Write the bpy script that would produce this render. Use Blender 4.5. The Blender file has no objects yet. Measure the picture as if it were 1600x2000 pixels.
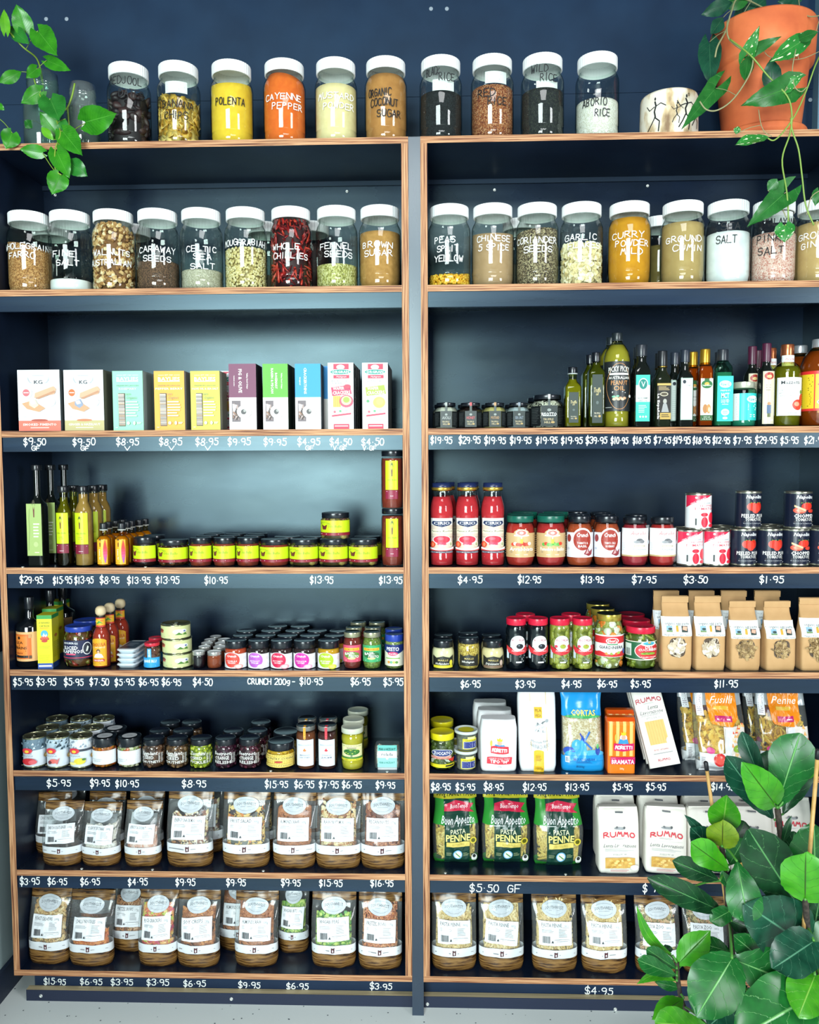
import bpy, bmesh, math, random
from mathutils import Vector, Matrix, noise
from mathutils.geometry import tessellate_polygon
SC = bpy.context.scene
COL = SC.collection
rnd = random.Random(7)
PI = math.pi

# ---------------------------------------------------------------- camera
EYE = 1.541          # lens height above the floor
DIST = 2.19          # lens to the front plane of the shelving (y = 0)
F = 1600.0           # focal length in pixels of the 1600 x 2000 frame
yaw, pitch, roll = -0.0330874, -0.06099199, -0.00484809
_fw = Vector((math.sin(yaw)*math.cos(pitch), math.cos(yaw)*math.cos(pitch), math.sin(pitch)))
_rt = Vector((math.cos(yaw), -math.sin(yaw), 0))
_up = _rt.cross(_fw)
RT = _rt*math.cos(roll) + _up*math.sin(roll)
UP = -_rt*math.sin(roll) + _up*math.cos(roll)
cam = bpy.data.cameras.new('camera')
cam.sensor_fit = 'HORIZONTAL'; cam.sensor_width = 36; cam.lens = 36*F/1600
cam.clip_start = 0.05
camo = bpy.data.objects.new('camera', cam); COL.objects.link(camo)
m = Matrix((RT, UP, -_fw)).transposed().to_4x4(); m.translation = (0, -DIST, EYE)
camo.matrix_world = m
SC.camera = camo

# ---------------------------------------------------------------- light
w = bpy.data.worlds.new('world'); SC.world = w; w.use_nodes = True
w.node_tree.nodes['Background'].inputs[0].default_value = (0.78, 0.86, 1.0, 1)
w.node_tree.nodes['Background'].inputs[1].default_value = 0.085
def area(name, loc, target, sx, sy, power, col):
    l = bpy.data.lights.new(name, 'AREA'); l.shape = 'RECTANGLE'; l.size = sx; l.size_y = sy
    l.energy = power; l.color = col
    o = bpy.data.objects.new(name, l); COL.objects.link(o); o.location = loc
    o.rotation_euler = (Vector(target)-Vector(loc)).to_track_quat('-Z', 'Y').to_euler()
    return o
area('shopfront_window', (-1.45, -6.0, 1.95), (-0.3, 0, 1.4), 2.4, 2.5, 430, (0.86, 1.0, 0.99))
area('side_fill', (3.3, -3.6, 2.0), (0.0, 0, 1.2), 1.0, 1.6, 95, (0.95, 0.98, 1.0))  # added fill lamp from the right, lifts the dark box sides
area('overhead_fill', (0.2, -2.4, 3.05), (0.2, -2.0, 0), 1.2, 1.2, 42, (0.97, 0.99, 1.0))  # unseen lamp added overhead to brighten the floor and lid tops
SC.view_settings.view_transform = 'Standard'
SC.view_settings.look = 'None'
SC.view_settings.exposure = 0.08
SC.view_settings.gamma = 1.0
SC.view_settings.use_curve_mapping = False
SC.cycles.transparent_max_bounces = 24
SC.cycles.max_bounces = 6

# ---------------------------------------------------------------- pixel <-> place
def ray(px, py):
    d = RT*((px-800)/F) - UP*((py-1000)/F) + _fw
    return d
def at(px, py, Y):
    d = ray(px, py); t = (DIST+Y)/d.y
    return Vector((d.x*t, Y, EYE+d.z*t))
def onz(px, py, z):
    d = ray(px, py); t = (z-EYE)/d.z
    return Vector((d.x*t, -DIST+d.y*t, z))
Z = {i+1: EYE+v for i, v in enumerate((.8467, .4652, .0888, -.2832, -.5661, -.8495, -1.1337, -1.4241))}
ROWPX = {1: 262, 2: 555, 3: 838, 4: 1108, 5: 1310, 6: 1508, 7: 1706, 8: 1903}

# ---------------------------------------------------------------- materials
def lin(h):
    h = h.lstrip('#'); c = [int(h[i:i+2], 16)/255 for i in (0, 2, 4)]
    return tuple(((x/12.92) if x <= .04045 else ((x+.055)/1.055)**2.4) for x in c)+(1,)
MC = {}
def newmat(name):
    mt = bpy.data.materials.new(name); mt.use_nodes = True
    nt = mt.node_tree; b = nt.nodes['Principled BSDF']
    return mt, nt, b
def M(h, rough=.45, metal=0, spec=.5, coat=0):
    k = ('m', h, rough, metal, spec, coat)
    if k in MC: return MC[k]
    mt, nt, b = newmat('paint_'+h)
    c = lin(h)
    b.inputs['Base Color'].default_value = c
    b.inputs['Roughness'].default_value = rough; b.inputs['Metallic'].default_value = metal
    b.inputs['Specular IOR Level'].default_value = spec; b.inputs['Coat Weight'].default_value = coat
    MC[k] = mt; return mt
def ramp(nt, stops, fac, const=False):
    r = nt.nodes.new('ShaderNodeValToRGB'); e = r.color_ramp.elements
    if const: r.color_ramp.interpolation = 'CONSTANT'
    while len(e) < len(stops): e.new(.5)
    for i, (p, c) in enumerate(stops):
        e[i].position = p; e[i].color = lin(c)
    nt.links.new(fac, r.inputs[0]); return r.outputs[0]
def coords(nt, scale=(1, 1, 1), kind='Object'):
    t = nt.nodes.new('ShaderNodeTexCoord'); mp = nt.nodes.new('ShaderNodeMapping')
    mp.inputs['Scale'].default_value = scale
    nt.links.new(t.outputs[kind], mp.inputs[0]); return mp.outputs[0]
def bump(nt, b, h, strength=.3, dist=.002):
    n = nt.nodes.new('ShaderNodeBump'); n.inputs['Strength'].default_value = strength
    n.inputs['Distance'].default_value = dist
    nt.links.new(h, n.inputs['Height']); nt.links.new(n.outputs[0], b.inputs['Normal'])
def grain(stops, scale=500, rough=.8, bmp=.6, stretch=(1, 1, 1), const=True):
    k = ('g', tuple(stops), scale, rough, stretch)
    if k in MC: return MC[k]
    mt, nt, b = newmat('grain_'+stops[0][1:])
    v = nt.nodes.new('ShaderNodeTexVoronoi'); v.inputs['Scale'].default_value = scale
    nt.links.new(coords(nt, stretch), v.inputs['Vector'])
    s = nt.nodes.new('ShaderNodeSeparateColor'); nt.links.new(v.outputs['Color'], s.inputs[0])
    n = len(stops)
    c = ramp(nt, [(i/n, h) for i, h in enumerate(stops)], s.outputs[0], const)
    nt.links.new(c, b.inputs['Base Color']); b.inputs['Roughness'].default_value = rough
    iv = nt.nodes.new('ShaderNodeMath'); iv.operation = 'SUBTRACT'; iv.inputs[0].default_value = 1
    nt.links.new(v.outputs['Distance'], iv.inputs[1])
    bump(nt, b, iv.outputs[0], bmp, .003)
    MC[k] = mt; return mt
def powder(c1, c2, scale=60, rough=.85):
    k = ('p', c1, c2, scale)
    if k in MC: return MC[k]
    mt, nt, b = newmat('powder_'+c1[1:])
    n = nt.nodes.new('ShaderNodeTexNoise'); n.inputs['Scale'].default_value = scale; n.inputs['Detail'].default_value = 6
    nt.links.new(coords(nt), n.inputs['Vector'])
    nt.links.new(ramp(nt, [(.35, c1), (.68, c2)], n.outputs[0]), b.inputs['Base Color'])
    b.inputs['Roughness'].default_value = rough
    MC[k] = mt; return mt
def glass(tint='#f8fcfa', edge='#8fa8a0', refl=1.0, rough=.02, body=0.0, k0=.05):
    k = ('gl', tint, edge, refl, rough, body)
    if k in MC: return MC[k]
    mt = bpy.data.materials.new('clear_'+tint[1:]); mt.use_nodes = True; nt = mt.node_tree
    for n in list(nt.nodes):
        if n.type != 'OUTPUT_MATERIAL': nt.nodes.remove(n)
    out = nt.nodes['Material Output']
    N = nt.nodes.new
    geo = N('ShaderNodeNewGeometry'); dot = N('ShaderNodeVectorMath'); dot.operation = 'DOT_PRODUCT'
    nt.links.new(geo.outputs['Normal'], dot.inputs[0]); nt.links.new(geo.outputs['Incoming'], dot.inputs[1])
    ab = N('ShaderNodeMath'); ab.operation = 'ABSOLUTE'; nt.links.new(dot.outputs['Value'], ab.inputs[0])
    iv = N('ShaderNodeMath'); iv.operation = 'SUBTRACT'; iv.inputs[0].default_value = 1; nt.links.new(ab.outputs[0], iv.inputs[1])
    p5 = N('ShaderNodeMath'); p5.operation = 'POWER'; p5.inputs[1].default_value = 4; nt.links.new(iv.outputs[0], p5.inputs[0])
    fr = N('ShaderNodeMath'); fr.operation = 'MULTIPLY_ADD'; fr.inputs[1].default_value = .8*refl; fr.inputs[2].default_value = k0*refl
    fr.use_clamp = True
    nt.links.new(p5.outputs[0], fr.inputs[0])
    p2 = N('ShaderNodeMath'); p2.operation = 'POWER'; p2.inputs[1].default_value = 3; nt.links.new(iv.outputs[0], p2.inputs[0])
    mx = N('ShaderNodeMix'); mx.data_type = 'RGBA'
    mx.inputs[6].default_value = lin(tint); mx.inputs[7].default_value = lin(edge)
    nt.links.new(p2.outputs[0], mx.inputs[0])
    tr = N('ShaderNodeBsdfTransparent'); nt.links.new(mx.outputs[2], tr.inputs[0])
    last = tr.outputs[0]
    if body > 0:
        df = N('ShaderNodeBsdfDiffuse'); df.inputs[0].default_value = lin(tint)
        m0 = N('ShaderNodeMixShader'); m0.inputs[0].default_value = body
        nt.links.new(last, m0.inputs[1]); nt.links.new(df.outputs[0], m0.inputs[2]); last = m0.outputs[0]
    gl = N('ShaderNodeBsdfGlossy'); gl.inputs['Roughness'].default_value = rough
    ms = N('ShaderNodeMixShader'); nt.links.new(fr.outputs[0], ms.inputs[0])
    nt.links.new(last, ms.inputs[1]); nt.links.new(gl.outputs[0], ms.inputs[2])
    nt.links.new(ms.outputs[0], out.inputs[0])
    MC[k] = mt; return mt
def navy(name='navy', c1='#1b2740', c2='#22324c', rough=.42, spec=.5, sc=(3, 3, 3), tint=(.46, .66, .72, 1)):
    k = (name, c1)
    if k in MC: return MC[k]
    mt, nt, b = newmat(name)
    n = nt.nodes.new('ShaderNodeTexNoise'); n.inputs['Scale'].default_value = 2; n.inputs['Detail'].default_value = 5
    n.inputs['Roughness'].default_value = .5
    nt.links.new(coords(nt, sc), n.inputs['Vector'])
    nt.links.new(ramp(nt, [(.35, c1), (.7, c2)], n.outputs[0]), b.inputs['Base Color'])
    r = nt.nodes.new('ShaderNodeMapRange'); r.inputs[3].default_value = rough-.07; r.inputs[4].default_value = rough+.1
    n2 = nt.nodes.new('ShaderNodeTexNoise'); n2.inputs['Scale'].default_value = 2.2; n2.inputs['Detail'].default_value = 6
    nt.links.new(coords(nt, sc), n2.inputs['Vector'])
    nt.links.new(n2.outputs[0], r.inputs[0]); nt.links.new(r.outputs[0], b.inputs['Roughness'])
    b.inputs['Specular IOR Level'].default_value = spec; b.inputs['Specular Tint'].default_value = tint
    MC[k] = mt; return mt
def ply(axis):
    # bare plywood edge: plies stacked along one axis, grain running along the board
    k = ('ply', axis)
    if k in MC: return MC[k]
    mt, nt, b = newmat('plywood_edge_'+'xyz'[axis])
    sc = [5, 5, 5]; sc[axis] = 430
    n = nt.nodes.new('ShaderNodeTexNoise'); n.inputs['Scale'].default_value = 1; n.inputs['Detail'].default_value = 3
    n.inputs['Roughness'].default_value = .6; n.inputs['Distortion'].default_value = .3
    nt.links.new(coords(nt, sc), n.inputs['Vector'])
    c = ramp(nt, [(.32, '#2c120a'), (.42, '#7a4428'), (.50, '#b07c52'), (.60, '#d0a076'), (.72, '#9a6640')], n.outputs[0])
    nt.links.new(c, b.inputs['Base Color']); b.inputs['Roughness'].default_value = .6
    MC[k] = mt; return mt
def woodprint():
    if 'wp' in MC: return MC['wp']
    mt, nt, b = newmat('wood_grain_print')
    n = nt.nodes.new('ShaderNodeTexNoise'); n.inputs['Scale'].default_value = 1; n.inputs['Detail'].default_value = 4; n.inputs['Distortion'].default_value = 1.2
    nt.links.new(coords(nt, (14, 14, 170)), n.inputs['Vector'])
    nt.links.new(ramp(nt, [(.36, '#2a180a'), (.45, '#5f4122'), (.6, '#8a6738'), (.75, '#a58150')], n.outputs[0]), b.inputs['Base Color'])
    b.inputs['Roughness'].default_value = .22
    MC['wp'] = mt; return mt
METAL = M('#c9c7b8', .22, 1)
GOLD = M('#c9a24a', .25, 1)
WHITE = M('#f4f6f6', .4)
GLASS = glass()
FILM = glass('#f2f7f7', '#a9b8b8', 1.1, .12, .05)

# ---------------------------------------------------------------- mesh helpers
def mesh(name, verts, faces, mats, mi=None, smooth=False):
    me = bpy.data.meshes.new(name); me.from_pydata([tuple(v) for v in verts], [], faces)
    for mt in mats: me.materials.append(mt)
    if mi: me.polygons.foreach_set('material_index', mi)
    if smooth: me.polygons.foreach_set('use_smooth', [True]*len(faces))
    me.update(); return me
class G:
    """collects geometry for one mesh"""
    def __init__(s): s.v = []; s.f = []; s.m = []; s.mats = []; s.sm = []
    def mat(s, mt):
        if mt not in s.mats: s.mats.append(mt)
        return s.mats.index(mt)
    def add(s, verts, faces, mt, smooth=False):
        o = len(s.v); s.v += [tuple(v) for v in verts]; i = s.mat(mt)
        for f in faces: s.f.append([a+o for a in f]); s.m.append(i); s.sm.append(smooth)
    def box(s, x0, x1, y0, y1, z0, z1, mt, front=None):
        v = [(x, y, z) for x in (x0, x1) for y in (y0, y1) for z in (z0, z1)]
        fs = [(0, 1, 3, 2), (4, 6, 7, 5), (2, 3, 7, 6), (0, 2, 6, 4), (1, 5, 7, 3)]
        s.add(v, fs, mt); s.add(v, [(0, 4, 5, 1)], front or mt)
    def mesh(s, name):
        me = bpy.data.meshes.new(name); me.from_pydata(s.v, [], s.f)
        for mt in s.mats: me.materials.append(mt)
        me.polygons.foreach_set('material_index', s.m); me.polygons.foreach_set('use_smooth', s.sm)
        me.update(); return me
def link(name, me, parent=None, loc=(0, 0, 0), rot=(0, 0, 0), **kw):
    o = bpy.data.objects.new(name, me); COL.objects.link(o)
    o.location = loc; o.rotation_euler = rot
    if parent: o.parent = parent
    for k, v in kw.items():
        if v: o[k] = v
    return o
def sup(a, n):
    c, s_ = math.cos(a), math.sin(a)
    if n == 2: return c, s_
    return math.copysign(abs(c)**(2/n), c), math.copysign(abs(s_)**(2/n), s_)
def lathe(prof, mt, seg=28, n=2, g=None, dx=1, dy=1, rib=0, smooth=True, off=(0, 0, 0)):
    """prof: (r, z[, n]) rings; rings with r=0 close"""
    own = g is None
    g = g or G(); v = []; f = []; idx = []
    for p in prof:
        r, z = p[0], p[1]; nn = p[2] if len(p) > 2 else n
        if r <= 1e-6:
            idx.append([len(v)]); v.append((off[0], off[1], z+off[2]))
        else:
            row = []
            for i in range(seg):
                cx, cy = sup(2*PI*(i+.5)/seg, nn)
                rr = r*(1+(rib if i % 2 else 0)) if rib else r
                row.append(len(v)); v.append((off[0]+rr*cx*dx, off[1]+rr*cy*dy, z+off[2]))
            idx.append(row)
    for a, b in zip(idx, idx[1:]):
        if len(a) == 1 and len(b) == 1: continue
        if len(a) == 1: f += [(a[0], b[i], b[(i+1) % seg])[::-1] for i in range(seg)]
        elif len(b) == 1: f += [(a[i], a[(i+1) % seg], b[0]) for i in range(seg)]
        else: f += [(a[i], a[(i+1) % seg], b[(i+1) % seg], b[i]) for i in range(seg)]
    g.add(v, f, mt, smooth)
    return g.mesh('lathe') if own else g
def tube(g, pts, r, mt, seg=7, caps=True):
    pts = [Vector(p) for p in pts]; n = len(pts); v = []; f = []
    rr = r if isinstance(r, (list, tuple)) else [r]*n
    up = Vector((0.3, 1, .2)).normalized()
    for i, p in enumerate(pts):
        t = (pts[min(i+1, n-1)]-pts[max(i-1, 0)])
        t = t.normalized() if t.length > 1e-9 else Vector((0, 0, 1))
        a = t.cross(up); a = a.normalized() if a.length > 1e-4 else Vector((1, 0, 0)); b = t.cross(a)
        for k in range(seg):
            an = 2*PI*k/seg; v.append(p+(a*math.cos(an)+b*math.sin(an))*rr[i])
    for i in range(n-1):
        for k in range(seg):
            f.append((i*seg+k, i*seg+(k+1) % seg, (i+1)*seg+(k+1) % seg, (i+1)*seg+k))
    if caps: f.append(list(range(seg))[::-1]); f.append([(n-1)*seg+k for k in range(seg)])
    g.add(v, f, mt, True)
def smoothpts(p, sub=4):
    p = [Vector(q) for q in p]; out = []
    for i in range(len(p)-1):
        a, b, c, d = p[max(i-1, 0)], p[i], p[i+1], p[min(i+2, len(p)-1)]
        for k in range(sub):
            t = k/sub
            out.append(.5*((2*b)+(c-a)*t+(2*a-5*b+4*c-d)*t*t+(3*b-a-3*c+d)*t**3))
    out.append(p[-1]); return out

# ---------------------------------------------------------------- lettering
FONT = {'A': '00 26 40;12 32', 'B': '00 06 26 35 34 23 03;23 32 31 20 00', 'C': '45 36 16 04 02 10 30 41', 'D': '00 06 26 44 42 20 00',
 'E': '40 00 06 46;03 33', 'F': '00 06 46;03 33', 'G': '45 36 16 04 02 10 30 41 43 23', 'H': '00 06;40 46;03 43', 'I': '10 16',
 'J': '01 10 20 31 36', 'K': '00 06;46 03 40', 'L': '06 00 40', 'M': '00 16 23 36 40', 'N': '00 06 40 46',
 'O': '16 04 02 10 30 42 44 36 16', 'P': '00 06 26 35 34 23 03', 'Q': '16 04 02 10 30 42 44 36 16;22 40', 'R': '00 06 26 35 34 23 03;13 40',
 'S': '45 36 16 05 04 13 33 42 41 30 10 01', 'T': '06 46;26 20', 'U': '06 02 10 30 42 46', 'V': '06 20 46', 'W': '06 10 24 30 46',
 'X': '06 40;46 00', 'Y': '06 23 46;23 20', 'Z': '06 46 00 40', '0': '16 04 02 10 30 42 44 36 16', '1': '10 16',
 '2': '05 16 36 45 44 00 40', '3': '05 16 36 45 44 23 33 42 41 30 10 01', '4': '30 36 02 42', '5': '46 16 14 34 43 41 30 10 01',
 '6': '36 15 02 01 10 30 41 42 33 13 02', '7': '06 46 20', '8': '23 14 15 26 36 45 44 23 02 01 10 30 41 42 23',
 '9': '44 33 13 04 05 16 36 45 44 42 30', '.': '23 23', '-': '03 33', 'g': '44 24 03 02 11 31 42;44 41 3. 1.', ' ': ''}
def hand_strokes(s, rng, jit=.35):
    out = []; x = 0
    for ch in s:
        w_ = 2.2 if ch in 'I1.' else (2.6 if ch == ' ' else 4)
        dy = rng.uniform(-jit, jit); k = rng.uniform(.92, 1.08)
        if ch == '$':
            st = FONT['S']+';'
            st = [[(int(p[0])*.9, int(p[1])) for p in q.split()] for q in st.split(';') if q]
            st.append([(2, 7.3), (1.7, -1.6)])
        else:
            st = [[(float(p[0]), -1.5 if p[1] == '.' else float(p[1])) for p in q.split()] for q in FONT.get(ch, '').split(';') if q]
            if ch == '.': st = [[(1, 2.6), (1.15, 2.5)]]
            if ch in 'I1': st = [[(a-.2, b) for a, b in q] for q in st]
        for q in st: out.append([(x+a*k, b*k+dy) for a, b in q])
        x += w_+1.35
    return out, max(x-1.35, 1)
TC = {}
def text_geo(s, bold=0, shear=0, sp=1.0):
    k = (s, bold, shear, sp)
    if k in TC: return TC[k]
    c = bpy.data.curves.new('t', 'FONT'); c.body = s; c.size = 1; c.resolution_u = 1 if len(s) > 5 else 2
    c.offset = bold; c.shear = shear; c.fill_mode = 'FRONT'; c.space_character = sp
    o = bpy.data.objects.new('t', c); me = bpy.data.meshes.new_from_object(o)
    v = [(p.co.x, p.co.y) for p in me.vertices]; f = [list(p.vertices) for p in me.polygons]
    bpy.data.objects.remove(o); bpy.data.curves.remove(c); bpy.data.meshes.remove(me)
    if not v: v = [(0, 0), (1, 1)]; f = []
    x0 = min(p[0] for p in v); x1 = max(p[0] for p in v)
    v = [((p[0]-x0), p[1]) for p in v]
    TC[k] = (v, f, x1-x0); return TC[k]

QZ = [.03]
class Canvas:
    """flat print in 0..1 label coordinates, later wrapped on a surface; W,H in metres"""
    def __init__(s, W, H): s.W = W; s.H = H; s.L = []; s.n = 0; s.k = 0; s.q = .0042; s.qz = QZ[0]
    def put(s, v, f, c): s.L.append((v, f, c, s.n)); s.n += 1
    def same(s, v, f, c): s.L.append((v, f, c, max(s.n-1, 0)))
    def R(s, x0, y0, x1, y1, c):
        n = max(1, math.ceil(abs(x1-x0)*s.W/s.q)); mrow = max(1, math.ceil(abs(y1-y0)*s.H/s.qz)); v = []; f = []
        for j in range(mrow+1):
            for i in range(n+1): v.append((x0+(x1-x0)*i/n, y0+(y1-y0)*j/mrow))
        for j in range(mrow):
            for i in range(n): a = j*(n+1)+i; f.append((a, a+1, a+n+2, a+n+1))
        s.put(v, f, c)
    def E(s, cx, cy, rx, ry, c, n=20):
        k2 = max(8, math.ceil(rx*2*s.W/s.q)); m = max(1, math.ceil(ry*2*s.H/s.qz)); v = []; f = []
        for i in range(k2+1):
            t = -math.cos(PI*i/k2); h = math.sqrt(max(0, 1-t*t))
            v += [(cx+rx*t, cy+ry*h*(2*j/m-1)) for j in range(m+1)]
        for i in range(k2):
            for j in range(m): a = i*(m+1)+j; f.append((a, a+m+1, a+m+2, a+1))
        s.put(v, f, c)
    def P(s, pts, c):
        t = tessellate_polygon([[Vector((a, b, 0)) for a, b in pts]])
        f = []
        for q in t:
            a, b, d = [pts[i] for i in q]
            cr = (b[0]-a[0])*(d[1]-a[1])-(b[1]-a[1])*(d[0]-a[0])
            f.append(tuple(q) if cr > 0 else tuple(q)[::-1])
        s.put(*s.sub(list(pts), f), c)
    def sub(s, v, f):
        lim = s.q*1.3; kz = min(1, s.q/s.qz)
        for _ in range(8):
            out = []; mid = {}; done = True
            for t3 in f:
                if len(t3) > 3: out.append(t3); continue
                L, i = max((abs(v[t3[i]][0]-v[t3[(i+1) % 3]][0])*s.W+abs(v[t3[i]][1]-v[t3[(i+1) % 3]][1])*s.H*kz, i) for i in range(3))
                if L <= lim: out.append(t3); continue
                done = False; a, b, d = t3[i], t3[(i+1) % 3], t3[(i+2) % 3]; k = (min(a, b), max(a, b))
                if k not in mid: mid[k] = len(v); v.append(((v[a][0]+v[b][0])/2, (v[a][1]+v[b][1])/2))
                out += [(a, mid[k], d), (mid[k], b, d)]
            f = out
            if done: break
        return v, f
    def T(s, t, cx, cy, h, c, w=None, b=0, sh=0, rot=0, curve=0):
        v, f, wd = text_geo(t, b*.45, sh); k = h*s.H/.7
        kx = k if w is None else w*s.W/max(wd, .01)
        o = []
        for a, d in v:
            X = (a-wd/2)*kx; Y = d*k-h*s.H/2
            if curve: Y -= curve*s.H*((X/(wd*kx/2))**2-.4)
            if rot: X, Y = X*math.cos(rot)-Y*math.sin(rot), X*math.sin(rot)+Y*math.cos(rot)
            o.append((cx+X/s.W, cy+Y/s.H))
        if h*s.H > .0085 and s.q < 1: o, f = s.sub(o, [t for t in f])
        s.put(o, f, c)
    def Ln(s, pts, wd, c, cap=True):
        """poly line, width in metres"""
        v = []; f = []
        P_ = [(a*s.W, b*s.H) for a, b in pts]
        for (ax, ay), (bx, by) in zip(P_, P_[1:]):
            dx, dy = bx-ax, by-ay; l = math.hypot(dx, dy) or 1e-9
            if l < 1e-8: dx, dy, l = 1, 0, 1
            nx, ny = -dy/l*wd/2, dx/l*wd/2; o = len(v)
            v += [(ax-nx, ay-ny), (bx-nx, by-ny), (bx+nx, by+ny), (ax+nx, ay+ny)]
            f.append((o, o+1, o+2, o+3))
        nb = max(s.n-1, 0)
        for i, q in enumerate(f): s.L.append(([(v[k][0]/s.W, v[k][1]/s.H) for k in q], [(0, 1, 2, 3)], c, nb+.06*(s.k % 13))); s.k += 1
        if cap:
            for ax, ay in P_:
                s.L.append(([((ax+wd/2*math.cos(PI/3*k))/s.W, (ay+wd/2*math.sin(PI/3*k))/s.H) for k in range(6)], [tuple(range(6))], c, nb+.06*(s.k % 13)+.03)); s.k += 1
    def Hn(s, t, cx, cy, h, c, w=None, wd=.0018, seed=0, slant=0, jit=.35, curve=0):
        st, tw = hand_strokes(t, random.Random(seed+hash_(t)), jit); k = h*s.H/6; kx = k*.85 if w is None else w*s.W/tw
        s.n += 1
        for q in st:
            s.Ln([(cx+((a-tw/2)*kx+slant*b*k)/s.W, cy+((b-3)*k)/s.H-curve*(((a-tw/2)*kx/s.W)**2*4-.3)) for a, b in q], wd, c)
    def Fl(s, x0, y0, x1, y1, n, c, fill=.45):
        r = random.Random(int(x0*1000+y0*777+n)); v = []; f = []
        for i in range(n):
            y = y1-(y1-y0)*(i+.5)/n; hh = (y1-y0)/n*fill/2; o = len(v)
            e = x1-(x1-x0)*(r.random()*.35 if n > 1 else 0)
            v += [(x0, y-hh), (e, y-hh), (e, y+hh), (x0, y+hh)]; f.append((o, o+1, o+2, o+3))
        s.put(v, f, c)
    def Bar(s, x0, y0, x1, y1, c='#222222'):
        x = x0; r = random.Random(3); v = []; f = []
        while x < x1:
            w_ = (x1-x0)*r.choice((.03, .05, .08)); o = len(v)
            v += [(x, y0), (x+w_, y0), (x+w_, y1), (x, y1)]; f.append((o, o+1, o+2, o+3)); x += w_+(x1-x0)*r.choice((.03, .05))
        s.put(v, f, c)
    def build(s, wrap, name='label', rough=.4, gap=.00016, base=.0003):
        g = G()
        for v, f, c, n in s.L:
            mt = c if not isinstance(c, str) else M(c, rough)
            g.add([wrap((a-.5)*s.W, (b-.5)*s.H, base+gap*n) for a, b in v], f, mt, False)
        return g.mesh(name)
def hash_(t):
    h = 7
    for ch in t: h = (h*31+ord(ch)) % 99991
    return h
def wcyl(R, zc, a0=0, k=1.0):
    # wrap on a cylinder of radius R; centre of the print faces -y turned by a0
    def f(x, z, o):
        t = x/R+a0; r = R+o
        return (r*math.sin(t), -r*math.cos(t)*k, zc+z)
    return f
def wflat(y, zc, xc=0):
    return lambda x, z, o: (xc+x, y-o, zc+z)
# ================================================================ structure
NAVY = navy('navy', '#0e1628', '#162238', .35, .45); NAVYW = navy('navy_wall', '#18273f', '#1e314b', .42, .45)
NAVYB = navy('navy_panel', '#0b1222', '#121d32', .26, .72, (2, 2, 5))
NAVYR = navy('navy_rail', '#101a2e', '#1a2840', .27, .85, (1, 1, 12))
BACK = .30
XL0, XL1, XR0, XR1 = -1.1954, -.0715, -.0397, 1.098
T = .017
def struct(name, g, **kw):
    return link(name, g.mesh(name), kind='structure', **kw)
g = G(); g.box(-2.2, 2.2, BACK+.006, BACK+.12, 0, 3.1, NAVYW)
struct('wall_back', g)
# shallow joint between the two sheets of the back wall
g = G(); zj = at(600, 193, BACK).z; g.box(-2.2, 1.3, BACK+.0035, BACK+.0062, zj+.0015, 2.9, NAVYW); struct('trim_3', g)
g = G()
terr, nt, b = newmat('speckled_vinyl')
v1 = nt.nodes.new('ShaderNodeTexVoronoi'); v1.inputs['Scale'].default_value = 55
nz = nt.nodes.new('ShaderNodeTexNoise'); nz.inputs['Scale'].default_value = 120; nz.inputs['Detail'].default_value = 2
cc = coords(nt, (1, 1, 1)); nt.links.new(cc, v1.inputs['Vector']); nt.links.new(cc, nz.inputs['Vector'])
c1 = ramp(nt, [(0, '#26323a'), (.09, '#4a5a60'), (.16, '#e3eae8')], v1.outputs['Distance'])
sp_ = nt.nodes.new('ShaderNodeSeparateColor'); nt.links.new(v1.outputs['Color'], sp_.inputs[0])
cm = ramp(nt, [(0, '#000000'), (.62, '#000000'), (.63, '#ffffff')], sp_.outputs[1], True)
mx = nt.nodes.new('ShaderNodeMix'); mx.data_type = 'RGBA'; mx.inputs[6].default_value = lin('#e3eae8')
nt.links.new(cm, mx.inputs[0]); nt.links.new(c1, mx.inputs[7]); nt.links.new(mx.outputs[2], b.inputs['Base Color'])
b.inputs['Roughness'].default_value = .45
g.add([(-2.2, -6.5, 0), (3.2, -6.5, 0), (3.2, .42, 0), (-2.2, .42, 0)], [(0, 1, 2, 3)], terr); struct('floor', g)
WL = -1.262
wallm = powder('#9fb6b8', '#a9bec0', 3, .7)
g = G(); g.box(WL-.1, WL, -3.0, BACK+.01, .0, 1.0, wallm); struct('wall_left', g)
g = G(); g.box(WL-.1, WL+.003, -3.0, BACK+.01, 1.0, 1.12, NAVY); struct('trim_4', g)
g = G(); g.box(WL, WL+.012, -3.0, BACK, 0, .085, M('#18243a', .5)); struct('baseboard_left', g)
g = G(); g.box(XL1, XR0, .004, .03, .0, Z[1]+.001, navy('navy_post', '#17243a', '#22344a', .27, 1.0, (3, 3, .6), (.85, .95, .95, 1))); struct('trim_1', g)
xt = at(1591, 120, BACK).x
g = G(); g.box(xt, xt+.06, BACK-.03, BACK+.006, Z[1]+.002, 3.1, M('#5e7d90', .5)); struct('trim_2', g)
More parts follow.
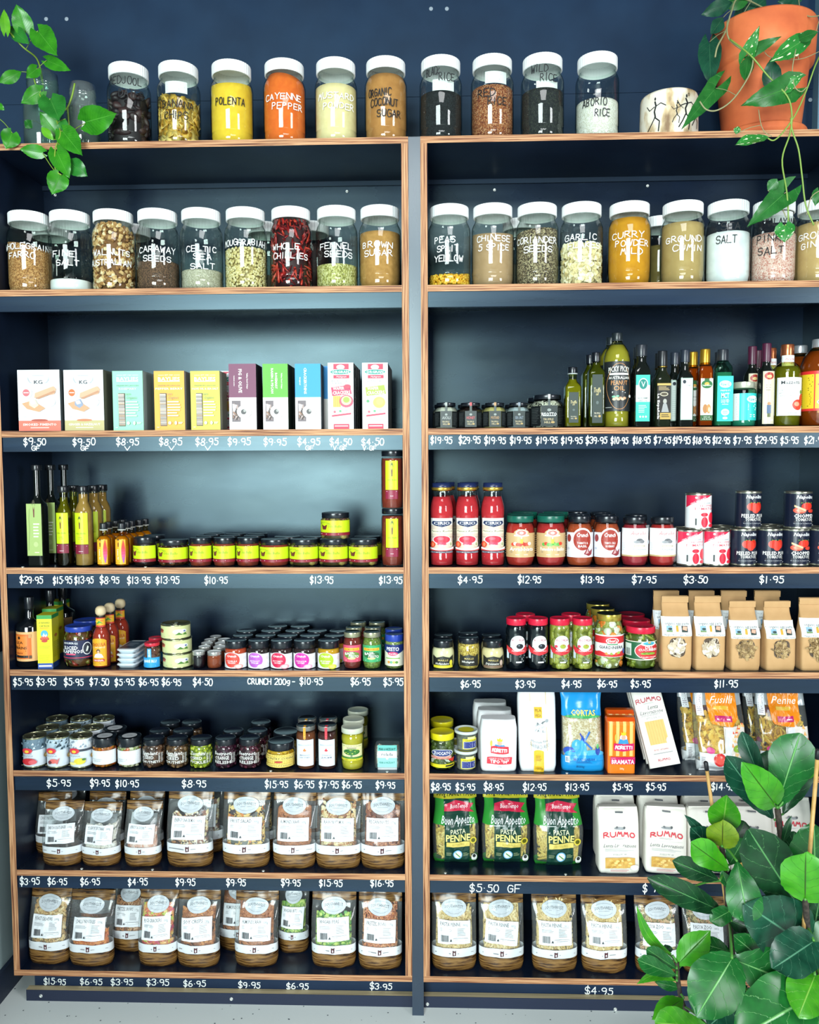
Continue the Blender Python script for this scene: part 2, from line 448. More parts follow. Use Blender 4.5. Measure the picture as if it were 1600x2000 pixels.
# plinth
g = G(); xk = at(68, 1915, .06).x; g.box(xk, 1.3, .06, .08, 0.0, Z[8]-T, navy('navy_kick', '#16233c', '#1c2a45', .4)); kick = struct('baseboard_back', g)
xp = at(52, 1945, .04).x; zt = at(640, 1942, .04).z
xpl, nt, b = newmat('pale_plywood_edge')
nz = nt.nodes.new('ShaderNodeTexNoise'); nz.inputs['Scale'].default_value = 1; nz.inputs['Detail'].default_value = 4
nt.links.new(coords(nt, (4, 380, 10)), nz.inputs['Vector'])
nt.links.new(ramp(nt, [(.3, '#8a7a5c'), (.55, '#c9b78f'), (.7, '#a8987a')], nz.outputs[0]), b.inputs['Base Color'])
g = G(); g.box(xp, 1.35, .0385, .0585, 0.0, zt-.0005, M('#16213a', .45))
g.add([(xp, .0385, zt), (1.35, .0385, zt), (1.35, .0585, zt), (xp, .0585, zt)], [(0, 1, 2, 3)], xpl); skirt = struct('baseboard_front', g)
def screw(parent, x, y, z, r=.004, up=False):
    k = ('screw', r, up)
    if k not in MC:
        g = G()
        lathe([(0, .0016), (r*.45, .0014), (r*.5, .0022), (r*.95, .0018), (r, 0)], M('#d4d8d4', .35, .6), 12, g=g)
        if not up: g.v = [(a, -c, b_) for a, b_, c in g.v]
        MC[k] = g.mesh('screw')
    return link('screw', MC[k], parent, (x, y, z))
for px, py in ((80, 1938), (452, 1947), (835, 1957), (1202, 1967)):
    p = at(px, py+4+(px<300)*3, .0385); screw(skirt, p.x, p.y, p.z, .005)

def board(name, root, x0, x1, y0, y1, z0, z1, mat_, front):
    g = G(); g.box(x0, x1, y0, y1, z0, z1, mat_, front); return link(name, g.mesh(name), root)
RAILS = {}
def unit(x0, x1, side, label):
    root = link('shelving_unit', None, None, (x0, 0, 0), label=label, category='shelving', group='plywood shelving units against the wall')
    W = x1-x0; ph, pv = ply(2), ply(0)
    board('side_panel', root, 0, .018, 0, BACK-.012, Z[8], Z[1]-T, NAVY, pv)
    board('side_panel', root, W-.018, W, 0, BACK-.012, Z[8], Z[1]-T, NAVY, pv)
    board('top_board', root, 0, W, 0, BACK, Z[1]-T, Z[1], NAVY, ph)
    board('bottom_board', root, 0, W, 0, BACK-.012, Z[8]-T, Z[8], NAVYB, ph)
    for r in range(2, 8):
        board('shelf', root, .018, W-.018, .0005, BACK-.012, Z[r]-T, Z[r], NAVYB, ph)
        zb = {2: 574.5, 3: 880.5, 4: 1148.5, 5: 1348.5, 6: 1546, 7: 1738}[r]
        zb = at(400, {2: 605, 3: 880.5, 4: 1148.5, 5: 1348.5, 6: 1545.5, 7: 1737}[r], .006).z
        rl = board('price_rail', root, .019, W-.019, .004, .02, zb, Z[r]-T, NAVYR, None)
        RAILS[(side, r)] = (rl, x0)
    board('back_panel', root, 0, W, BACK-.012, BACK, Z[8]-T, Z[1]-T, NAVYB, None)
    zc = at(600, 364, BACK-.02).z if side == 'L' else at(1100, 356, BACK-.02).z
    board('hanging_cleat', root, .018, W-.018, BACK-.020, BACK-.012, zc, Z[1]-T, navy('navy_cleat', '#111a2c', '#182338', .5), None)
    return root
UL = unit(XL0, XL1, 'L', 'left-hand plywood-edged shelving unit with navy boards, holding cracker boxes and olive jars')
UR = unit(XR0, XR1, 'R', 'right-hand plywood-edged shelving unit with navy boards, holding oils and pasta packs')
for u, lst in ((UL, ((75, 354), (678, 374), (108, 381))), (UR, ((966, 371), (1265, 363)))):
    for px, py in lst:
        p = at(px, py, BACK-.0135); screw(u, p.x-u.location.x, p.y, p.z, .0045)
for px, py in ((90, 37), (130, 37), (842, 17), (873, 17), (1583, 195)):
    p = at(px, py, BACK+.003)
    g = G(); lathe([(0, .0006), (.0035, .001), (.0055, .0006), (.006, 0)], M('#8e9aa6', .6), 10, g=g); g.v = [(a, -c, b_) for a, b_, c in g.v]
    link('wall_plug', g.mesh('wall_plug'), None, p, label='pale wall plug at px'.replace('at px', {90: 'above the vine, left of its pair', 130: 'above the vine, right of its pair', 842: 'high above the black rice jar, left of its pair', 873: 'high above the red rice jar, right of its pair', 1583: 'beside the terracotta pot'}[px]), category='wall plug')
for lst in ((UL, 7, ((130+325/10, 1694), (518, 1693), (300, 1696))), (UL, 6, ((530, 1504), (757, 1503))), (UL, 4, ((52, 1106), (285, 1107.5))), (UR, 7, ((870, 1702), (1104, 1705))), (UR, 6, ((1106, 1507), (1346, 1510)))):
    u, r, ps = lst
    for px, py in ps:
        p = onz(px, py, Z[r]); screw(u, p.x-u.location.x, min(max(p.y, .007), .0085), Z[r], .004, True)

def write(parent, base, Y, px, py, wpx, hpx, text, seed=0, wd=.0026):
    a = at(px-wpx/2, py, Y); b_ = at(px+wpx/2, py, Y); hh = (at(px, py-hpx/2, Y)-at(px, py+hpx/2, Y)).z
    W_ = b_.x-a.x; c = Canvas(W_, hh*1.6)
    c.Hn(text, .5, .5, 1/1.6, '#eef4f2', 1, wd, seed=seed+int(px), slant=.04)
    o = link('price_lettering', c.build(wflat(0, 0), 'price_lettering', .8), parent, ((a.x+b_.x)/2-base, Y-.0002, at(px, py, Y).z))
PR = {
 ('L', 3): (863, '68:$9.50 164:$9.50 249:$8.95 333:$8.95 404:$8.95 467:$9.95 537:$9.95 603:$4.95 666:$4.50 728:$4.50'),
 ('R', 3): (860, '862:$19.95 917:$29.95 967:$19.95 1017:$19.95 1068:$19.95 1117:$19.95 1165:$39.95 1210:$10.95 1253:$18.95 1294:$7.95 1331:$19.95 1370:$18.95 1409:$12.95 1450:$7.95 1496:$29.95 1542:$5.95 1592:$21.95'),
 ('L', 4): (1133, '61:$29.95 122:$15.95 164:$13.95 214:$8.95 271:$13.95 327:$13.95 422:$10.95 628:$13.95 763:$13.95'),
 ('R', 4): (1132, '918:$4.95 1034:$12.95 1157:$13.95 1258:$7.95 1359:$3.50 1507:$1.95'),
 ('L', 5): (1332, '45:$5.95 90:$3.95 144:$5.95 194:$7.50 243:$5.95 290:$6.95 335:$6.95 396:$4.50 704:$6.95 768:$5.95'),
 ('R', 5): (1336, '919:$6.95 1026:$3.95 1116:$4.95 1186:$6.95 1251:$5.95 1418:$11.95'),
 ('L', 6): (1531, '115:$5.95 195:$9.95 248:$10.95 379:$8.95 540:$15.95 594:$6.95 642:$7.95 687:$6.95 753:$9.95'),
 ('R', 6): (1537, '861:$8.95 909:$5.95 964:$8.95 1044:$12.95 1127:$13.95 1216:$5.95 1281:$5.95 1412:$14.95 1475:$9.95'),
 ('L', 7): (1723, '58:$3.95 112:$6.95 176:$6.95 269:$4.95 362:$9.95 461:$9.95 568:$9.95 646:$15.95 746:$16.95')}
for (s_, r), (py, ln) in PR.items():
    rl, base = RAILS[(s_, r)]
    for e in ln.split():
        x, t = e.split(':'); n = len(t)-1; tight = 38 if (s_, r) == ('R', 3) else 0
        wp = (37 if n < 5 else 44) if not tight else ((34 if n < 5 else 41) if int(x) < 1190 or int(x) > 1440 else 33)
        if (s_, r) == ('L', 3) and n == 4: wp = 43
        if (s_, r) in (('R', 4), ('L', 6)) and int(x) in (918, 1258, 1359, 1507, 115, 379): wp = 46
        if (s_, r) == ('L', 4) and n == 5 and 100 < int(x) < 200: wp = 36
        write(rl, base, .004, int(x), py+((int(x)-400)*.006 if r >= 6 and s_ == 'L' else 0), wp, 12.5, t)
rl, base = RAILS[('L', 3)]
for x, t in ((70, 'GF'), (166, 'GF'), (249, 'V'), (335, 'V'), (406, 'V'), (605, 'GF'), (664, 'V.GF'), (722, 'V.GF')):
    write(rl, base, .004, x, 875, 6+5*len(t), 8, t, wd=.0022)
rl, base = RAILS[('L', 5)]; write(rl, base, .004, 525, 1331, 82, 11, 'CRUNCH 200g', 5); write(rl, base, .004, 600, 1331, 58, 12, '- $10.95', 6)
rl, base = RAILS[('R', 7)]; write(rl, base, .004, 946, 1734, 56, 14, '$5.50'); write(rl, base, .004, 1004, 1735, 24, 14, 'GF')
write(rl, base, .004, 1284, 1735, 56, 14, '$ 7.95')
for x, y, t in ((107, 1911, '$15.95'), (178, 1912, '$6.95'), (238, 1913, '$3.95'), (308, 1914, '$3.95'), (380, 1917, '$6.95'), (487, 1921, '$9.95'), (581, 1924, '$6.95'), (744, 1926, '$3.95')):
    write(kick, 0, .06, x, y+6-(x-100)*.0085, 42, 11, t)
write(kick, 0, .06, 1170, 1935, 54, 13, '$4.95')

# ================================================================ products: machinery
SP = {}
REG = []
def spec(name, cat, parts, r=0, h=0, d=None):
    return dict(name=name, cat=cat, parts=parts, r=r, h=h, d=d or r)
def put(s, X, Y, Z_, label, group=None, rot=0, tilt=0, cat=None):
    if Z_ < Z[1]-.05 and Z_ > .05 and Y > 0 and s['name'] not in ('cracker_box', 'pasta_packet', 'bamboo_stake'):
        lo, hi = (XL0, XL1) if X < -.055 else (XR0, XR1)
        X = min(max(X, lo+.0186+s['r']*1.01+(.003 if s['cat'] in ('pouch', 'bag') else 0)), hi-.0186-s['r']*1.01)
        if s['cat'] in ('jar', 'bottle', 'can'): Y = min(Y, BACK-.0128-s['r'])
    root = link(s["name"], None, None, (X, Y, Z_+.0004), (tilt, 0, rot), label=label, category=cat or s['cat'], group=group)
    REG.append((root, s))
    for p in s['parts']:
        o = link(p[0], p[1], root, p[2] if len(p) > 2 and p[2] else (0, 0, 0))
        if len(p) > 3 and p[3]: o['kind'] = p[3]
        if len(p) > 4 and p[4]: o['label'] = p[4]
    return root
def fit(row, xl, xr, ytop, gap=.012, yc=None):
    r = (xr-xl)/2/730
    for _ in range(3):
        y = (yc if yc is not None else gap+r)
        a = at(xl, ROWPX[row]-20, y); b_ = at(xr, ROWPX[row]-20, y); r = (b_.x-a.x)/2
    y = (yc if yc is not None else gap+r)
    yt = y-r if row <= 3 else y+r*.85
    zt = at((xl+xr)/2, ytop, yt).z
    return (a.x+b_.x)/2, y, r, zt-Z[row]
def prof(sh=.76, nr=.86, nz=.88, foot=.88, b=.05):
    return [(0, 0), (foot, 0), ((foot+1)/2+.02, b*.35), (1, b), (1, sh), ((1+nr)/2+.03, sh+(nz-sh)*.5), (nr, nz)]
def radius_at(pr, z):
    q = [p for p in pr if p[0] > 0] 
    for (a, b_) in zip(q, q[1:]):
        if b_[1] >= z > a[1] or (z <= a[1]): 
            if b_[1] == a[1]: continue
            t = min(max((z-a[1])/(b_[1]-a[1]), 0), 1); return a[0]+(b_[0]-a[0])*t
    return q[-1][0]
def content_mesh(pr, r, h, z0, z1, mt, slope=0, mound=0, seg=36, seed=0, n=2, k=.955, rough=0):
    rg = random.Random(seed); ph = rg.uniform(0, 6); g = G(); v = []; f = []
    K = 9
    def top(a, q=1):
        return z1*h+slope*h*math.cos(a-ph)*q+mound*h*(1-q)+(rg.uniform(-1, 1)*rough if rough else 0)
    rows = []
    tops = [top(2*PI*i/seg) for i in range(seg)]
    for j in range(K+1):
        row = []
        for i in range(seg):
            a = 2*PI*i/seg; z = z0*h+.001+(tops[i]-z0*h-.001)*((j/K)**.8 if j else 0)
            cx, cy = sup(a+PI/seg, n)
            R = radius_at(pr, z/h)*r*k
            if j == 0: R *= .97
            row.append(len(v)); v.append((R*cx, R*cy, z))
        rows.append(row)
    for q in (.7, .35):
        row = []
        for i in range(seg):
            a = 2*PI*i/seg; R = radius_at(pr, tops[i]/h)*r*k*q; cx, cy = sup(a+PI/seg, n)
            row.append(len(v)); v.append((R*cx, R*cy, top(a, q)))
        rows.append(row)
    c0 = len(v); v.append((0, 0, z1*h+mound*h)); c1 = len(v); v.append((0, 0, z0*h+.001))
    for a, b_ in zip(rows, rows[1:]):
        f += [(a[i], a[(i+1) % seg], b_[(i+1) % seg], b_[i]) for i in range(seg)]
    f += [(rows[-1][i], rows[-1][(i+1) % seg], c0) for i in range(seg)]
    f += [(rows[0][(i+1) % seg], rows[0][i], c1) for i in range(seg)]
    g.add(v, f, mt, True); return g, ph

# small pieces --------------------------------------------------------------
def ico():
    t = (1+5**.5)/2
    v = [Vector(p).normalized() for p in ((-1, t, 0), (1, t, 0), (-1, -t, 0), (1, -t, 0), (0, -1, t), (0, 1, t), (0, -1, -t), (0, 1, -t), (t, 0, -1), (t, 0, 1), (-t, 0, -1), (-t, 0, 1))]
    f = [(0, 11, 5), (0, 5, 1), (0, 1, 7), (0, 7, 10), (0, 10, 11), (1, 5, 9), (5, 11, 4), (11, 10, 2), (10, 7, 6), (7, 1, 8), (3, 9, 4), (3, 4, 2), (3, 2, 6), (3, 6, 8), (3, 8, 9), (4, 9, 5), (2, 4, 11), (6, 2, 10), (8, 6, 7), (9, 8, 1)]
    return v, f
def ico2():
    v, f = ico(); v = list(v); mid = {}; out = []
    def m_(a, b_):
        k = (min(a, b_), max(a, b_))
        if k not in mid: mid[k] = len(v); v.append(((v[a]+v[b_])/2).normalized())
        return mid[k]
    for a, b_, c in f:
        x, y, z = m_(a, b_), m_(b_, c), m_(c, a); out += [(a, x, z), (b_, y, x), (c, z, y), (x, y, z)]
    return v, out
ICO, ICO2 = ico(), ico2()
def piece(kind, s, rg):
    g = G(); D = M('#ffffff')
    if kind == 'bead': v, f = ICO; return [p*s for p in v], f, True
    if kind == 'ball': v, f = ICO2; return [p*s for p in v], f, True
    if kind == 'olive': v, f = ICO2; return [Vector((p.x*s, p.y*s, p.z*s*1.15)) for p in v], f, True
    if kind == 'almond': v, f = ICO2; return [Vector((p.x*s*.62*(1-.35*p.z), p.y*s*.4, p.z*s)) for p in v], f, True
    if kind == 'nut':
        v, f = ICO; return [p*s*rg.uniform(.55, 1.25) for p in v], f, False
    if kind in ('chip', 'flake'):
        n = 8; v = [Vector((0, 0, -.12*s)), Vector((0, 0, .02*s))]
        for k in range(n):
            a = 2*PI*k/n; q = s*(1 if kind == 'chip' else rg.uniform(.6, 1.1)); v.append(Vector((q*math.cos(a), q*math.sin(a), rg.uniform(0, .3)*s)))
        f = []
        for k in range(n): a, b_ = 2+k, 2+(k+1) % n; f += [(0, b_, a), (1, a, b_)]
        return v, f, kind == 'chip'
    if kind == 'cashew':
        pts = [(s*math.cos(a), s*math.sin(a)*1.1, 0) for a in (-.4, .35, 1.1, 1.9, 2.7, 3.3)]
        tube(g, pts, [s*q for q in (.22, .42, .46, .44, .36, .18)], D, 6)
    elif kind == 'penne':
        tube(g, [(-s, 0, 0), (0, 0, .04*s), (s, 0, 0)], .19*s, D, 7, False)
        g.v = [(x+z*.9*(1 if abs(x) > .4*s else 0), y, z) for x, y, z in g.v]
    elif kind == 'chilli':
        n = 7; bend = rg.uniform(.5, 1.6); pts = [(s*(math.sin(bend*t/n)), s*2.2*(t/n-.5), s*.5*(1-math.cos(bend*t/n))) for t in range(n)]
        tube(g, pts, [s*.12, s*.2, s*.22, s*.19, s*.15, s*.1, s*.03], D, 5)
    elif kind == 'ring':
        pts = [(s*math.cos(a*PI/4.5), s*.8*math.sin(a*PI/4.5), 0) for a in range(9)]+[(s, 0, 0)]
        tube(g, pts, s*.22, D, 5, False)
    elif kind == 'twist':
        n = 9; v = []; f = []
        for i in range(n+1):
            a = i*.9; x = s*(2*i/n-1)
            for q in range(3):
                b_ = a+q*2*PI/3; v += [Vector((x, math.cos(b_)*s*.38, math.sin(b_)*s*.38)), Vector((x+.05*s, math.cos(b_+.5)*s*.12, math.sin(b_+.5)*s*.12))]
        for i in range(n):
            for q in range(6): a = i*6+q; b_ = i*6+(q+1) % 6; f.append((a, b_, b_+6, a+6))
        return v, f, False
    elif kind == 'shell':
        v = []; f = []
        for i in range(6):
            for j in range(5):
                a = PI*(i/5)-PI/2; b_ = (j/4-.5)*2.4; v.append(Vector((s*math.sin(a), s*.75*math.cos(a)*math.sin(b_), s*.6*math.cos(a)*math.cos(b_)*(1 if i % 2 else .85))))
        for i in range(5):
            for j in range(4): a = i*5+j; f.append((a, a+1, a+6, a+5))
        return v, f, False
    elif kind == 'stick':
        tube(g, [(-s, 0, 0), (s, 0, 0)], .3*s, D, 5)
    return [Vector(q) for q in g.v], g.f, True
def euler_rand(rg): 
    return Matrix.Rotation(rg.uniform(0, 2*PI), 3, 'X') @ Matrix.Rotation(rg.uniform(0, 2*PI), 3, 'Y') @ Matrix.Rotation(rg.uniform(0, 2*PI), 3, 'Z')
def scatter_cyl(g, pr, r, h, z0, z1, kinds, n, mats, seed=1, k=.93, slope=0, ph=0, flat=False, topfill=True):
    """kinds: list of (kind, size); pieces pressed against the inside of the glass"""
    rg = random.Random(seed)
    for i in range(n):
        kd, s = rg.choice(kinds); mt = rg.choice(mats)
        v, f, sm = piece(kd, s*rg.uniform(.85, 1.12), rg)
        th = 2*PI*((i*.618034) % 1); zt = z1*h+slope*h*math.cos(th-ph)
        z = z0*h+s*.5+(zt-z0*h-s*.6)*rg.random()
        R = radius_at(pr, z/h)*r*k-s*.42
        if topfill and i % 6 == 0: z = zt; R *= rg.random()**.5
        R = max(R, 0)
        mtx = euler_rand(rg)
        if flat: mtx = Matrix.Rotation(th, 3, 'Z') @ Matrix.Rotation(PI/2+rg.uniform(-.5, .5), 3, 'Y') @ Matrix.Rotation(rg.uniform(-.6, .6), 3, 'X') @ Matrix.Rotation(rg.uniform(0, 6), 3, 'Z')
        o = Vector((R*math.cos(th), R*math.sin(th), z)); lim = r*.975
        out = []
        for p in v:
            q = mtx @ p+o; L = math.hypot(q.x, q.y)
            lr = min(lim, radius_at(pr, max(q.z, 0)/h)*r*.975)
            if L > lr: q.x *= lr/L; q.y *= lr/L
            q.z = max(q.z, .0015); out.append(q)
        g.add(out, f, mt, sm)

DARKLID = M('#141a22', .28, .2, .6, .3)
def cap_mesh(r, h, lr, lz, mt, top=None, rib=0, seg=36, dome=0, side=None):
    g = G(); R = r*lr
    if rib: seg = 84
    lathe([(R*.96, lz*h), (R, lz*h+.0012), (R, h-.0022), (R*.985, h-.0006)], side or mt, seg, g=g, rib=rib, smooth=not rib)
    lathe([(R*.985, h-.0006), (R*.93, h), (R*.86, h-.0006), (R*.80, h-.0013), (0, h-.0012+dome)], top or mt, seg, g=g)
    return g.mesh('lid')
def vessel(key, name, cat, r, h, pr, gm=GLASS, lid=None, fill=None, pieces=None, prints=(), n=2, neckprof=None, capname='lid', cname='contents', glassname='glass', extra=(), dy=1):
    if key in SP and key: return SP[key]
    parts = []
    g = G(); lathe([(p[0]*r, p[1]*h) + ((p[2],) if len(p) > 2 else ()) for p in pr], gm, 32 if n == 2 else 36, n=n, g=g, dy=dy)
    parts.append((glassname, g.mesh(glassname)))
    if fill:
        z0, z1, mt, slope, mound = (list(fill)+[0, 0])[:5]
        g, ph = content_mesh(pr, r, h, z0, z1, mt, slope, mound, seed=hash_(str(key)), n=n, k=.83 if pieces else .955)
        if dy != 1: g.v = [(x, y*dy, z) for x, y, z in g.v]
        if pieces:
            kinds, num, mats = pieces[:3]; fl = pieces[3] if len(pieces) > 3 else False
            scatter_cyl(g, pr, r, h, z0, z1, kinds, num, mats, hash_(str(key)), slope=slope, ph=ph, flat=fl)
        parts.append((cname, g.mesh(cname), None, 'stuff' if (pieces or cname != 'contents') else None))
    if lid: parts.append((capname, lid))
    for p in prints: parts.append(p)
    parts += list(extra)
    s = spec(name, cat, parts, r, h); SP[key] = s; return s
def cyl_print(r, zc, W_, H_, ops, name='label', a0=0, rough=.4, base=.0003):
    c = Canvas(W_, H_); ops(c); return (name, c.build(wcyl(r, zc, a0), name, rough, base=base))
def flat_print(y, zc, W_, H_, ops, name='label', xc=0, rough=.4):
    c = Canvas(W_, H_); ops(c); return (name, c.build(wflat(y, zc, xc), name, rough))

# flexible packs -------------------------------------------------------------
def interp(tab, v):
    for (a, x), (b_, y) in zip(tab, tab[1:]):
        if v <= b_: t = (v-a)/max(b_-a, 1e-6); t = t*t*(3-2*t); return x+(y-x)*t
    return tab[-1][1]
class Pack:
    def __init__(s, H, W, D, N=2.0, wr=0, seed=0, wk=30, lean=None):
        s.H, s.W, s.D, s.wr, s.seed, s.wk = H, W, D, wr, seed, wk
        s.N = N if isinstance(N, list) else [(0, N), (1, N)]; s.lean = lean or [(0, 0), (1, 0)]
    def dims(s, v): return interp(s.W, v)/2, interp(s.D, v)/2, interp(s.N, v)
    def wob(s, x, z): 
        if not s.wr: return 0
        q = Vector((x*s.wk, s.seed*3.1, z*s.wk*.7)); return s.wr*(noise.noise(q)+.6*abs(noise.noise(q*2.3)))
    def front(s, x, z, o, shrink=1):
        v = min(max(z/s.H, 0), 1); w_, d_, n = s.dims(v); t = min(abs(x)/max(w_, 1e-5), .999)
        y = -d_*(1-t**n)**(1/n)*shrink
        return (x, y+interp(s.lean, v)+s.wob(x, z)*min(1, 3*(1-t))-o, z)
    def wrap(s, xc, zc): return lambda x, z, o: s.front(xc+x, zc+z, o)
    def shell(s, mats, name='bag', seg=40, K=26, shrink=1, z0=0, z1=1, top=True):
        """mats: [(v_end, material)] bands from bottom to top"""
        g = G(); v = []; f = []; mi = []
        vs = sorted(set([z0+(z1-z0)*i/K for i in range(K+1)]+[b_[0] for b_ in mats if z0 < b_[0] < z1]))
        for q in vs:
            w_, d_, n = s.dims(q)
            for i in range(seg):
                cx, cy = sup(2*PI*(i+.5)/seg, n); x = w_*cx*shrink; z = q*s.H; y = d_*cy*shrink
                wo = s.wob(x, z) if cy < 0 else -s.wob(x, z)*.6
                v.append((x, y+interp(s.lean, q)+wo*min(1, 3*(1-abs(cx))), z))
        for j in range(len(vs)-1):
            mt = next((k for e, k in mats if (vs[j]+vs[j+1])/2 <= e), mats[-1][1])
            o = len(g.v); a = [v[j*seg+i] for i in range(seg)]+[v[(j+1)*seg+i] for i in range(seg)]
            g.add(a, [(i, (i+1) % seg, seg+(i+1) % seg, seg+i) for i in range(seg)], mt, True)
        g.add(v[:seg], [list(range(seg))[::-1]], mats[0][1]); 
        if top: g.add(v[-seg:], [list(range(seg))], mats[-1][1])
        # weld rings so the shading stays smooth across bands
        me = g.mesh(name); bm = bmesh.new(); bm.from_mesh(me); bmesh.ops.remove_doubles(bm, verts=bm.verts, dist=1e-6); bm.to_mesh(me); bm.free()
        return me
    def scatter(s, g, kinds, num, mats, z0, z1, seed=1, xk=.8, depth=.8, back=False):
        rg = random.Random(seed)
        for i in range(num):
            kd, sz = rg.choice(kinds); mt = rg.choice(mats); v, f, sm = piece(kd, sz*rg.uniform(.85, 1.15), rg)
            z = (z0+(z1-z0)*rg.random())*s.H; w_ = s.dims(z/s.H)[0]*xk; x = rg.uniform(-w_, w_)
            fr = s.front(x, z, 0); y0 = interp(s.lean, z/s.H); y = y0+(fr[1]-y0)*depth+sz*.3
            if back and i % 4 == 0: y = y0-(fr[1]-y0)*depth-sz*.3
            mtx = euler_rand(rg); o = Vector((x, y, z)); out = []
            for p in v:
                q = mtx @ p+o; fy = s.front(q.x, min(max(q.z, 0), s.H), -.0012)[1]
                if q.y < fy: q.y = fy
                w2 = s.dims(min(max(q.z/s.H, 0), 1))[0]*.97; q.x = min(max(q.x, -w2), w2); q.z = max(q.z, .003); out.append(q)
            g.add(out, f, mt, sm)
# ================================================================ big storage jars
BJ = [(0, 0), (.84, 0), (.94, .015), (1, .055), (1, .145), (.988, .15), (.988, .165), (1, .17), (1, .70), (.985, .735), (.93, .775), (.86, .81), (.83, .835), (.83, .90)]
BR, BH = .0572, .2165
_g = G(); lathe([(a*BR, c*BH) for a, c in BJ], glass('#f6fbf8', '#7d978e', 1.0), 40, g=_g)
BGLASS = _g.mesh('glass_jar'); BLID = cap_mesh(BR, BH, .905, .865, M('#f3f6f6', .35), rib=.012)
_g = G(); lathe([(BR*.905, .885*BH), (BR*.92, .887*BH), (BR*.92, .889*BH)], WHITE, 40, g=_g)
def bigjar(row, px, fillv, mt, text, tcol='#f4f6f4', label='', slope=0, mound=0, pieces=None, a0=-.05, cname='contents', note=None, Y=.071, lid=True, seed=0, sizes=None, tilt=None):
    parts = [('glass_jar', BGLASS)]
    z1 = fillv
    g, ph = content_mesh(BJ, BR, BH, .012, z1, mt, slope, mound, seed=int(px)+seed, k=.80 if pieces else .945, seg=44)
    if pieces: scatter_cyl(g, BJ, BR, BH, .02, z1, pieces[0], pieces[1], pieces[2], int(px), k=.93, slope=slope, ph=ph, flat=len(pieces) > 3)
    parts.append((cname, g.mesh(cname), None, 'stuff'))
    if lid: parts.append(('lid', BLID))
    if text:
        a0 += math.atan2(-at(px, 500, Y).x, DIST)*.9; c = Canvas(.12, BH)
        for i, (t, yy, wpx, *dx) in enumerate(text):
            wm = wpx/730*1.03; c.Hn(t, .5+(dx[0]/730/.12 if dx else 0), yy, .0148/BH if tcol != '#12151a' else .0185/BH, tcol, wm/.12, .0023, seed=int(px)+i, slant=.05, jit=.5)
        parts.append(('marker_lettering', c.build(wcyl(BR+.0002, BH/2, a0), 'marker_lettering', .6)))
    if note:
        c = Canvas(.06, .03); c.R(0, 0, 1, 1, '#e9eceb'); c.Fl(.1, .2, .9, .85, 3, '#5a5f66', .3)
        parts.append(('paper_note', c.build(wcyl(BR*.88, note*BH, .15), 'paper_note', .8)))
    p = at(px, ROWPX[row]-70, Y)
    return put(spec('storage_jar', 'jar', parts, BR, BH), p.x, Y, Z[row], label, 'white-lidded bulk storage jars')
K_ = '#12151a'
dark = [M(c, .5) for c in ('#2c1c1e', '#1d1418', '#3a2424')]
bigjar(1, 252.5, .62, M('#1a1418', .6), [('MEDJOOL', .76, 64, -3), ('DATES', .61, 46, 10)], K_, 'glass jar of dark medjool dates with white lid on top shelf, first from left', pieces=([('almond', .017)], 90, dark), a0=-.12)
bigjar(1, 349.5, .57, M('#b98a34', .7), [('BANANA', .47, 62), ('CHIPS', .33, 44, -4)], K_, 'glass jar of yellow banana chips with white lid on the top shelf', slope=.05, pieces=([('chip', .0155)], 300, [M(c, .5) for c in ('#dcb24a', '#c9952f', '#ecd07a', '#e2bd5c')], 1), note=.68)
bigjar(1, 453, .75, powder('#efc934', '#e6ba2c'), [('POLENTA', .49, 58, -2)], K_, 'glass jar of bright yellow polenta with white lid', slope=.04, mound=.02)
bigjar(1, 556, .79, powder('#e8701f', '#dd6118'), [('CAYENNE', .53, 74, -1), ('PEPPER', .42, 60, 8)], label='glass jar of orange cayenne pepper with white lid on the top shelf', slope=.05)
bigjar(1, 656.5, .68, powder('#ecdba6', '#e2cf96'), [('MUSTARD', .53, 74, 2), ('POWDER', .41, 62, 8)], label='glass jar of pale cream mustard powder with white lid', mound=.04)
bigjar(1, 754, .80, powder('#bd8446', '#a97138', 45), [('ORGANIC', .56, 46, -12), ('COCONUT', .44, 54, -2), ('SUGAR', .31, 46, 8)], K_, 'glass jar of brown organic coconut sugar with white lid')
bigjar(1, 861, .57, grain(['#14191c', '#20272a', '#0c0f12'], 420), [('BLACK', .79, 26, -14), ('RICE', .72, 30, 14)], K_, 'glass jar of black rice with white lid beside the centre post', note=.64)
bigjar(1, 961.5, .63, grain(['#8f4a2a', '#6f321c', '#ad6a3e', '#c08c62'], 420), [('RED', .53, 34, -10), ('RICE', .43, 36, 12)], K_, 'glass jar of reddish-brown red rice with white lid', note=.72)
bigjar(1, 1059.5, .58, grain(['#15191b', '#202528', '#30352f'], 380), [('WILD', .80, 32, -4), ('RICE', .69, 32, 14)], K_, 'glass jar of near-black wild rice with white lid and writing below the lid', note=.6)
bigjar(1, 1166.5, .45, grain(['#ebe7db', '#dad4c4', '#f5f2ea'], 450), [('ABORIO', .40, 46, -4), ('RICE', .27, 28, 12)], K_, 'glass jar half full of white arborio rice, last jar before birch pot', mound=.03)
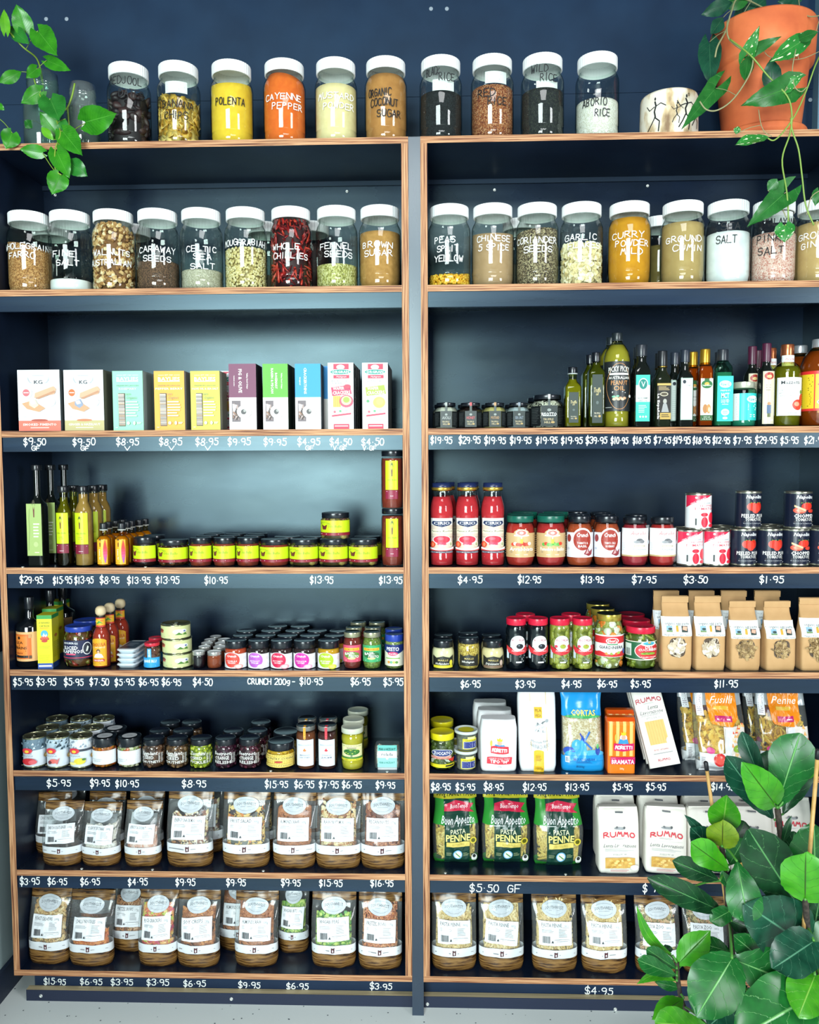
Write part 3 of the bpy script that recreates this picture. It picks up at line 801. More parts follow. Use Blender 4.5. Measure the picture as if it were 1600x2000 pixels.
# second shelf
bigjar(2, 48, .58, grain(['#c08a50', '#a87440', '#d2a268', '#8c5c30'], 420), [('WHOLEGRAIN', .55, 96, -6), ('FARRO', .44, 52, -14)], label='glass jar of golden-brown wholegrain farro at left end of second shelf', slope=.05)
bigjar(2, 136, .15, powder('#f3f5f5', '#e6eaea', 30), [('FINE', .45, 42, -12), ('SALT', .34, 42, -4)], label='mostly empty glass jar with a little white fine salt at bottom')
bigjar(2, 222.5, .76, M('#7a5430', .8), [('WALNUTS', .46, 76, -4), ('AUSTRALIAN', .34, 88, -8)], label='glass jar of chopped brown walnuts on the second shelf', slope=.07, pieces=([('nut', .0075), ('nut', .0055)], 900, [M(c, .6) for c in ('#d8b27a', '#c49a60', '#8f6236', '#ecd6aa', '#a87a46')]))
bigjar(2, 309, .36, grain(['#5f4534', '#7e5e46', '#453226'], 520), [('CARAWAY', .49, 74), ('SEEDS', .38, 54, 0)], label='glass jar about one third full of dark caraway seeds')
bigjar(2, 394, .245, grain(['#b9b49a', '#d2cdb8', '#a6a18a'], 520), [('CELTIC', .49, 60, 2), ('SEA', .395, 34, 4), ('SALT', .28, 46, 4)], label='glass jar a quarter full of grey celtic sea salt')
bigjar(2, 480.5, .50, M('#b7a468', .6), [('MOUGHRABIAH', .56, 92, -2)], label='glass jar half full of cream pearl couscous balls', pieces=([('bead', .0040)], 1300, [M(c, .5) for c in ('#d9c98e', '#cdbb7c', '#e4d8a6')]))
bigjar(2, 569, .80, M('#2c0c10', .6), [('WHOLE', .50, 56, -10), ('CHILLIES', .39, 72, 0)], label='glass jar packed with whole dried red chillies', pieces=([('chilli', .019), ('chilli', .014)], 420, [M(c, .3) for c in ('#8a1618', '#ad2420', '#5e0f14', '#c23a28', '#701216')]))
bigjar(2, 658, .29, grain(['#a8a458', '#c8c478', '#86843e', '#dad69a'], 420, stretch=(1, 1, .6)), [('FENNEL', .50, 66, 0), ('SEEDS', .40, 56, 6)], label='glass jar one third full of green fennel seeds', mound=.02)
bigjar(2, 742.5, .68, powder('#bd8c4c', '#a97a3c', 90), [('BROWN', .51, 62, -4), ('SUGAR', .41, 56, -2)], label='glass jar of light brown sugar at right end of left second shelf')
bigjar(2, 877.5, .17, M('#c08a20', .6), [('PEAS', .56, 40, -8), ('SPLIT', .45, 40, -2), ('YELLOW', .33, 56, 0)], label='mostly empty glass jar with yellow split peas at the bottom', slope=.03, pieces=([('bead', .0042)], 520, [M(c, .45) for c in ('#e6ac22', '#f2c643', '#d99a18')]))
bigjar(2, 962.5, .66, powder('#b3926e', '#a88761', 40), [('CHINESE', .57, 68, 4), ('5 SPICE', .46, 62, 4)], label='glass jar of tan chinese five spice powder', slope=.03)
bigjar(2, 1049, .68, grain(['#8a7a5c', '#5c4c38', '#b5a683', '#3c3228'], 360), [('CORIANDER', .54, 88, 0), ('SEEDS', .43, 56, 4)], label='glass jar of speckled brown coriander seeds', slope=.02)
bigjar(2, 1135.5, .50, M('#cdb988', .6), [('GARLIC', .57, 64, 0), ('FLAKES', .47, 64, 8)], label='glass jar half full of cream garlic flakes', pieces=([('flake', .0085)], 700, [M(c, .5) for c in ('#efe0b2', '#f6edcc', '#e3d09a')], 1))
bigjar(2, 1229, .81, powder('#d0900a', '#c08006', 40), [('CURRY', .59, 62, -4), ('POWDER', .49, 66, 6), ('MILD', .385, 40, 4)], label='glass jar full of mustard-yellow mild curry powder', a0=0)
bigjar(2, 1333, .74, powder('#b59962', '#ab8e57', 40), [('GROUND', .53, 70, 4), ('CUMIN', .42, 56, 12)], label='glass jar of tan ground cumin')
bigjar(2, 1421.5, .62, powder('#f2f4f5', '#e4e8ea', 40), [('SEA', .67, 34, 6), ('SALT', .52, 36, -2)], K_, 'glass jar of white sea salt with black marker writing')
bigjar(2, 1510.5, .60, grain(['#e9bfb2', '#dca698', '#f2d6cb', '#cc8678', '#e9bfb2'], 380), [('HIMALAYAN', .71, 66, 6), ('PINK', .53, 44, -8), ('SALT', .38, 46, -4)], K_, 'glass jar of coarse pink himalayan salt', note=.78)
bigjar(2, 1598, .72, powder('#c6a46c', '#ba9862', 40), [('GROUND', .56, 70, -2), ('GINGER', .45, 60, 0)], label='glass jar of tan ground ginger cut off by the right picture edge')
# jars standing in the second row at the back
bigjar(2, 258, .45, powder('#8f836e', '#7e735f'), None, label='white-lidded jar at the back, glimpsed between walnuts and caraway jars', Y=.205)
bigjar(2, 518, .30, powder('#c9c2a8', '#b8b198'), None, label='white-lidded jar at the back, glimpsed between couscous and chillies jars', Y=.205)
bigjar(2, 607, .7, M('#2c0c10', .6), None, label='white-lidded jar of dark chillies at back, glimpsed left of fennel jar', Y=.205, seed=4)
bigjar(2, 1018, .4, powder('#8f8a7a', '#7e7a68'), None, label='white-lidded jar at the back, glimpsed between five spice and coriander jars', Y=.205)
bigjar(2, 1288, .62, powder('#7a6a34', '#6c5d2c'), None, label='white-lidded jar of olive-brown powder at back, between curry and cumin jars', Y=.205)
bigjar(2, 95, .12, powder('#c9c2a8', '#b8b198'), None, label='white-lidded jar at the back, glimpsed between farro and fine salt jars', Y=.205)

# empty jars holding cuttings
def water_jar(px, xw, ytop, Y, label, k=1.0, tint='#d4ece2', edge='#6f9a90', lvl=.8):
    a = at(px-xw/2, 200, Y); b_ = at(px+xw/2, 200, Y); r = (b_.x-a.x)/2; h = at(px, ytop, Y).z-Z[1]
    pr = [(0, 0), (.84, 0), (.94, .015), (1, .05), (1, .60), (.97, .66), (.86, .74), (.78, .79), (.78, .85), (.81, .855), (.78, .87), (.81, .90), (.78, .915), (.78, 1.0), (.75, 1.0)]
    g = G(); lathe([(q[0]*r, q[1]*h) for q in pr], glass(tint, edge, 1.5, .03, .10), 36, g=g)
    g2 = G(); lathe([(0, .004), (r*.9, .004), (r*.955, .012), (r*.955, lvl*h*.8), (0, lvl*h*.8)], glass('#eef8f4', '#a0c0b6', .8), 32, g=g2)
    return put(spec('glass_jar', 'jar', [('glass', g.mesh('glass')), ('water', g2.mesh('water'))], r, h), (a.x+b_.x)/2, Y, Z[1], label)
water_jar(84, 72, 146, .10, 'large greenish open glass jar of water holding the trailing vine cuttings', tint='#c0e2d6', edge='#4c8478')
water_jar(162, 61, 168, .09, 'smaller clear open glass jar of water with a single stem', tint='#e4f0ea', edge='#8aa69c')

# birch pot
X, Y, r, h = fit(1, 1251, 1362, 170, .02)
bk, nt, b = newmat('birch_bark')
n_ = nt.nodes.new('ShaderNodeTexNoise'); n_.inputs['Scale'].default_value = 1; n_.inputs['Detail'].default_value = 6
nt.links.new(coords(nt, (26, 26, 12)), n_.inputs['Vector'])
nt.links.new(ramp(nt, [(.32, '#8a6a48'), (.44, '#cdb48c'), (.52, '#efe6d2'), (.7, '#f6f0e0')], n_.outputs[0]), b.inputs['Base Color']); b.inputs['Roughness'].default_value = .6
g = G(); lathe([(0, 0), (r*.97, 0), (r, h*.03), (r*1.0, h*.55), (r*.985, h*.95), (r*.96, h), (r*.88, h), (r*.86, h*.9), (r*.86, h*.5), (0, h*.5)], bk, 44, g=g)
c = Canvas(r*2.7, h); rg = random.Random(5)
for cx, sc in ((.22, 1), (.50, .6), (.62, 1), (.80, .75)):
    J = lambda x, y: (cx+x*.055*sc, .42+y*.085*sc)
    c.n += 1
    for st, wd in ((((0, 4), (.2, 3), (-.2, 1.6), (0, .2)), .0055), (((0, .2), (-1, -1.4), (-1.8, -3)), .004), (((0, .2), (1, -1), (.9, -3.4)), .004), (((0, 2.8), (1.6, 3.4), (2.6, 2.6)), .003), (((0, 2.8), (-1.4, 2.2), (-2.2, 3.4)), .003)):
        c.Ln([J(a+rg.uniform(-.2, .2), b_) for a, b_ in st], wd*sc*.8, '#1c1e22')
    c.E(*J(.1, 4.7), .012*sc, .035*sc, '#1c1e22')
c.n += 1; c.Ln([(.655+.012*math.cos(t*.7), .86+.025*math.sin(t*.7)) for t in range(10)], .0012, '#1c1e22')
put(spec('birch_pot', 'pot', [('bark_body', g.mesh('bark_body')), ('ink_drawing', c.build(wcyl(r*1.0, h/2), 'ink_drawing', .7))]), X, Y, Z[1], 'round birch-bark pot with black ink figures between rice jar and terracotta pot')
# terracotta pot with saucer
tc, nt, b = newmat('terracotta')
n_ = nt.nodes.new('ShaderNodeTexNoise'); n_.inputs['Scale'].default_value = 9; n_.inputs['Detail'].default_value = 8
nt.links.new(coords(nt), n_.inputs['Vector']); nt.links.new(ramp(nt, [(.3, '#b8532c'), (.55, '#d96f3e'), (.75, '#e68a58')], n_.outputs[0]), b.inputs['Base Color']); b.inputs['Roughness'].default_value = .75
YP = .138
a = at(1391, 100, YP); b_ = at(1591, 100, YP); R = (b_.x-a.x)/2*.985; XP = (a.x+b_.x)/2-.002; ht = at(1490, 36, YP-R*.5).z-Z[1]
g = G(); lathe([(0, .018), (R*.70, .018), (R*.73, .03), (R*.87, ht*.655), (R*.88, ht*.665), (R*.95, ht*.675), (R*.965, ht*.70), (R*1.0, ht*.985), (R*.985, ht), (R*.92, ht), (R*.86, ht*.8), (R*.84, ht*.9), (0, ht*.9)], tc, 56, g=g)
g2 = G(); lathe([(0, .002), (R*.72, 0), (R*.80, .004), (R*.855, .016), (R*.87, .02), (R*.855, .024), (R*.87, .029), (R*.855, .034), (R*.82, .034), (R*.78, .017), (0, .016)], tc, 56, g=g2)
g3 = G(); lathe([(0, ht*.93), (R*.5, ht*.925), (R*.85, ht*.91)], grain(['#3a2a1e', '#2a1e16', '#4a382a'], 200), 30, g=g3)
put(spec('terracotta_pot', 'pot', [('pot_body', g.mesh('pot_body')), ('soil', g3.mesh('soil'), None, 'stuff')]), XP, YP, Z[1], 'large orange terracotta plant pot on top of the right shelving unit')
put(spec('saucer', 'saucer', [('dish', g2.mesh('dish'))]), XP, YP, Z[1], 'orange terracotta saucer under the large plant pot')

# ================================================================ row 3 left: cracker boxes
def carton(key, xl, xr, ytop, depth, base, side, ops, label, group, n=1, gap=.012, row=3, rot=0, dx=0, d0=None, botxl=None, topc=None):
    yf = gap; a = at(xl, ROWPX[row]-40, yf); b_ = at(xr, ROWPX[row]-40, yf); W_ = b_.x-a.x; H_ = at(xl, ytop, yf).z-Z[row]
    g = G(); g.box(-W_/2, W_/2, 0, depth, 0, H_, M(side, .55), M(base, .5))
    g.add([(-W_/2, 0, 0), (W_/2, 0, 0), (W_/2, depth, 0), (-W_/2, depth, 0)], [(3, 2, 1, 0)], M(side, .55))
    if topc: g.add([(-W_/2, 0, H_+.0002), (W_/2, 0, H_+.0002), (W_/2, depth, H_+.0002), (-W_/2, depth, H_+.0002)], [(0, 1, 2, 3)], M(topc, .55))
    # tuck flap seam on the right side
    g.box(W_/2, W_/2+.0004, depth*.1, depth*.9, H_*.02, H_*.98, M(side, .55))
    c = Canvas(W_, H_); c.R(0, 0, 1, 1, base); ops(c)
    s = spec('cracker_box', 'box', [('carton', g.mesh('carton')), ('front_print', c.build(wflat(0, H_/2), 'front_print', .5))], W_/2, H_)
    out = []
    for i in range(n):
        lb = label if i == 0 else label+(', directly behind the front one' if i == 1 else ', at the back of its row')
        lb = label if i == 0 else label.replace(' box', (' box', ' box hidden second', ' box hidden third', ' box hidden fourth')[min(i, 3)], 1)
        out.append(put(s, (a.x+b_.x)/2+dx*i, yf+i*(depth+.001), Z[row], lb, group, rot))
    return s
GB = 'cracker boxes on the left third shelf'
def kg(band, txt, cc_, spread):
    def ops(c):
        c.R(0, 0, 1, .17, band); c.E(.5, .175, .2, .02, {'#e0705c': '#a85040'}.get(band, '#c07850')); c.T(txt, .5, .105, .036, '#f6f0ea', .8, .02); c.Fl(.28, .04, .72, .065, 1, '#f6e6d8')
        for sx in (-1, 1):
            for k in range(5): c.n += 1; c.Ln([(.5+sx*(.12+k*.02), .78), (.5+sx*(.2+k*.016), .80+k*.012), (.5+sx*.24, .86+k*.006)], .0007, '#b8bcc0', False)
        c.T('KG', .5, .80, .06, '#4a4a4e', .2, .02); c.Fl(.36, .9, .64, .915, 1, '#a0a4a8'); c.Fl(.34, .74, .66, .75, 1, '#b0a8a0')
        c.E(.21, .625, .14, .1, '#dfe3e6'); c.E(.21, .625, .12, .085, '#f4f6f8'); c.E(.21, .625, .085, .06, cc_); c.Fl(.15, .61, .27, .64, 1, '#f8f0ec')
        c.P([(.4, .54), (.88, .6), (.93, .68), (.86, .73), (.42, .62)], '#d9a888'); c.P([(.42, .53), (.5, .52), (.92, .63), (.88, .66)], '#b88868')
        c.P([(.1, .45), (.35, .5), (.66, .37), (.5, .31), (.22, .36)], '#d09a74'); c.P([(.28, .48), (.42, .52), (.5, .42), (.4, .37), (.28, .42)], spread); c.P([(.3, .48), (.4, .5), (.44, .45), (.34, .43)], '#f4f0e0')
        c.E(.78, .47, .12, .07, '#e4e6e8'); c.E(.78, .47, .10, .055, '#f6f8f8'); c.Fl(.72, .455, .84, .485, 2, '#b0b4b8'); c.Fl(.1, .22, .26, .245, 2, '#c0c4c8'); c.Fl(.8, .22, .9, .235, 1, '#c0c4c8')
        for k in range(4): c.E(.66+.05*k, .3-.02*k+.02*(k % 2), .008, .004, '#b08868')
    return ops
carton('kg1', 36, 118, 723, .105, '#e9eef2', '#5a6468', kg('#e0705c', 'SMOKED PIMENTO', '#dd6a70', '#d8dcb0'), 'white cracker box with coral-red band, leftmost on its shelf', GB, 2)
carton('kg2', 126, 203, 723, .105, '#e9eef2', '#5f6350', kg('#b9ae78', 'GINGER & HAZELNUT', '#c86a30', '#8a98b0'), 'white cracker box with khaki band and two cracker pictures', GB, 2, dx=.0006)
def bay(col, t2, band=None):
    def ops(c):
        c.Fl(.14, .925, .34, .935, 1, '#f4f6f0'); c.Fl(.66, .925, .86, .935, 1, '#f4f6f0'); c.T('EST 1985', .5, .93, .02, '#f4f6f0', .26); c.T('BAYLIES', .5, .865, .062, '#fbfdf8', .72, .035); c.Fl(.14, .815, .86, .835, 1, '#f0f4ec', .6)
        c.T('PREMIUM LAVOSH', .5, .752, .022, '#6a8070', .72); c.T(t2, .5, .7, .032, '#f8faf2', .58 if len(t2) < 12 else .9, .015)
        c.R(.19, .07, .41, .625, '#4a3a30')
        rg = random.Random(3)
        for k in range(26):
            y = .085+k*.0205; c.R(.2, y, .4, y+.012+.004*rg.random(), rg.choice(['#d8c8b4', '#c0a890', '#e8e0d4', '#b8b0a8'])) if k % 2 or True else None
        c.T('100%', .52, .605, .03, '#7a8a70', .2, 0, .3); c.T('Organic', .64, .55, .045, '#7a8a70', .36, 0, .4); c.Fl(.45, .22, .88, .5, 6, '#f0f6ee', .35)
        c.E(.52, .12, .05, .026, '#eef6ec'); c.E(.72, .12, .04, .03, '#eef6ec'); c.Fl(.8, .1, .95, .14, 2, '#d8e8d8'); c.Fl(.1, .04, .18, .055, 1, '#eef6ec')
    return ops
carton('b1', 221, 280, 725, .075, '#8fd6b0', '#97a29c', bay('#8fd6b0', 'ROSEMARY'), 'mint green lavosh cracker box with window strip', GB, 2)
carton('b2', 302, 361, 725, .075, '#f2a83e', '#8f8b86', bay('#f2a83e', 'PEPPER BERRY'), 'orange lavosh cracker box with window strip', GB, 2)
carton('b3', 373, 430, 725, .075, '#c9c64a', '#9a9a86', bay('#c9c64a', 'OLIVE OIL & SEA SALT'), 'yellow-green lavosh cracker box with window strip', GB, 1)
def orgran(c1, wc, t1, food):
    def ops(c):
        c.R(.22, .9, .82, .985, '#d8304e'); c.E(.5, .935, .16, .035, '#f4f4f2'); c.E(.5, .93, .11, .026, '#b8c8d0'); c.E(.5, .862, .43, .042, '#f8faf8'); c.E(.5, .862, .4, .036, '#1f8f80'); c.T('ORGRAN', .5, .862, .036, '#fafcfa', .66, .03)
        c.R(.22, .765, .84, .815, '#d8304e'); c.T('Multigrain', .53, .79, .022, '#f8e0e0', .4, .01, .3)
        c.T(t1[0], .45, .725, .026, '#8a9090', .6); c.T(t1[1], .40, .69, .026, '#8a9090', .5) if t1[1] else None
        c.P([(.12, .63), (.86, .665), (.93, .53), (.17, .5)], wc); c.T('WAFER', .42, .615, .045, '#fbf6dc', .44, .04, 0, .04); c.T('CRACKERS', .53, .55, .05, '#fbf6dc', .68, .04, 0, .04)
        if food: c.R(.2, .33, .5, .5, '#e0bc62'); [c.R(.22+.07*k, .34, .25+.07*k, .5, '#c79a3c') for k in range(4)]; c.E(.72, .42, .27, .095, '#e0506a'); c.E(.72, .43, .2, .07, '#f0d8a0'); c.E(.72, .44, .13, .045, '#98a848'); c.E(.76, .64, .14, .035, '#c84058')
        else: c.E(.66, .4, .3, .105, '#efe0b8'); c.E(.66, .4, .24, .085, '#d8b060'); c.E(.68, .41, .14, .05, '#f0cc70'); c.E(.22, .42, .06, .022, '#58a068')
        c.E(.26, .26, .05, .018, '#c86070'); c.E(.48, .27, .05, .018, '#60a878'); c.E(.7, .28, .06, .018, '#b0b8c8')
        c.P([(.15, .185), (.9, .22), (.9, .245), (.15, .21)], '#d8405a'); c.Fl(.2, .12, .85, .17, 2, '#a8acb0', .3); c.R(.22, 0, .82, .075, '#d8304e'); c.Fl(.26, .03, .78, .06, 1, '#f4d8dc', .5)
    return ops
def valley(col, lines, h0=.5):
    def ops(c):
        c.R(0, .49, 1, 1, col)
        for i, (t, x, hh, ln, st) in enumerate(lines): c.T(t, x, st, hh*.58, '#f4f0ea', ln*2.2 if False else None, .02, 0, -PI/2) if False else vert(c, t, x, st, hh, ln)
        c.R(.1, .12, .42, .44, '#6f6468')
        rg = random.Random(9)
        for k in range(20): c.P([(.12+.26*rg.random(), .13+.28*rg.random()) for _ in range(3)], rg.choice(['#b09a94', '#d8d4d8', '#4a3c38', '#98705a']))
        c.E(.56, .27, .27, .1, '#dedcd6'); c.E(.56, .27, .24, .088, '#f0efea'); c.E(.54, .27, .1, .04, '#4c4c4c'); c.E(.58, .285, .05, .02, '#a0a09c')
    return ops
def vert(c, t, x, y, hh, ln):
    v, f, wd = text_geo(t, .02); k = hh*c.W/.7; kl = ln*c.H/max(wd, .01)
    c.put([(x+(-(b_*0)+b_*k-hh*c.W/2)/c.W, y-((a-wd/2)*kl)/c.H) for a, b_ in v], f, '#f4f0ea')
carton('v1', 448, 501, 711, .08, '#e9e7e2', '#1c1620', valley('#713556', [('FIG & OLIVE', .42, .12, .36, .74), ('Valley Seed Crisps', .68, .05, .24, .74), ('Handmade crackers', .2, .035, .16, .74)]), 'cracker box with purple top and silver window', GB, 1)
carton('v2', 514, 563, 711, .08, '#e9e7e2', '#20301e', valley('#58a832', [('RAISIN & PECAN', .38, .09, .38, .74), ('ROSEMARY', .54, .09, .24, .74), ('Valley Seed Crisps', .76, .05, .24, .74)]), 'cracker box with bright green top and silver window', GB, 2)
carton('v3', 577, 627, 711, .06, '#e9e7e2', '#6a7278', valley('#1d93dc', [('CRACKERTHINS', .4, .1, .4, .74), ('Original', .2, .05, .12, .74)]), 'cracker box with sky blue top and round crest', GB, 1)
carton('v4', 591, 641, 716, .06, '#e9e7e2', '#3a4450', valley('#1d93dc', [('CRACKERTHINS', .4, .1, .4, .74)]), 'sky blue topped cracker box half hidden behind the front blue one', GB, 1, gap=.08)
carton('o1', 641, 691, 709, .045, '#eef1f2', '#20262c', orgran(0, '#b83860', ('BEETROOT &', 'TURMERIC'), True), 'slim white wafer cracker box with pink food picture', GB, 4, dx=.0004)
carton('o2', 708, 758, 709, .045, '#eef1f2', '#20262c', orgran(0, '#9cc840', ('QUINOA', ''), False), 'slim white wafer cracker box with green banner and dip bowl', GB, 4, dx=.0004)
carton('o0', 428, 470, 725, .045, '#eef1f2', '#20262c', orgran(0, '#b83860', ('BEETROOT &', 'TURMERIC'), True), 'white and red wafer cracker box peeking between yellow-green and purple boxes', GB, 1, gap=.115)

# ================================================================ row 3 right: hex jars and oils
def hexjar(key, xl, xr, ytop, top, accent, txt, glow, label, group, big=False):
    X, Y, r, h = fit(3, xl, xr, ytop, .013)
    rr = r*1.04
    pr = [(0, 0, 2), (.9, 0), (1, .05), (1, .72), (.86, .8), (.8, .82), (.8, .88)]
    g = G(); lathe([(p[0]*rr, p[1]*h) for p in pr], glass('#e8eeea', '#6a7674'), 6, g=g, smooth=False); g.v = [(x*.8660254-y*.5, x*.5+y*.8660254, z) for x, y, z in g.v]
    cf, _ = content_mesh([(0, 0), (.9, 0), (1, .05), (1, .72), (.8, .82), (.8, .88)], rr, h, .02, .82, glow, 0, 0, 6, k=.93); cf.v = [(x*.8660254-y*.5, x*.5+y*.8660254, z) for x, y, z in cf.v]
    lidm = cap_mesh(r, h, .86, .86, DARKLID)
    def ops(c):
        c.R(0, 0, 1, 1, '#26302f'); c.E(.5, .78, .12, .07, '#8c9490'); c.T(txt[0], .5, .58, .17 if not big else .15, accent, .72 if not big else .92, .03); c.T('TRUFFLE', .45, .33, .1, '#c8b890', .62, .02); c.T('HILL', .4, .19, .1, '#c8b890', .38, .02); c.E(.72, .19, .12, .05, '#b89a60')
        if big: c.Fl(.1, .47, .9, .53, 1, '#d8dcd8')
    def side(c): c.R(0, 0, 1, 1, '#171c1e'); c.Fl(.1, .1, .9, .9, 10, '#565c5c', .25)
    ap = rr*math.cos(PI/6); W_ = rr*.98
    P_ = [('glass', g.mesh('glass')), ('contents', cf.mesh('contents')), ('lid', lidm)]
    c = Canvas(W_, h*.62); ops(c); P_.append(('label', c.build(wflat(-ap, h*.36), 'label')))
    for sgn in (-1, 1):
        c = Canvas(W_*.96, h*.6); side(c); a = sgn*PI/3
        P_.append(('side_label', c.build(lambda x, z, o, a=a: (math.sin(a)*(ap+o)+math.cos(a)*x, -math.cos(a)*(ap+o)+math.sin(a)*x, h*.36+z), 'side_label')))
    sg = G(); sg.add([(-.003, -ap-.0008, h*.66), (.003, -ap-.0008, h*.66), (.003, -r*.87, h*.87), (-.003, -r*.87, h*.87)], [(0, 1, 2, 3)], M('#4a5450')); sg.add([(-.003, -r*.88, h*.87), (.003, -r*.88, h*.87), (.003, -r*.88, h*1.002), (-.003, -r*.88, h*1.002)], [(0, 1, 2, 3)], M('#4a5450' if accent == '#d8dcd8' else accent))
    P_.append(('seal_strip', sg.mesh('seal_strip')))
    s = spec('condiment_jar', 'jar', P_, r, h)
    for p in P_: pass
    put(s, X, Y, Z[3], label, group, 0)
    put(s, X-.006, Y+2*r+.008, Z[3], label.replace('jar', 'jar hidden behind its twin:', 1) if False else 'second '+label+', in the back', group, 0)
    return s
HG = 'black-labelled truffle jars'
hexjar('h1', 850, 893, 786, 0, '#9aa09c', ['AIOLI'], M('#d8d6c8', .5), 'small black hexagonal jar of white aioli', HG)
hexjar('h2', 897, 941, 786, 0, '#b84a50', ['HONEY'], M('#1c100c', .3), 'small black hexagonal jar with red seal strip, dark honey', HG)
hexjar('h3', 944, 988, 786, 0, '#b08a60', ['MUSTARD'], M('#cdbf78', .5), 'small black hexagonal jar of yellow mustard', HG)
hexjar('h4', 991, 1034, 786, 0, '#7c8a98', ['SEA SALT'], M('#b8c4cc', .5), 'small black hexagonal jar of pale sea salt', HG)
hexjar('h5', 1038, 1100, 770, 0, '#e8ece8', ['RISOTTO'], grain(['#e4e0cc', '#f0ecdc', '#2a2a28', '#cfcab4'], 260), 'larger black-labelled jar of risotto rice', HG, True)

def oil(col, edge=None, body=.35): return glass(col, edge or col, 1.0, .03, body)
def darkglass(c='#101512'): return M(c, .08, 0, .7, .2)
def capcyl(r, z0, z1, mt, ring=None, seg=24):
    g = G(); lathe([(r*.98, z0), (r, z0+.001), (r, z1-.002), (r*.95, z1), (0, z1)], mt, seg, g=g)
    if ring: lathe([(r*1.02, z0-.003), (r*1.06, z0-.002), (r*1.06, z0), (r*1.0, z0)], ring, seg, g=g)
    return g.mesh('cap')
def bottle(key, row, xl, xr, ytop, n, gm, sh, neckr, capz, capm, prints, label, group, ring=None, fillm=None, filltop=.8, dy=1, gap=.012, capr=None, cat='bottle', yc=None, foot=.95, extra=()):
    X, Y, r, h = fit(row, xl, xr, ytop, gap, yc)
    q = r*(1.0 if n == 2 else 1.0)
    pr = [(0, 0), (foot, 0), (1, .02), (1, sh), (.93, sh+.03), (neckr*1.35, sh+.085), (neckr*1.02, sh+.12), (neckr, capz)]
    prn = [(a, z, n if z <= sh+.03 else 2) for a, z in pr]
    lid = capcyl(r*(capr or neckr*1.15), capz*h, h, capm, ring)
    P_ = []
    g = G(); lathe([(a*r, z*h, k) for a, z, k in prn], gm, 36, g=g, dy=dy); P_.append(('bottle_body', g.mesh('bottle_body')))
    if fillm:
        g = G(); L = [(a*r*.93, max(z*h, .004), k) for a, z, k in prn if z < filltop]; L.append((radius_at(pr, filltop)*r*.9, filltop*h, L[-1][2])); L.append((0, filltop*h, 2))
        lathe(L, fillm, 32, g=g, dy=dy); P_.append(('oil', g.mesh('oil')))
    P_.append(('cap', lid))
    for pn in prints:
        z0, z1, wf, ops = pn[:4]; W_ = wf*r; c = Canvas(W_, (z1-z0)*h); ops(c)
        wr = wcyl(r, (z0+z1)/2*h) if n == 2 else wflat(-r*dy*1.0, (z0+z1)/2*h)
        P_.append(('label', c.build(wr, 'label')))
    P_ += list(extra)
    s = spec('bottle', cat, P_, r, h); s['X'] = X; s['Y'] = Y; SP[key] = s
    put(s, X, Y, Z[row], label, group)
    return s
OG = 'oil and vinegar bottles on the right third shelf'
def trl(c): c.R(0, 0, 1, 1, '#34403c'); c.T('Truffle', .5, .68, .1, '#d8c890', .66, .01, .35); c.T('oil', .5, .6, .06, '#d8c890', .26, .01, .35); c.E(.5, .42, .13, .035, '#5c6866'); c.T('TRUFFLE', .48, .2, .035, '#d0c8b0', .6, .02); c.T('HILL', .36, .14, .035, '#d0c8b0', .3, .02); c.E(.72, .14, .13, .025, '#b89a60')
OLV = '#8c8a1c'
bottle('tr1', 3, 1102, 1134, 716, 6, glass('#dfe6b0', '#3c4418'), .66, .5, .90, DARKLID, [(.08, .58, 1.15, trl)], 'small square bottle of golden truffle oil beside risotto jar', OG, fillm=oil('#a9a024', '#4a480c', .55), filltop=.80, ring=M('#a8b0b0', .3))
s2 = bottle('tr2', 3, 1147, 1180, 687, 6, glass('#c8d0a0', '#20281a'), .72, .45, .88, DARKLID, [(.06, .70, 1.2, trl)], 'tall square bottle of truffle oil left of the peanut oil', OG, fillm=oil('#6c701c', '#2a2c0a', .6), filltop=.86)
put(s2, at(1152, 800, .085).x, .085, Z[3], 'tall truffle oil bottle partly hidden behind its twin', OG)
def peanut(c):
    c.R(0, 0, 1, 1, '#1f2426'); c.n += 1
    pts = [(.5+.36*math.cos(a)*(1+.06*math.cos(4*a)), .5+.46*math.sin(a)) for a in [k*PI/18 for k in range(37)]]; c.Ln(pts, .0012, '#c88a50')
    c.T('PICKY PICKY', .5, .84, .11, '#f2f2ea', .62, .02, curve=.03); c.R(.22, .725, .78, .765, '#e8e8e0'); c.T('AUSTRALIAN', .5, .67, .055, '#f2f2ea', .6, .02)
    c.T('PEANUT', .5, .57, .09, '#d8955a', .46, .01); c.T('OIL', .5, .46, .09, '#d8955a', .3, .01); c.Fl(.3, .36, .7, .4, 2, '#d8dcd8', .5)
    for k in range(6): c.E(.36+.055*k, .24+.02*(k % 2), .05, .028, ['#d8b898', '#c09a78'][k % 2])
    c.E(.35, .29, .05, .022, '#70b090'); c.E(.45, .3, .04, .02, '#70b090'); c.E(.82, .3, .05, .03, '#e8e8e0'); c.Fl(.12, .06, .3, .09, 1, '#a0a4a0')
X, Y, r, h = fit(3, 1178, 1230, 647, .012)
pr = [(0, 0), (.9, 0), (1, .02), (1, .12), (.94, .14), (.94, .16), (1, .18), (1, .70), (.985, .74), (.86, .80), (.62, .86), (.40, .895), (.36, .91), (.36, .93)]
pe = vessel('peanut', 'bottle', 'bottle', r, h, pr, glass('#f0f2cc', '#5a5c20'), lid=capcyl(r*.40, .925*h, h, M('#20282c', .3), M('#30383c', .3)), fill=(0.01, .87, oil('#c4bd58', '#6f6a1c', .6)), prints=[cyl_print(r, .43*h, r*2.7, .52*h, peanut)], capname='cap', cname='contents')
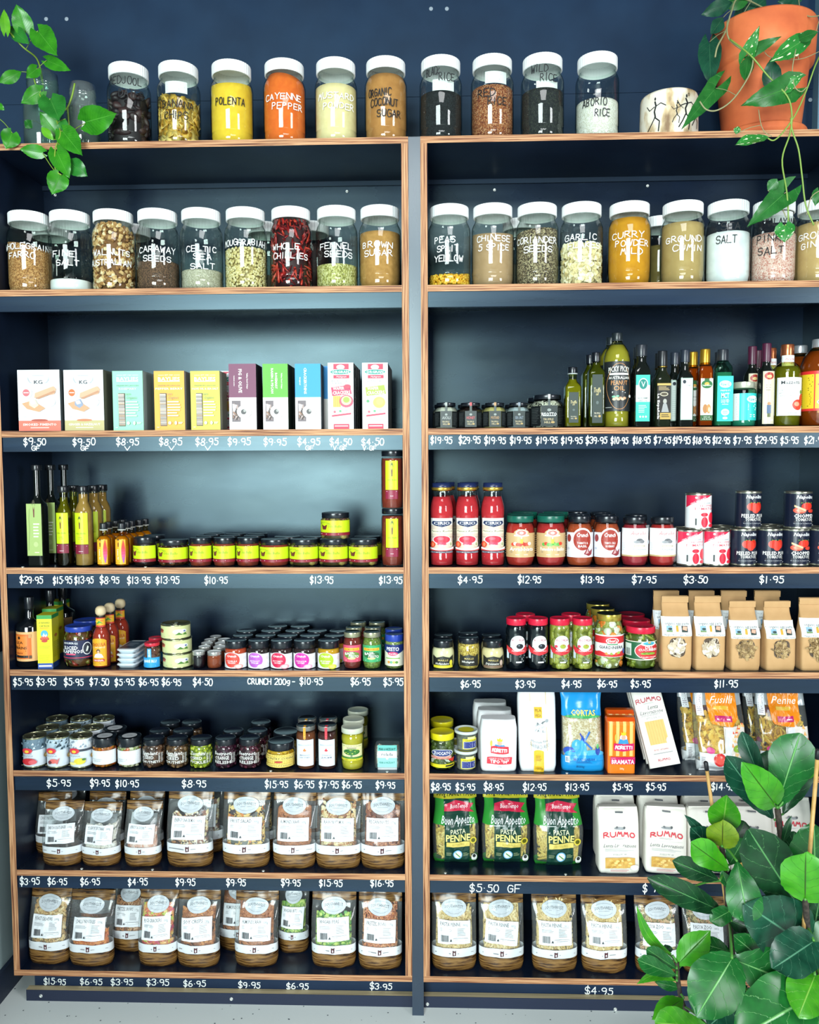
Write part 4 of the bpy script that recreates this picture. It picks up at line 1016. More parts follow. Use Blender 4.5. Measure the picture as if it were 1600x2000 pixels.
put(pe, X, Y, Z[3], 'large peanut oil bottle with black label, tallest on its shelf', OG); put(pe, at(1193, 800, Y+2*r+.01).x, Y+2*r+.01, Z[3], 'peanut oil bottle standing behind the front peanut oil', OG)
def hemp(c): c.R(0, 0, 1, 1, '#3fb8a8'); c.R(0, .42, 1, .78, '#eef4f2'); c.E(.52, .8, .34, .13, '#f2f8f6'); c.E(.52, .8, .29, .11, '#1f7f74'); c.T('V', .52, .8, .12, '#e8f4f0', .3); c.T('RAW HEMP', .5, .50, .035, '#20403c', .72, .02); c.T('SEED OIL', .5, .445, .035, '#20403c', .62, .02); c.Fl(.2, .18, .8, .36, 5, '#d0f0e8', .35); [c.E(.32+.2*k, .1, .07, .022, '#e0f4f0') for k in range(3)]
BG = darkglass()
hs = bottle('hemp', 3, 1236, 1267, 672, 6, BG, .67, .62, .86, M('#262c34', .3), [(.07, .63, 1.75, hemp)], 'dark square bottle of hemp seed oil with teal and white label', OG)
put(hs, at(1247, 780, .085).x, .085, Z[3], 'dark capped hemp oil bottle hidden behind the teal labelled one', OG)
def espa(c): c.R(0, 0, 1, 1, '#23211f'); c.R(0, .94, 1, 1, '#c8a860'); c.Fl(.1, .8, .9, .92, 3, '#c8b080', .4); c.E(.5, .7, .3, .06, '#c8c0a8'); c.E(.5, .7, .24, .04, '#504838'); vert(c, 'La Española', .1, .36, .16, .7); c.E(.56, .5, .14, .07, '#a8a8a0'); c.P([(.3, .2), (.42, .42), (.56, .47), (.7, .42), (.86, .2)], '#9a9c9c'); c.R(.2, 0, 1, .18, '#b89a50'); c.Fl(.3, .05, .9, .15, 2, '#3a3020', .4)
es = bottle('espa', 3, 1277, 1308, 684, 4, darkglass('#1a2014'), .62, .52, .80, M('#1c2024', .3), [(.1, .57, 1.7, espa)], 'dark truffle oil bottle with gold neck band and figure label', OG, ring=GOLD)
put(es, at(1289, 780, .085).x, .085, Z[3], 'dark bottle hidden behind the gold neck band bottle', OG)
def pale(c): c.R(0, 0, 1, 1, '#a8c4b4'); c.R(.06, .02, .94, .98, '#d6e2dc'); c.E(.3, .91, .14, .045, '#26303a'); c.T('Luga', .66, .83, .03, '#4a5450', .34, 0, .3); c.Fl(.15, .1, .85, .76, 13, '#b4c4bc', .2)
pb = bottle('pale', 3, 1322, 1351, 682, 6, BG, .62, .55, .84, M('#262e3a', .3), [(.09, .63, 1.6, pale)], 'dark square bottle with tall pale green label', OG)
for k, (px, yy) in enumerate(((1316, .085), (1330, .15))): put(pb, at(px, 780, yy).x, yy, Z[3], ('dark square bottle directly behind the pale green label', 'dark square bottle furthest back behind the pale green label')[k], OG)
def almo(c): c.R(0, 0, 1, 1, '#f2f4f0'); c.R(0, 0, 1, .13, '#2c5c30'); c.P([(.3, .93), (.3, 1), (.7, 1), (.7, .93)], '#2c5c30'); c.E(.5, .86, .46, .1, '#1f6a34'); c.E(.5, .87, .2, .04, '#e0a848'); c.T('Lapalisse', .5, .84, .04, '#f0f4e8', .7, .02); c.T('AMANDE', .5, .60, .035, '#8a8a80', .76); c.T('ALMOND', .5, .52, .028, '#a0a098', .6); c.E(.38, .28, .2, .11, '#b07a48'); c.E(.66, .28, .18, .11, '#c88a50'); c.E(.7, .26, .09, .06, '#e8c8a0'); c.T('250 ml', .5, .085, .03, '#f0f4e8', .5); c.T('8.45 FL.OZ', .5, .035, .03, '#f0f4e8', .7)
am = bottle('almond', 3, 1362, 1389, 681, 6, glass('#e8c890', '#6a3c10'), .72, .62, .80, M('#b8902c', .3, .7), [(.08, .62, 1.75, almo)], 'amber almond oil bottle with gold cap and white label', OG, fillm=oil('#b8661c', '#5c2c08', .6), filltop=.78)
put(am, at(1352, 780, .085).x, .085, Z[3], 'gold-capped almond oil bottle peeking out on the left behind its twin', OG)
def mct(c): c.R(0, 0, 1, 1, '#2fc6bc'); c.E(.5, .82, .38, .08, '#f0faf8'); c.T('Raw C', .5, .82, .07, '#2aa8a0', .58, .04); c.T('PREMIUM', .5, .68, .035, '#f0faf8', .6, .01); c.T('MCT', .5, .57, .11, '#f4fcfa', .5, .05); c.T('LIQUID', .5, .45, .075, '#f4fcfa', .5, .02); c.Fl(.3, .36, .7, .39, 1, '#e0f6f2', .5); c.E(.5, .2, .26, .075, '#e0f6f2'); c.Fl(.34, .17, .66, .23, 2, '#2aa8a0', .4); c.E(.5, .07, .16, .03, '#e0f6f2')
mc = bottle('mct', 3, 1393, 1427, 681, 4, glass('#b8ecd8', '#2a7a68'), .75, .52, .85, M('#262c34', .3), [(.07, .65, 1.8, mct)], 'teal-labelled clear bottle of liquid coconut oil', OG, fillm=oil('#78c8a8', '#2a8068', .4), filltop=.7)
put(mc, at(1405, 780, .09).x, .09, Z[3], 'clear coconut oil bottle hidden behind the teal-labelled one', OG)
def rawc(c): c.R(0, 0, 1, 1, '#2cc2ba'); c.R(0, 0, .27, 1, '#dfe8e6'); c.Fl(.03, .1, .24, .9, 9, '#7a9490', .3); c.E(.67, .78, .2, .13, '#e8f6f4'); c.T('Raw C', .67, .78, .12, '#2aa8a0', .3, .04); c.Fl(.5, .36, .82, .62, 4, '#dff4f0', .5); c.Fl(.56, .1, .8, .24, 2, '#dff4f0', .4)
X, Y, r, h = fit(3, 1428, 1476, 745, .016)
pr = prof(.80, .84, .86, .9, .06)
rc = vessel('rawc', 'coconut_oil_jar', 'jar', r, h, pr, glass('#c8f0e4', '#2a7a68'), lid=cap_mesh(r, h, .86, .86, M('#c8ccb8', .3, .5)), fill=(.02, .72, oil('#5cbca4', '#1f7060', .5)), prints=[cyl_print(r, .44*h, r*2.8, .60*h, rawc)])
put(rc, X, Y, Z[3], 'squat wide jar of coconut oil with teal label and pale lid', OG)
def wine(c): c.R(0, 0, 1, 1, '#cfc8ae'); c.E(.5, .91, .44, .085, '#d8c8a0'); c.E(.5, .91, .38, .07, '#a83028'); c.E(.5, .9, .2, .03, '#e0c080'); c.Fl(.25, .62, .75, .76, 3, '#8a826a', .2); c.E(.5, .57, .07, .02, '#f0ece0'); c.R(.34, .2, .66, .36, '#4f6888'); c.E(.5, .385, .13, .03, '#b88860'); c.R(.38, .13, .62, .2, '#5c6840'); c.Fl(.2, .05, .8, .09, 1, '#f0ece0', .6)
wi = bottle('wine', 3, 1478, 1511, 669, 2, BG, .62, .46, .78, M('#4a1c34', .35), [(.03, .66, 1.45, wine)], 'slim dark vinegar bottle with burgundy capsule and beige label', OG, capr=.52)
for k, (px, yy) in enumerate(((1468, .09), (1479, .155))): put(wi, at(px, 780, yy).x, yy, Z[3], ('dark bottle with burgundy capsule behind and left of the labelled one', 'burgundy-capped dark bottle furthest back')[k], OG)
def mazz(c): c.R(0, 0, 1, 1, '#ecefee'); c.Ln([(.03, .03), (.97, .03), (.97, .97), (.03, .97), (.03, .03)], .0008, '#5a6064'); c.T('Mazzetti', .46, .87, .09, '#2c3034', .62, .02); c.T('ORGANIC', .3, .66, .045, '#9aa094', .4); c.T('APPLE CIDER', .34, .59, .045, '#9aa094', .5); c.T('VINEGAR', .3, .52, .045, '#9aa094', .36); c.E(.7, .28, .2, .14, '#d8402c'); c.E(.9, .42, .14, .16, '#c8281c'); c.E(.66, .3, .1, .06, '#f0a080'); c.E(.84, .62, .05, .05, '#5c8c30'); c.T('500ml', .5, .07, .03, '#5a6064', .3)
X, Y, r, h = fit(3, 1509, 1562, 670, .012)
pr = [(0, 0), (.94, 0), (1, .025), (1, .66), (.97, .70), (.80, .745), (.46, .785), (.42, .80), (.42, .86)]
def neckl(c): c.R(0, 0, 1, 1, '#e4e6e8'); c.T('Apple', .5, .66, .22, '#b84a40', .6, .0, .2); c.T('Vinegar', .5, .34, .22, '#b84a40', .7, 0, .2)
mz = vessel('mazz', 'bottle', 'bottle', r, h, pr, glass('#e0e4a8', '#4a4c18'), lid=capcyl(r*.46, .86*h, h, M('#c9744c', .25, .8)), fill=(.01, .73, oil('#8f8c2c', '#4a480c', .6)), prints=[cyl_print(r, .36*h, r*2.2, .46*h, mazz), cyl_print(r*.47, .80*h, r*1.2, .13*h, neckl, 'neck_label')], capname='cap')
put(mz, X, Y, Z[3], 'apple cider vinegar bottle with copper cap and white apple label', OG)
put(mz, at(1524, 780, .115).x-.03, .115, Z[3], 'copper-capped cider vinegar bottle behind and left of the front one', OG)
def bragg(c): c.R(0, 0, 1, 1, '#e0c028'); c.R(0, .92, 1, 1, '#d8302c'); c.R(0, 0, 1, .06, '#d8302c'); c.R(.27, 0, .29, 1, '#d8302c'); c.Fl(.02, .1, .25, .9, 16, '#6a5a18', .35); c.P([(.34, .82), (.45, .9), (.62, .84), (.5, .74)], '#d84838'); c.E(.45, .66, .12, .05, '#d84038'); c.T('APPLE', .56, .5, .1, '#2a2410', .42, .03); c.T('VINEGAR', .6, .38, .1, '#2a2410', .5, .03); c.E(.4, .22, .08, .06, '#f0f0e0'); c.E(.4, .22, .06, .04, '#5c9048'); c.E(.6, .2, .08, .06, '#d85038')
X, Y, r, h = fit(3, 1563, 1637, 658, .012)
pr = [(0, 0), (.92, 0), (1, .03), (1, .64), (.96, .70), (.80, .80), (.5, .885), (.36, .90), (.36, .92)]
br = vessel('bragg', 'bottle', 'bottle', r, h, pr, glass('#e8d0a0', '#5c3818'), lid=capcyl(r*.4, .905*h, h, M('#b8bcc0', .3, .6)), fill=(.01, .86, oil('#a8602c', '#542808', .7)), prints=[cyl_print(r, .40*h, r*2.9, .45*h, bragg)], capname='cap')
put(br, X, Y, Z[3], 'large brown vinegar bottle with yellow and red label at right edge', OG)
put(br, at(1560, 780, .16).x+.015, .185, Z[3], 'brown vinegar bottle standing behind the yellow-labelled one', OG)
# ================================================================ row 4 left
def lidplace(s, row, px, py=None, Y=None):
    if Y is None:
        p = onz(px, py, Z[row]+s['h']); Y = min(max(p.y, .03), BACK-.022-s['r']); return p.x*(DIST+Y)/(DIST+p.y), Y
    return at(px, ROWPX[row]-30, Y).x, Y
def more(s, row, lst, label, group):
    """lst: (px, py or None, Y or None, where)"""
    for px, py, Y, where in lst:
        x, y = lidplace(s, row, px, py, Y); put(s, x, y, Z[row], label+' '+where, group)
LIME = '#c6e01c'; MAROON = '#7a1c34'
def tree(c, x, y, k=1):
    c.P([(x-.03*k, y-.1*k), (x+.03*k, y-.1*k), (x+.05*k, y+.08*k), (x, y+.02*k), (x-.05*k, y+.08*k)], '#6a2c28'); c.n += 1
    for i in range(9):
        a = .3+i*.31; c.Ln([(x+.06*k*math.cos(a), y+.07*k+.06*k*math.sin(a)), (x+.10*k*math.cos(a), y+.07*k+.11*k*math.sin(a))], .0008, '#4a4430', False)
G4 = 'bottles at the left end of the fourth shelf'
def sage(c):
    c.R(0, 0, 1, 1, '#9cb468'); tree(c, .5, .86, 1.2); c.n += 1; c.Ln([(.22, .9), (.16, .7), (.2, .5), (.14, .3), (.1, .1)], .001, '#7c9450', False); c.Fl(.45, .34, .9, .64, 5, '#eef4dc', .4); c.Fl(.5, .05, .8, .08, 1, '#e4ecc8'); c.E(.6, .22, .16, .05, '#b0c480')
ob = bottle('oliveoil', 4, 61, 92, 908, 6, BG, .58, .38, .945, M('#15181c', .25), [(.11, .62, 1.85, sage)], 'tall square dark olive oil bottle with sage green label, leftmost on shelf', G4, capr=.62, foot=.97)
more(ob, 4, [(103, None, .10, 'second from left'), (129, None, .16, 'third from left')], 'tall dark olive oil bottle with black stopper at back,', G4)
def bella(c): c.R(0, .235, 1, 1, LIME); c.R(0, 0, 1, .225, MAROON); tree(c, .45, .72, 1.1); c.T('Olio Bello', .5, .50, .04, '#7c8c20', .7, 0, .1); c.Fl(.3, .34, .7, .42, 2, '#8c9c28', .3); c.Fl(.1, .18, .9, .2, 1, '#f0dce0'); c.Fl(.35, .05, .65, .07, 1, '#f0dce0')
bd = bottle('bello1', 4, 113, 143, 949, 2, glass('#d8d890', '#2a2c10'), .66, .5, .92, M('#15181c', .25), [(.17, .67, 1.7, bella)], 'dark vinegar and oil dressing bottle with lime green label', G4, fillm=oil('#1c140c', '#0c0806', .9), filltop=.6, capr=.72)
g = G(); L = [(a*bd['r']*.93, z*bd['h']) for a, z in ((0, .605), (.99, .605), (.99, .66), (.9, .69), (.64, .745), (.5, .78), (.48, .86), (0, .86))]; lathe(L, oil('#8c8c1c', '#4a4a0c', .6), 28, g=g); bd['parts'].append(('floating_oil', g.mesh('floating_oil')))
link('floating_oil', bd['parts'][-1][1], [o for o in COL.objects if o.get('label', '') == 'dark vinegar and oil dressing bottle with lime green label'][0])
more(bd, 4, [(147, None, .085, 'behind the lime-labelled one')], 'dark dressing bottle with black cap', G4)
br4 = bottle('bello2', 4, 149, 183, 949, 2, glass('#e8e0c4', '#5a5030'), .68, .54, .92, M('#15181c', .25), [(.16, .67, 1.6, bella)], 'creamy beige dressing bottle with lime green label', G4, fillm=powder('#b8a067', '#a8905a', 60), filltop=.90, capr=.66)
more(br4, 4, [(186, None, .10, 'directly behind the front one'), (202, None, .16, 'furthest back')], 'creamy beige dressing bottle with black cap', G4)
def sun(c):
    c.R(0, 0, 1, 1, '#f0b02c'); tree(c, .38, .82, 1.2)
    for i in range(8):
        t = i/8; w0 = .17*math.sin(PI*(t*.9+.05)); w1 = .17*math.sin(PI*((t+.125)*.9+.05)); y0 = .05+t*.92; y1 = y0+.115
        c.P([(.8-w0, y0), (.8+w0, y0), (.8+w1, y1), (.8-w1, y1)], ['#a060b8', '#b058a0', '#c85088', '#d84870', '#e04058', '#e83c40', '#ec4430', '#f05030'][i]); c.n -= 1
    c.n += 1; vert(c, 'Lemon Oil', .35, .4, .12, .4); c.Fl(.1, .06, .5, .1, 1, '#b07c20')
sy = bottle('citrus', 4, 191, 217, 1021, 2, glass('#f4e0a8', '#7a5c18'), .62, .42, .86, M('#1a1e24', .35), [(.06, .63, 1.7, sun)], 'small yellow citrus oil bottle with sunset label, left one in front', 'small yellow citrus oil bottles', ring=M('#b8bcb4', .3), fillm=oil('#dca01c', '#7c5408', .7), filltop=.70, capr=.56)
put(sy, at(239, 1080, sy['Y']).x, sy['Y'], Z[4], 'small yellow citrus oil bottle with sunset label, right one in front', 'small yellow citrus oil bottles')
SYG = 'small yellow citrus oil bottles'
more(sy, 4, [(213, None, .075, 'second row, behind the left front one'), (249, None, .075, 'second row, behind the right front one'), (227, None, .122, 'third row, left'), (258, None, .122, 'third row, middle'), (273, None, .155, 'fourth row, above the dark olive jar lid'), (241, None, .168, 'at the back on the left'), (285, None, .20, 'furthest back on the right')], 'small capped yellow citrus oil bottle,', SYG)

def bellojar(c):
    c.R(0, .2, 1, 1, LIME); c.R(0, 0, 1, .19, '#8a1c2c'); tree(c, .24, .58, 1.9); c.T('Olio Bello', .52, .62, .17, '#7c8c20', .34, 0, .1); c.Fl(.38, .36, .72, .5, 2, '#8c9c28', .25); c.Fl(.3, .08, .62, .13, 1, '#f0dce0'); c.Fl(.1, .08, .18, .13, 1, '#f0dce0')
G4J = 'lime-labelled preserve jars on the left fourth shelf'
def bjar(key, xl, xr, ytop, mt, pieces, label, gl=None, band=(.16, .72), row=4, fill=.84):
    X, Y, r, h = fit(row, xl, xr, ytop, .014)
    pr = prof(.72, .87, .80, .84, .06)
    s = vessel(key, 'preserve_jar', 'jar', r, h, pr, gl or glass(), lid=cap_mesh(r, h, .93, .79, DARKLID, top=M('#2b3840', .3)), fill=(.01, fill, mt), pieces=pieces, prints=[cyl_print(r, h*(band[0]+band[1])/2, r*2.75, h*(band[1]-band[0]), bellojar)])
    s['Y'] = Y
    if label: put(s, X, Y, Z[row], label, G4J)
    return s
olv = ([('olive', .0085)], 90, [M(c, .3) for c in ('#7a6a30', '#8c8040', '#5a3c30', '#a08c4c', '#6a4438')])
redm = powder('#8c3014', '#6c200e', 60)
j1 = bjar('lj1', 262, 306, 1047, M('#20100c', .4), None, 'lime-labelled jar of very dark olives beside the yellow bottles')
j2 = bjar('lj2', 311, 370, 1051, M('#3a1e10', .4), ([('olive', .008)], 60, [M('#3a1c14', .3), M('#4c2c18', .3), M('#5c3a1c', .3)]), 'wide lime-labelled jar of brown preserve, second from the yellow bottles')
j3 = bjar('lj3', 371, 415, 1048, redm, None, 'lime-labelled jar of red relish, leftmost of three alike')
for px, t in ((439, 'middle of three alike'), (485, 'rightmost of three alike')): put(j3, at(px, 1080, j3['Y']).x, j3['Y'], Z[4], 'lime-labelled jar of red relish, '+t, G4J)
j4 = bjar('lj4', 508, 565, 1050, powder('#9c3418', '#7c240e', 60), None, 'wide lime-labelled jar of bright red relish')
j5 = bjar('lj5', 566, 623, 1050, M('#4a3c1c', .5), olv, 'lime-labelled jar of mixed olives, left of the stacked pair')
s5 = j5['Y']
put(j5, at(652, 1080, s5).x, s5, Z[4], 'lime-labelled olive jar carrying another jar on its lid', G4J)
put(j5, at(656, 1080, s5).x, s5, Z[4]+j5['h'], 'lime-labelled olive jar stacked on top of another olive jar', G4J)
put(j5, at(710, 1080, s5).x, s5, Z[4], 'lime-labelled olive jar just left of the tall sauce jars', G4J)
more(j3, 4, [(405, None, .085, 'second row, left'), (450, None, .085, 'second row, middle'), (497, None, .085, 'second row, right'), (420, None, .16, 'third row, left'), (462, None, .16, 'third row, middle'), (502, None, .16, 'third row, right')], 'dark-lidded relish jar behind the red relish jars,', G4J)
more(j1, 4, [(302, None, .09, 'behind the very dark olives')], 'dark-lidded lime-labelled jar', G4J)
more(j5, 4, [(562, None, .105, 'left end of the second row'), (618, None, .105, 'second row, behind the stacked pair'), (718, None, .105, 'right end of the second row')], 'dark-lidded olive jar,', G4J)
X, Y, r, h = fit(4, 746, 789, 992, .014)
pr = prof(.84, .88, .89, .88, .035)
def tall(c): c.R(0, .24, 1, 1, LIME); c.R(0, 0, 1, .23, '#8a1c3c'); tree(c, .52, .72, 1.3); c.T('Olio Bello', .52, .50, .04, '#7c8c20', .7, 0, .1); c.Fl(.3, .3, .75, .44, 3, '#9cac30', .2); c.Fl(.1, .19, .9, .21, 1, '#f0dce0'); c.Fl(.38, .07, .62, .09, 1, '#f0dce0')
ts = vessel('tallsauce', 'sauce_jar', 'jar', r, h, pr, glass(), lid=cap_mesh(r, h, .96, .905, DARKLID), fill=(.01, .87, powder('#8a2c10', '#74200a', 50)), prints=[cyl_print(r, h*.5, r*1.15, h*.66, tall)])
put(ts, X, Y, Z[4], 'tall red sauce jar with lime label, lower one against the side panel', 'tall stacked sauce jars')
put(ts, X, Y, Z[4]+h, 'tall red sauce jar with lime label, stacked upper one', 'tall stacked sauce jars')

# ================================================================ row 4 right
G4R = 'tomato sauce jars on the right fourth shelf'
X, Y, r, h = fit(4, 840, 887, 943, .014)
pr = [(0, 0), (.88, 0), (.98, .02), (1, .06), (1, .14), (.93, .17), (.93, .56), (.97, .60), (1.0, .66), (.96, .73), (.82, .80), (.74, .84), (.74, .90)]
def cirio(c):
    c.R(0, 0, 1, 1, '#d8c6b4'); c.R(0, .8, 1, 1, '#e6e6e2'); c.R(0, .45, 1, .47, '#b8a48e'); c.R(0, 0, 1, .06, '#1c2c4c')
    c.P([(.14, .92), (.86, .92), (.92, .86), (.8, .8), (.5, .745), (.2, .8), (.08, .86)], '#1c3058'); c.T('CIRIO', .5, .86, .075, '#f4f4f4', .6, .04); c.Fl(.38, .78, .62, .8, 1, '#d8dce8')
    c.R(.04, .56, .96, .68, '#e8dfc4'); c.T('Passata Rustica', .5, .635, .05, '#3c4c40', .84, .02, .25); c.Fl(.1, .575, .9, .595, 1, '#6c7c6c', .6)
    c.E(.5, .38, .36, .13, '#f4e8e4'); c.E(.5, .39, .31, .11, '#d83448'); c.E(.45, .42, .12, .04, '#e86070'); c.E(.14, .25, .13, .09, '#dc4428'); c.E(.16, .25, .06, .06, '#f08058'); c.E(.84, .26, .09, .07, '#ece8d0'); c.E(.84, .26, .06, .05, '#a8b088')
    c.E(.5, .27, .16, .05, '#d8405c'); c.T('700g', .5, .23, .04, '#fbf4f4', .22, .03)
    c.P([(0, .17), (.3, .13), (.7, .13), (1, .18), (1, .12), (.7, .09), (.3, .09), (0, .12)], '#f4f4f4'); c.P([(0, .12), (.3, .09), (.7, .09), (1, .12), (1, .085), (.6, .06), (0, .07)], '#c83c38'); c.T('100% POMODORO ITALIANO', .5, .03, .03, '#d8dcdc', .86, .02)
g = G(); lathe([(r*.80, .905*h), (r*.81, .905*h), (r*.81, .935*h), (r*.78, .938*h)], GOLD, 32, g=g); lathe([(r*.78, .938*h), (r*.80, .945*h), (r*.79, h), (0, h+.0003)], M('#1c2850', .3), 32, g=g)
lathe([(r*.82, .915*h), (r*.84, .92*h), (r*.84, .943*h), (r*.82, .948*h)], M('#c8a448', .3, .8), 32, g=g)
ci = vessel('cirio', 'passata_bottle', 'bottle', r, h, pr, glass(), lid=g.mesh('lid'), fill=(.01, .835, powder('#c8202c', '#b01824', 30)), prints=[cyl_print(r*.94, h*.37, r*2.25, h*.42, cirio)])
CG = 'passata bottles at the left end of the right fourth shelf'
for px, t in ((863, 'leftmost beside the side panel'), (912.5, 'middle of the three'), (962.5, 'rightmost of the three')): put(ci, at(px, 1060, Y).x, Y, Z[4], 'red tomato passata bottle with white label and gold-rimmed lid, '+t, CG)
for px, t in ((872, 'behind the leftmost'), (915, 'behind the middle one')): put(ci, at(px, 1060, Y+2*r+.01).x, Y+2*r+.01, Z[4], 'second-row red passata bottle '+t, CG)
def saucejar(key, xl, xr, ytop, fillm, lidm, ops, band, label, lr=.93, sh=.70, sl=None, wf=2.7, base=None, liftop=None, row=4, gap=.014, foot=.8, a0=0, name='sauce_jar', fill=.84, pieces=None, gl=None, lz=.87, nz=.86, nr=.84, group=G4R, extra=(), dz=.0):
    X, Y, r, h = fit(row, xl, xr, ytop, gap)
    pr = prof(sh, nr, nz, foot, .08)
    s = vessel(key, name, 'jar', r, h, pr, gl or glass(), lid=cap_mesh(r, h, lr, lz, lidm, top=liftop), fill=(.01, fill, fillm), pieces=pieces, prints=[cyl_print(r, h*(band[0]+band[1])/2, r*wf, h*(band[1]-band[0]), ops, a0=a0)] if ops else [], extra=extra)
    s['X'], s['Y'] = X, Y
    if label: put(s, X, Y, Z[row], label, group)
    return s
def kraft(name, veg):
    def ops(c):
        c.R(0, 0, 1, .86, '#c8a878'); c.E(.5, .86, .20, .14, '#c8a878'); c.E(.5, .87, .155, .115, '#f4eee8'); c.E(.5, .87, .12, .09, '#d87468'); c.E(.5, .87, .05, .05, '#f4e0d8'); c.P([(.3, .76), (.5, .73), (.7, .76), (.68, .81), (.5, .78), (.32, .81)], '#f4f0e8')
        rg = random.Random(4)
        for i in range(8): c.E(.28+.06*i, .45+.05*rg.random(), .05, .06, rg.choice(veg))
        c.R(.46, .5, .53, .66, '#c8c840'); c.R(.48, .66, .51, .74, '#e8e8e0')
        c.T(name, .5, .30, .13, '#f8f4ec', .62, .035, .15); c.Fl(.22, .16, .78, .22, 2, '#6c5438', .35); c.Fl(.35, .08, .65, .11, 1, '#f0e8dc', .5)
        for x0 in (.02, .86): c.Fl(x0, .1, x0+.1, .8, 9, '#9c7c50', .35)
    return ops
GREENLID = M('#0f5c4c', .3)
k1 = saucejar('kr1', 988, 1044, 1005, powder('#b82414', '#981a0c', 50), GREENLID, kraft('Arrabbiata', ['#d84830', '#e8e0d0', '#b83020']), (.18, .74), 'red arrabbiata sauce jar with kraft label and dark green lid', lr=.93)
k2 = saucejar('kr2', 1047, 1104, 1005, powder('#b41c1c', '#941412', 50), GREENLID, kraft('Pomodoro e Basilico', ['#5ca848', '#d84028', '#7cc060']), (.18, .74), 'red tomato basil sauce jar with kraft label and dark green lid', lr=.93)
for s_, lst in ((k1, ((1016, .134, 'behind the arrabbiata jar'), (1025, .215, 'two rows behind the arrabbiata jar'))), (k2, ((1078, .134, 'behind the tomato basil jar'), (1087, .215, 'two rows behind the tomato basil jar')))):
    for px, yy, t in lst: put(s_, at(px, 1060, yy).x, yy, Z[4], 'green-lidded red sauce jar '+t, G4R)
def crunchT(t):
    def ops(c):
        c.R(0, 0, 1, .86, '#dcdce4'); c.E(.52, .6, .30, .42, '#f0f0f4'); c.E(.52, .6, .255, .36, '#9c2c1c'); c.T('Crunch', .52, .78, .14, '#f4f0ee', .32, .04, .3); c.Fl(.3, .60, .74, .64, 1, '#f0e0dc', .3); c.T(t[0], .52, .5, .075, '#f4f0ee', .3, .02); c.T(t[1], .52, .39, .075, '#f4f0ee', .24, .02)
        c.P([(.55, .12), (.66, .36), (.72, .2), (.84, .3), (.8, .1), (.7, .05)], '#8c2c34'); c.P([(.6, .12), (.66, .3), (.7, .15)], '#c8a0a0'); c.E(.13, .66, .07, .13, '#8c2c2c'); c.E(.1, .3, .05, .04, '#b8b8c4')
    return ops
c1_ = saucejar('cr1', 1106, 1158, 1006, powder('#b4481a', '#9a3810', 50), DARKLID, crunchT(('TOMATO &', 'BASIL')), (.18, .76), 'orange-red sauce jar with round tomato basil label and black lid', lr=.84, nr=.76, sh=.64)
c2_ = saucejar('cr2', 1159, 1211, 1006, powder('#b4481a', '#9a3810', 50), DARKLID, crunchT(('TOMATO, CHILLI', 'ROSEMARY')), (.18, .76), 'orange-red sauce jar with round tomato chilli label and black lid', lr=.84, nr=.76, sh=.64)
for s_, lst in ((c1_, ((1130, .134, 'behind the tomato basil round label'), (1126, .215, 'two rows behind the tomato basil round label'))), (c2_, ((1180, .134, 'behind the tomato chilli round label'), (1172, .215, 'two rows behind the tomato chilli round label')))):
    for px, yy, t in lst: put(s_, at(px, 1060, yy).x, yy, Z[4], 'black-lidded orange sauce jar '+t, G4R)
def aur(t):
    def ops(c):
        c.R(0, 0, 1, 1, '#e9ecee'); c.R(0, .0, 1, .055, '#c0a878'); c.T('Aurelio', .54, .83, .13, '#c04850', .46, 0, .3); c.Fl(.4, .7, .68, .72, 1, '#c8ccd0')
        c.E(.56, .56, .10, .08, '#5c5e62'); c.E(.62, .53, .08, .06, '#7c7e82'); c.E(.48, .52, .09, .05, '#94969a'); c.R(.4, .34, .72, .41, '#b8ae9c'); c.T('ORGANIC', .56, .375, .045, '#f0ece0', .26, .02); c.T(t, .56, .26, .075, '#8c8c90', .36, 0, .2); c.Fl(.42, .17, .7, .2, 1, '#c0c4c8'); c.E(.9, .5, .04, .07, '#d8dce0'); c.Fl(.06, .2, .16, .5, 4, '#c0c4c8', .3)
    return ops
a1 = saucejar('au1', 1213, 1265, 1008, powder('#a8182c', '#8a1020', 50), DARKLID, aur('Primavera'), (.20, .78), 'dark red pasta sauce jar with white label, left of pair', lr=.84, nr=.76, sh=.66, base='#fff')
a2 = saucejar('au2', 1267, 1319, 1008, powder('#b81e1a', '#981412', 50), DARKLID, aur('Arrabbiata'), (.20, .78), 'bright red pasta sauce jar with white label beside the tomato cans', lr=.84, nr=.76, sh=.66)
put(a1, at(1242, 1060, .15).x, .15, Z[4], 'black-lidded pasta sauce jar behind the white-labelled pair', G4R)
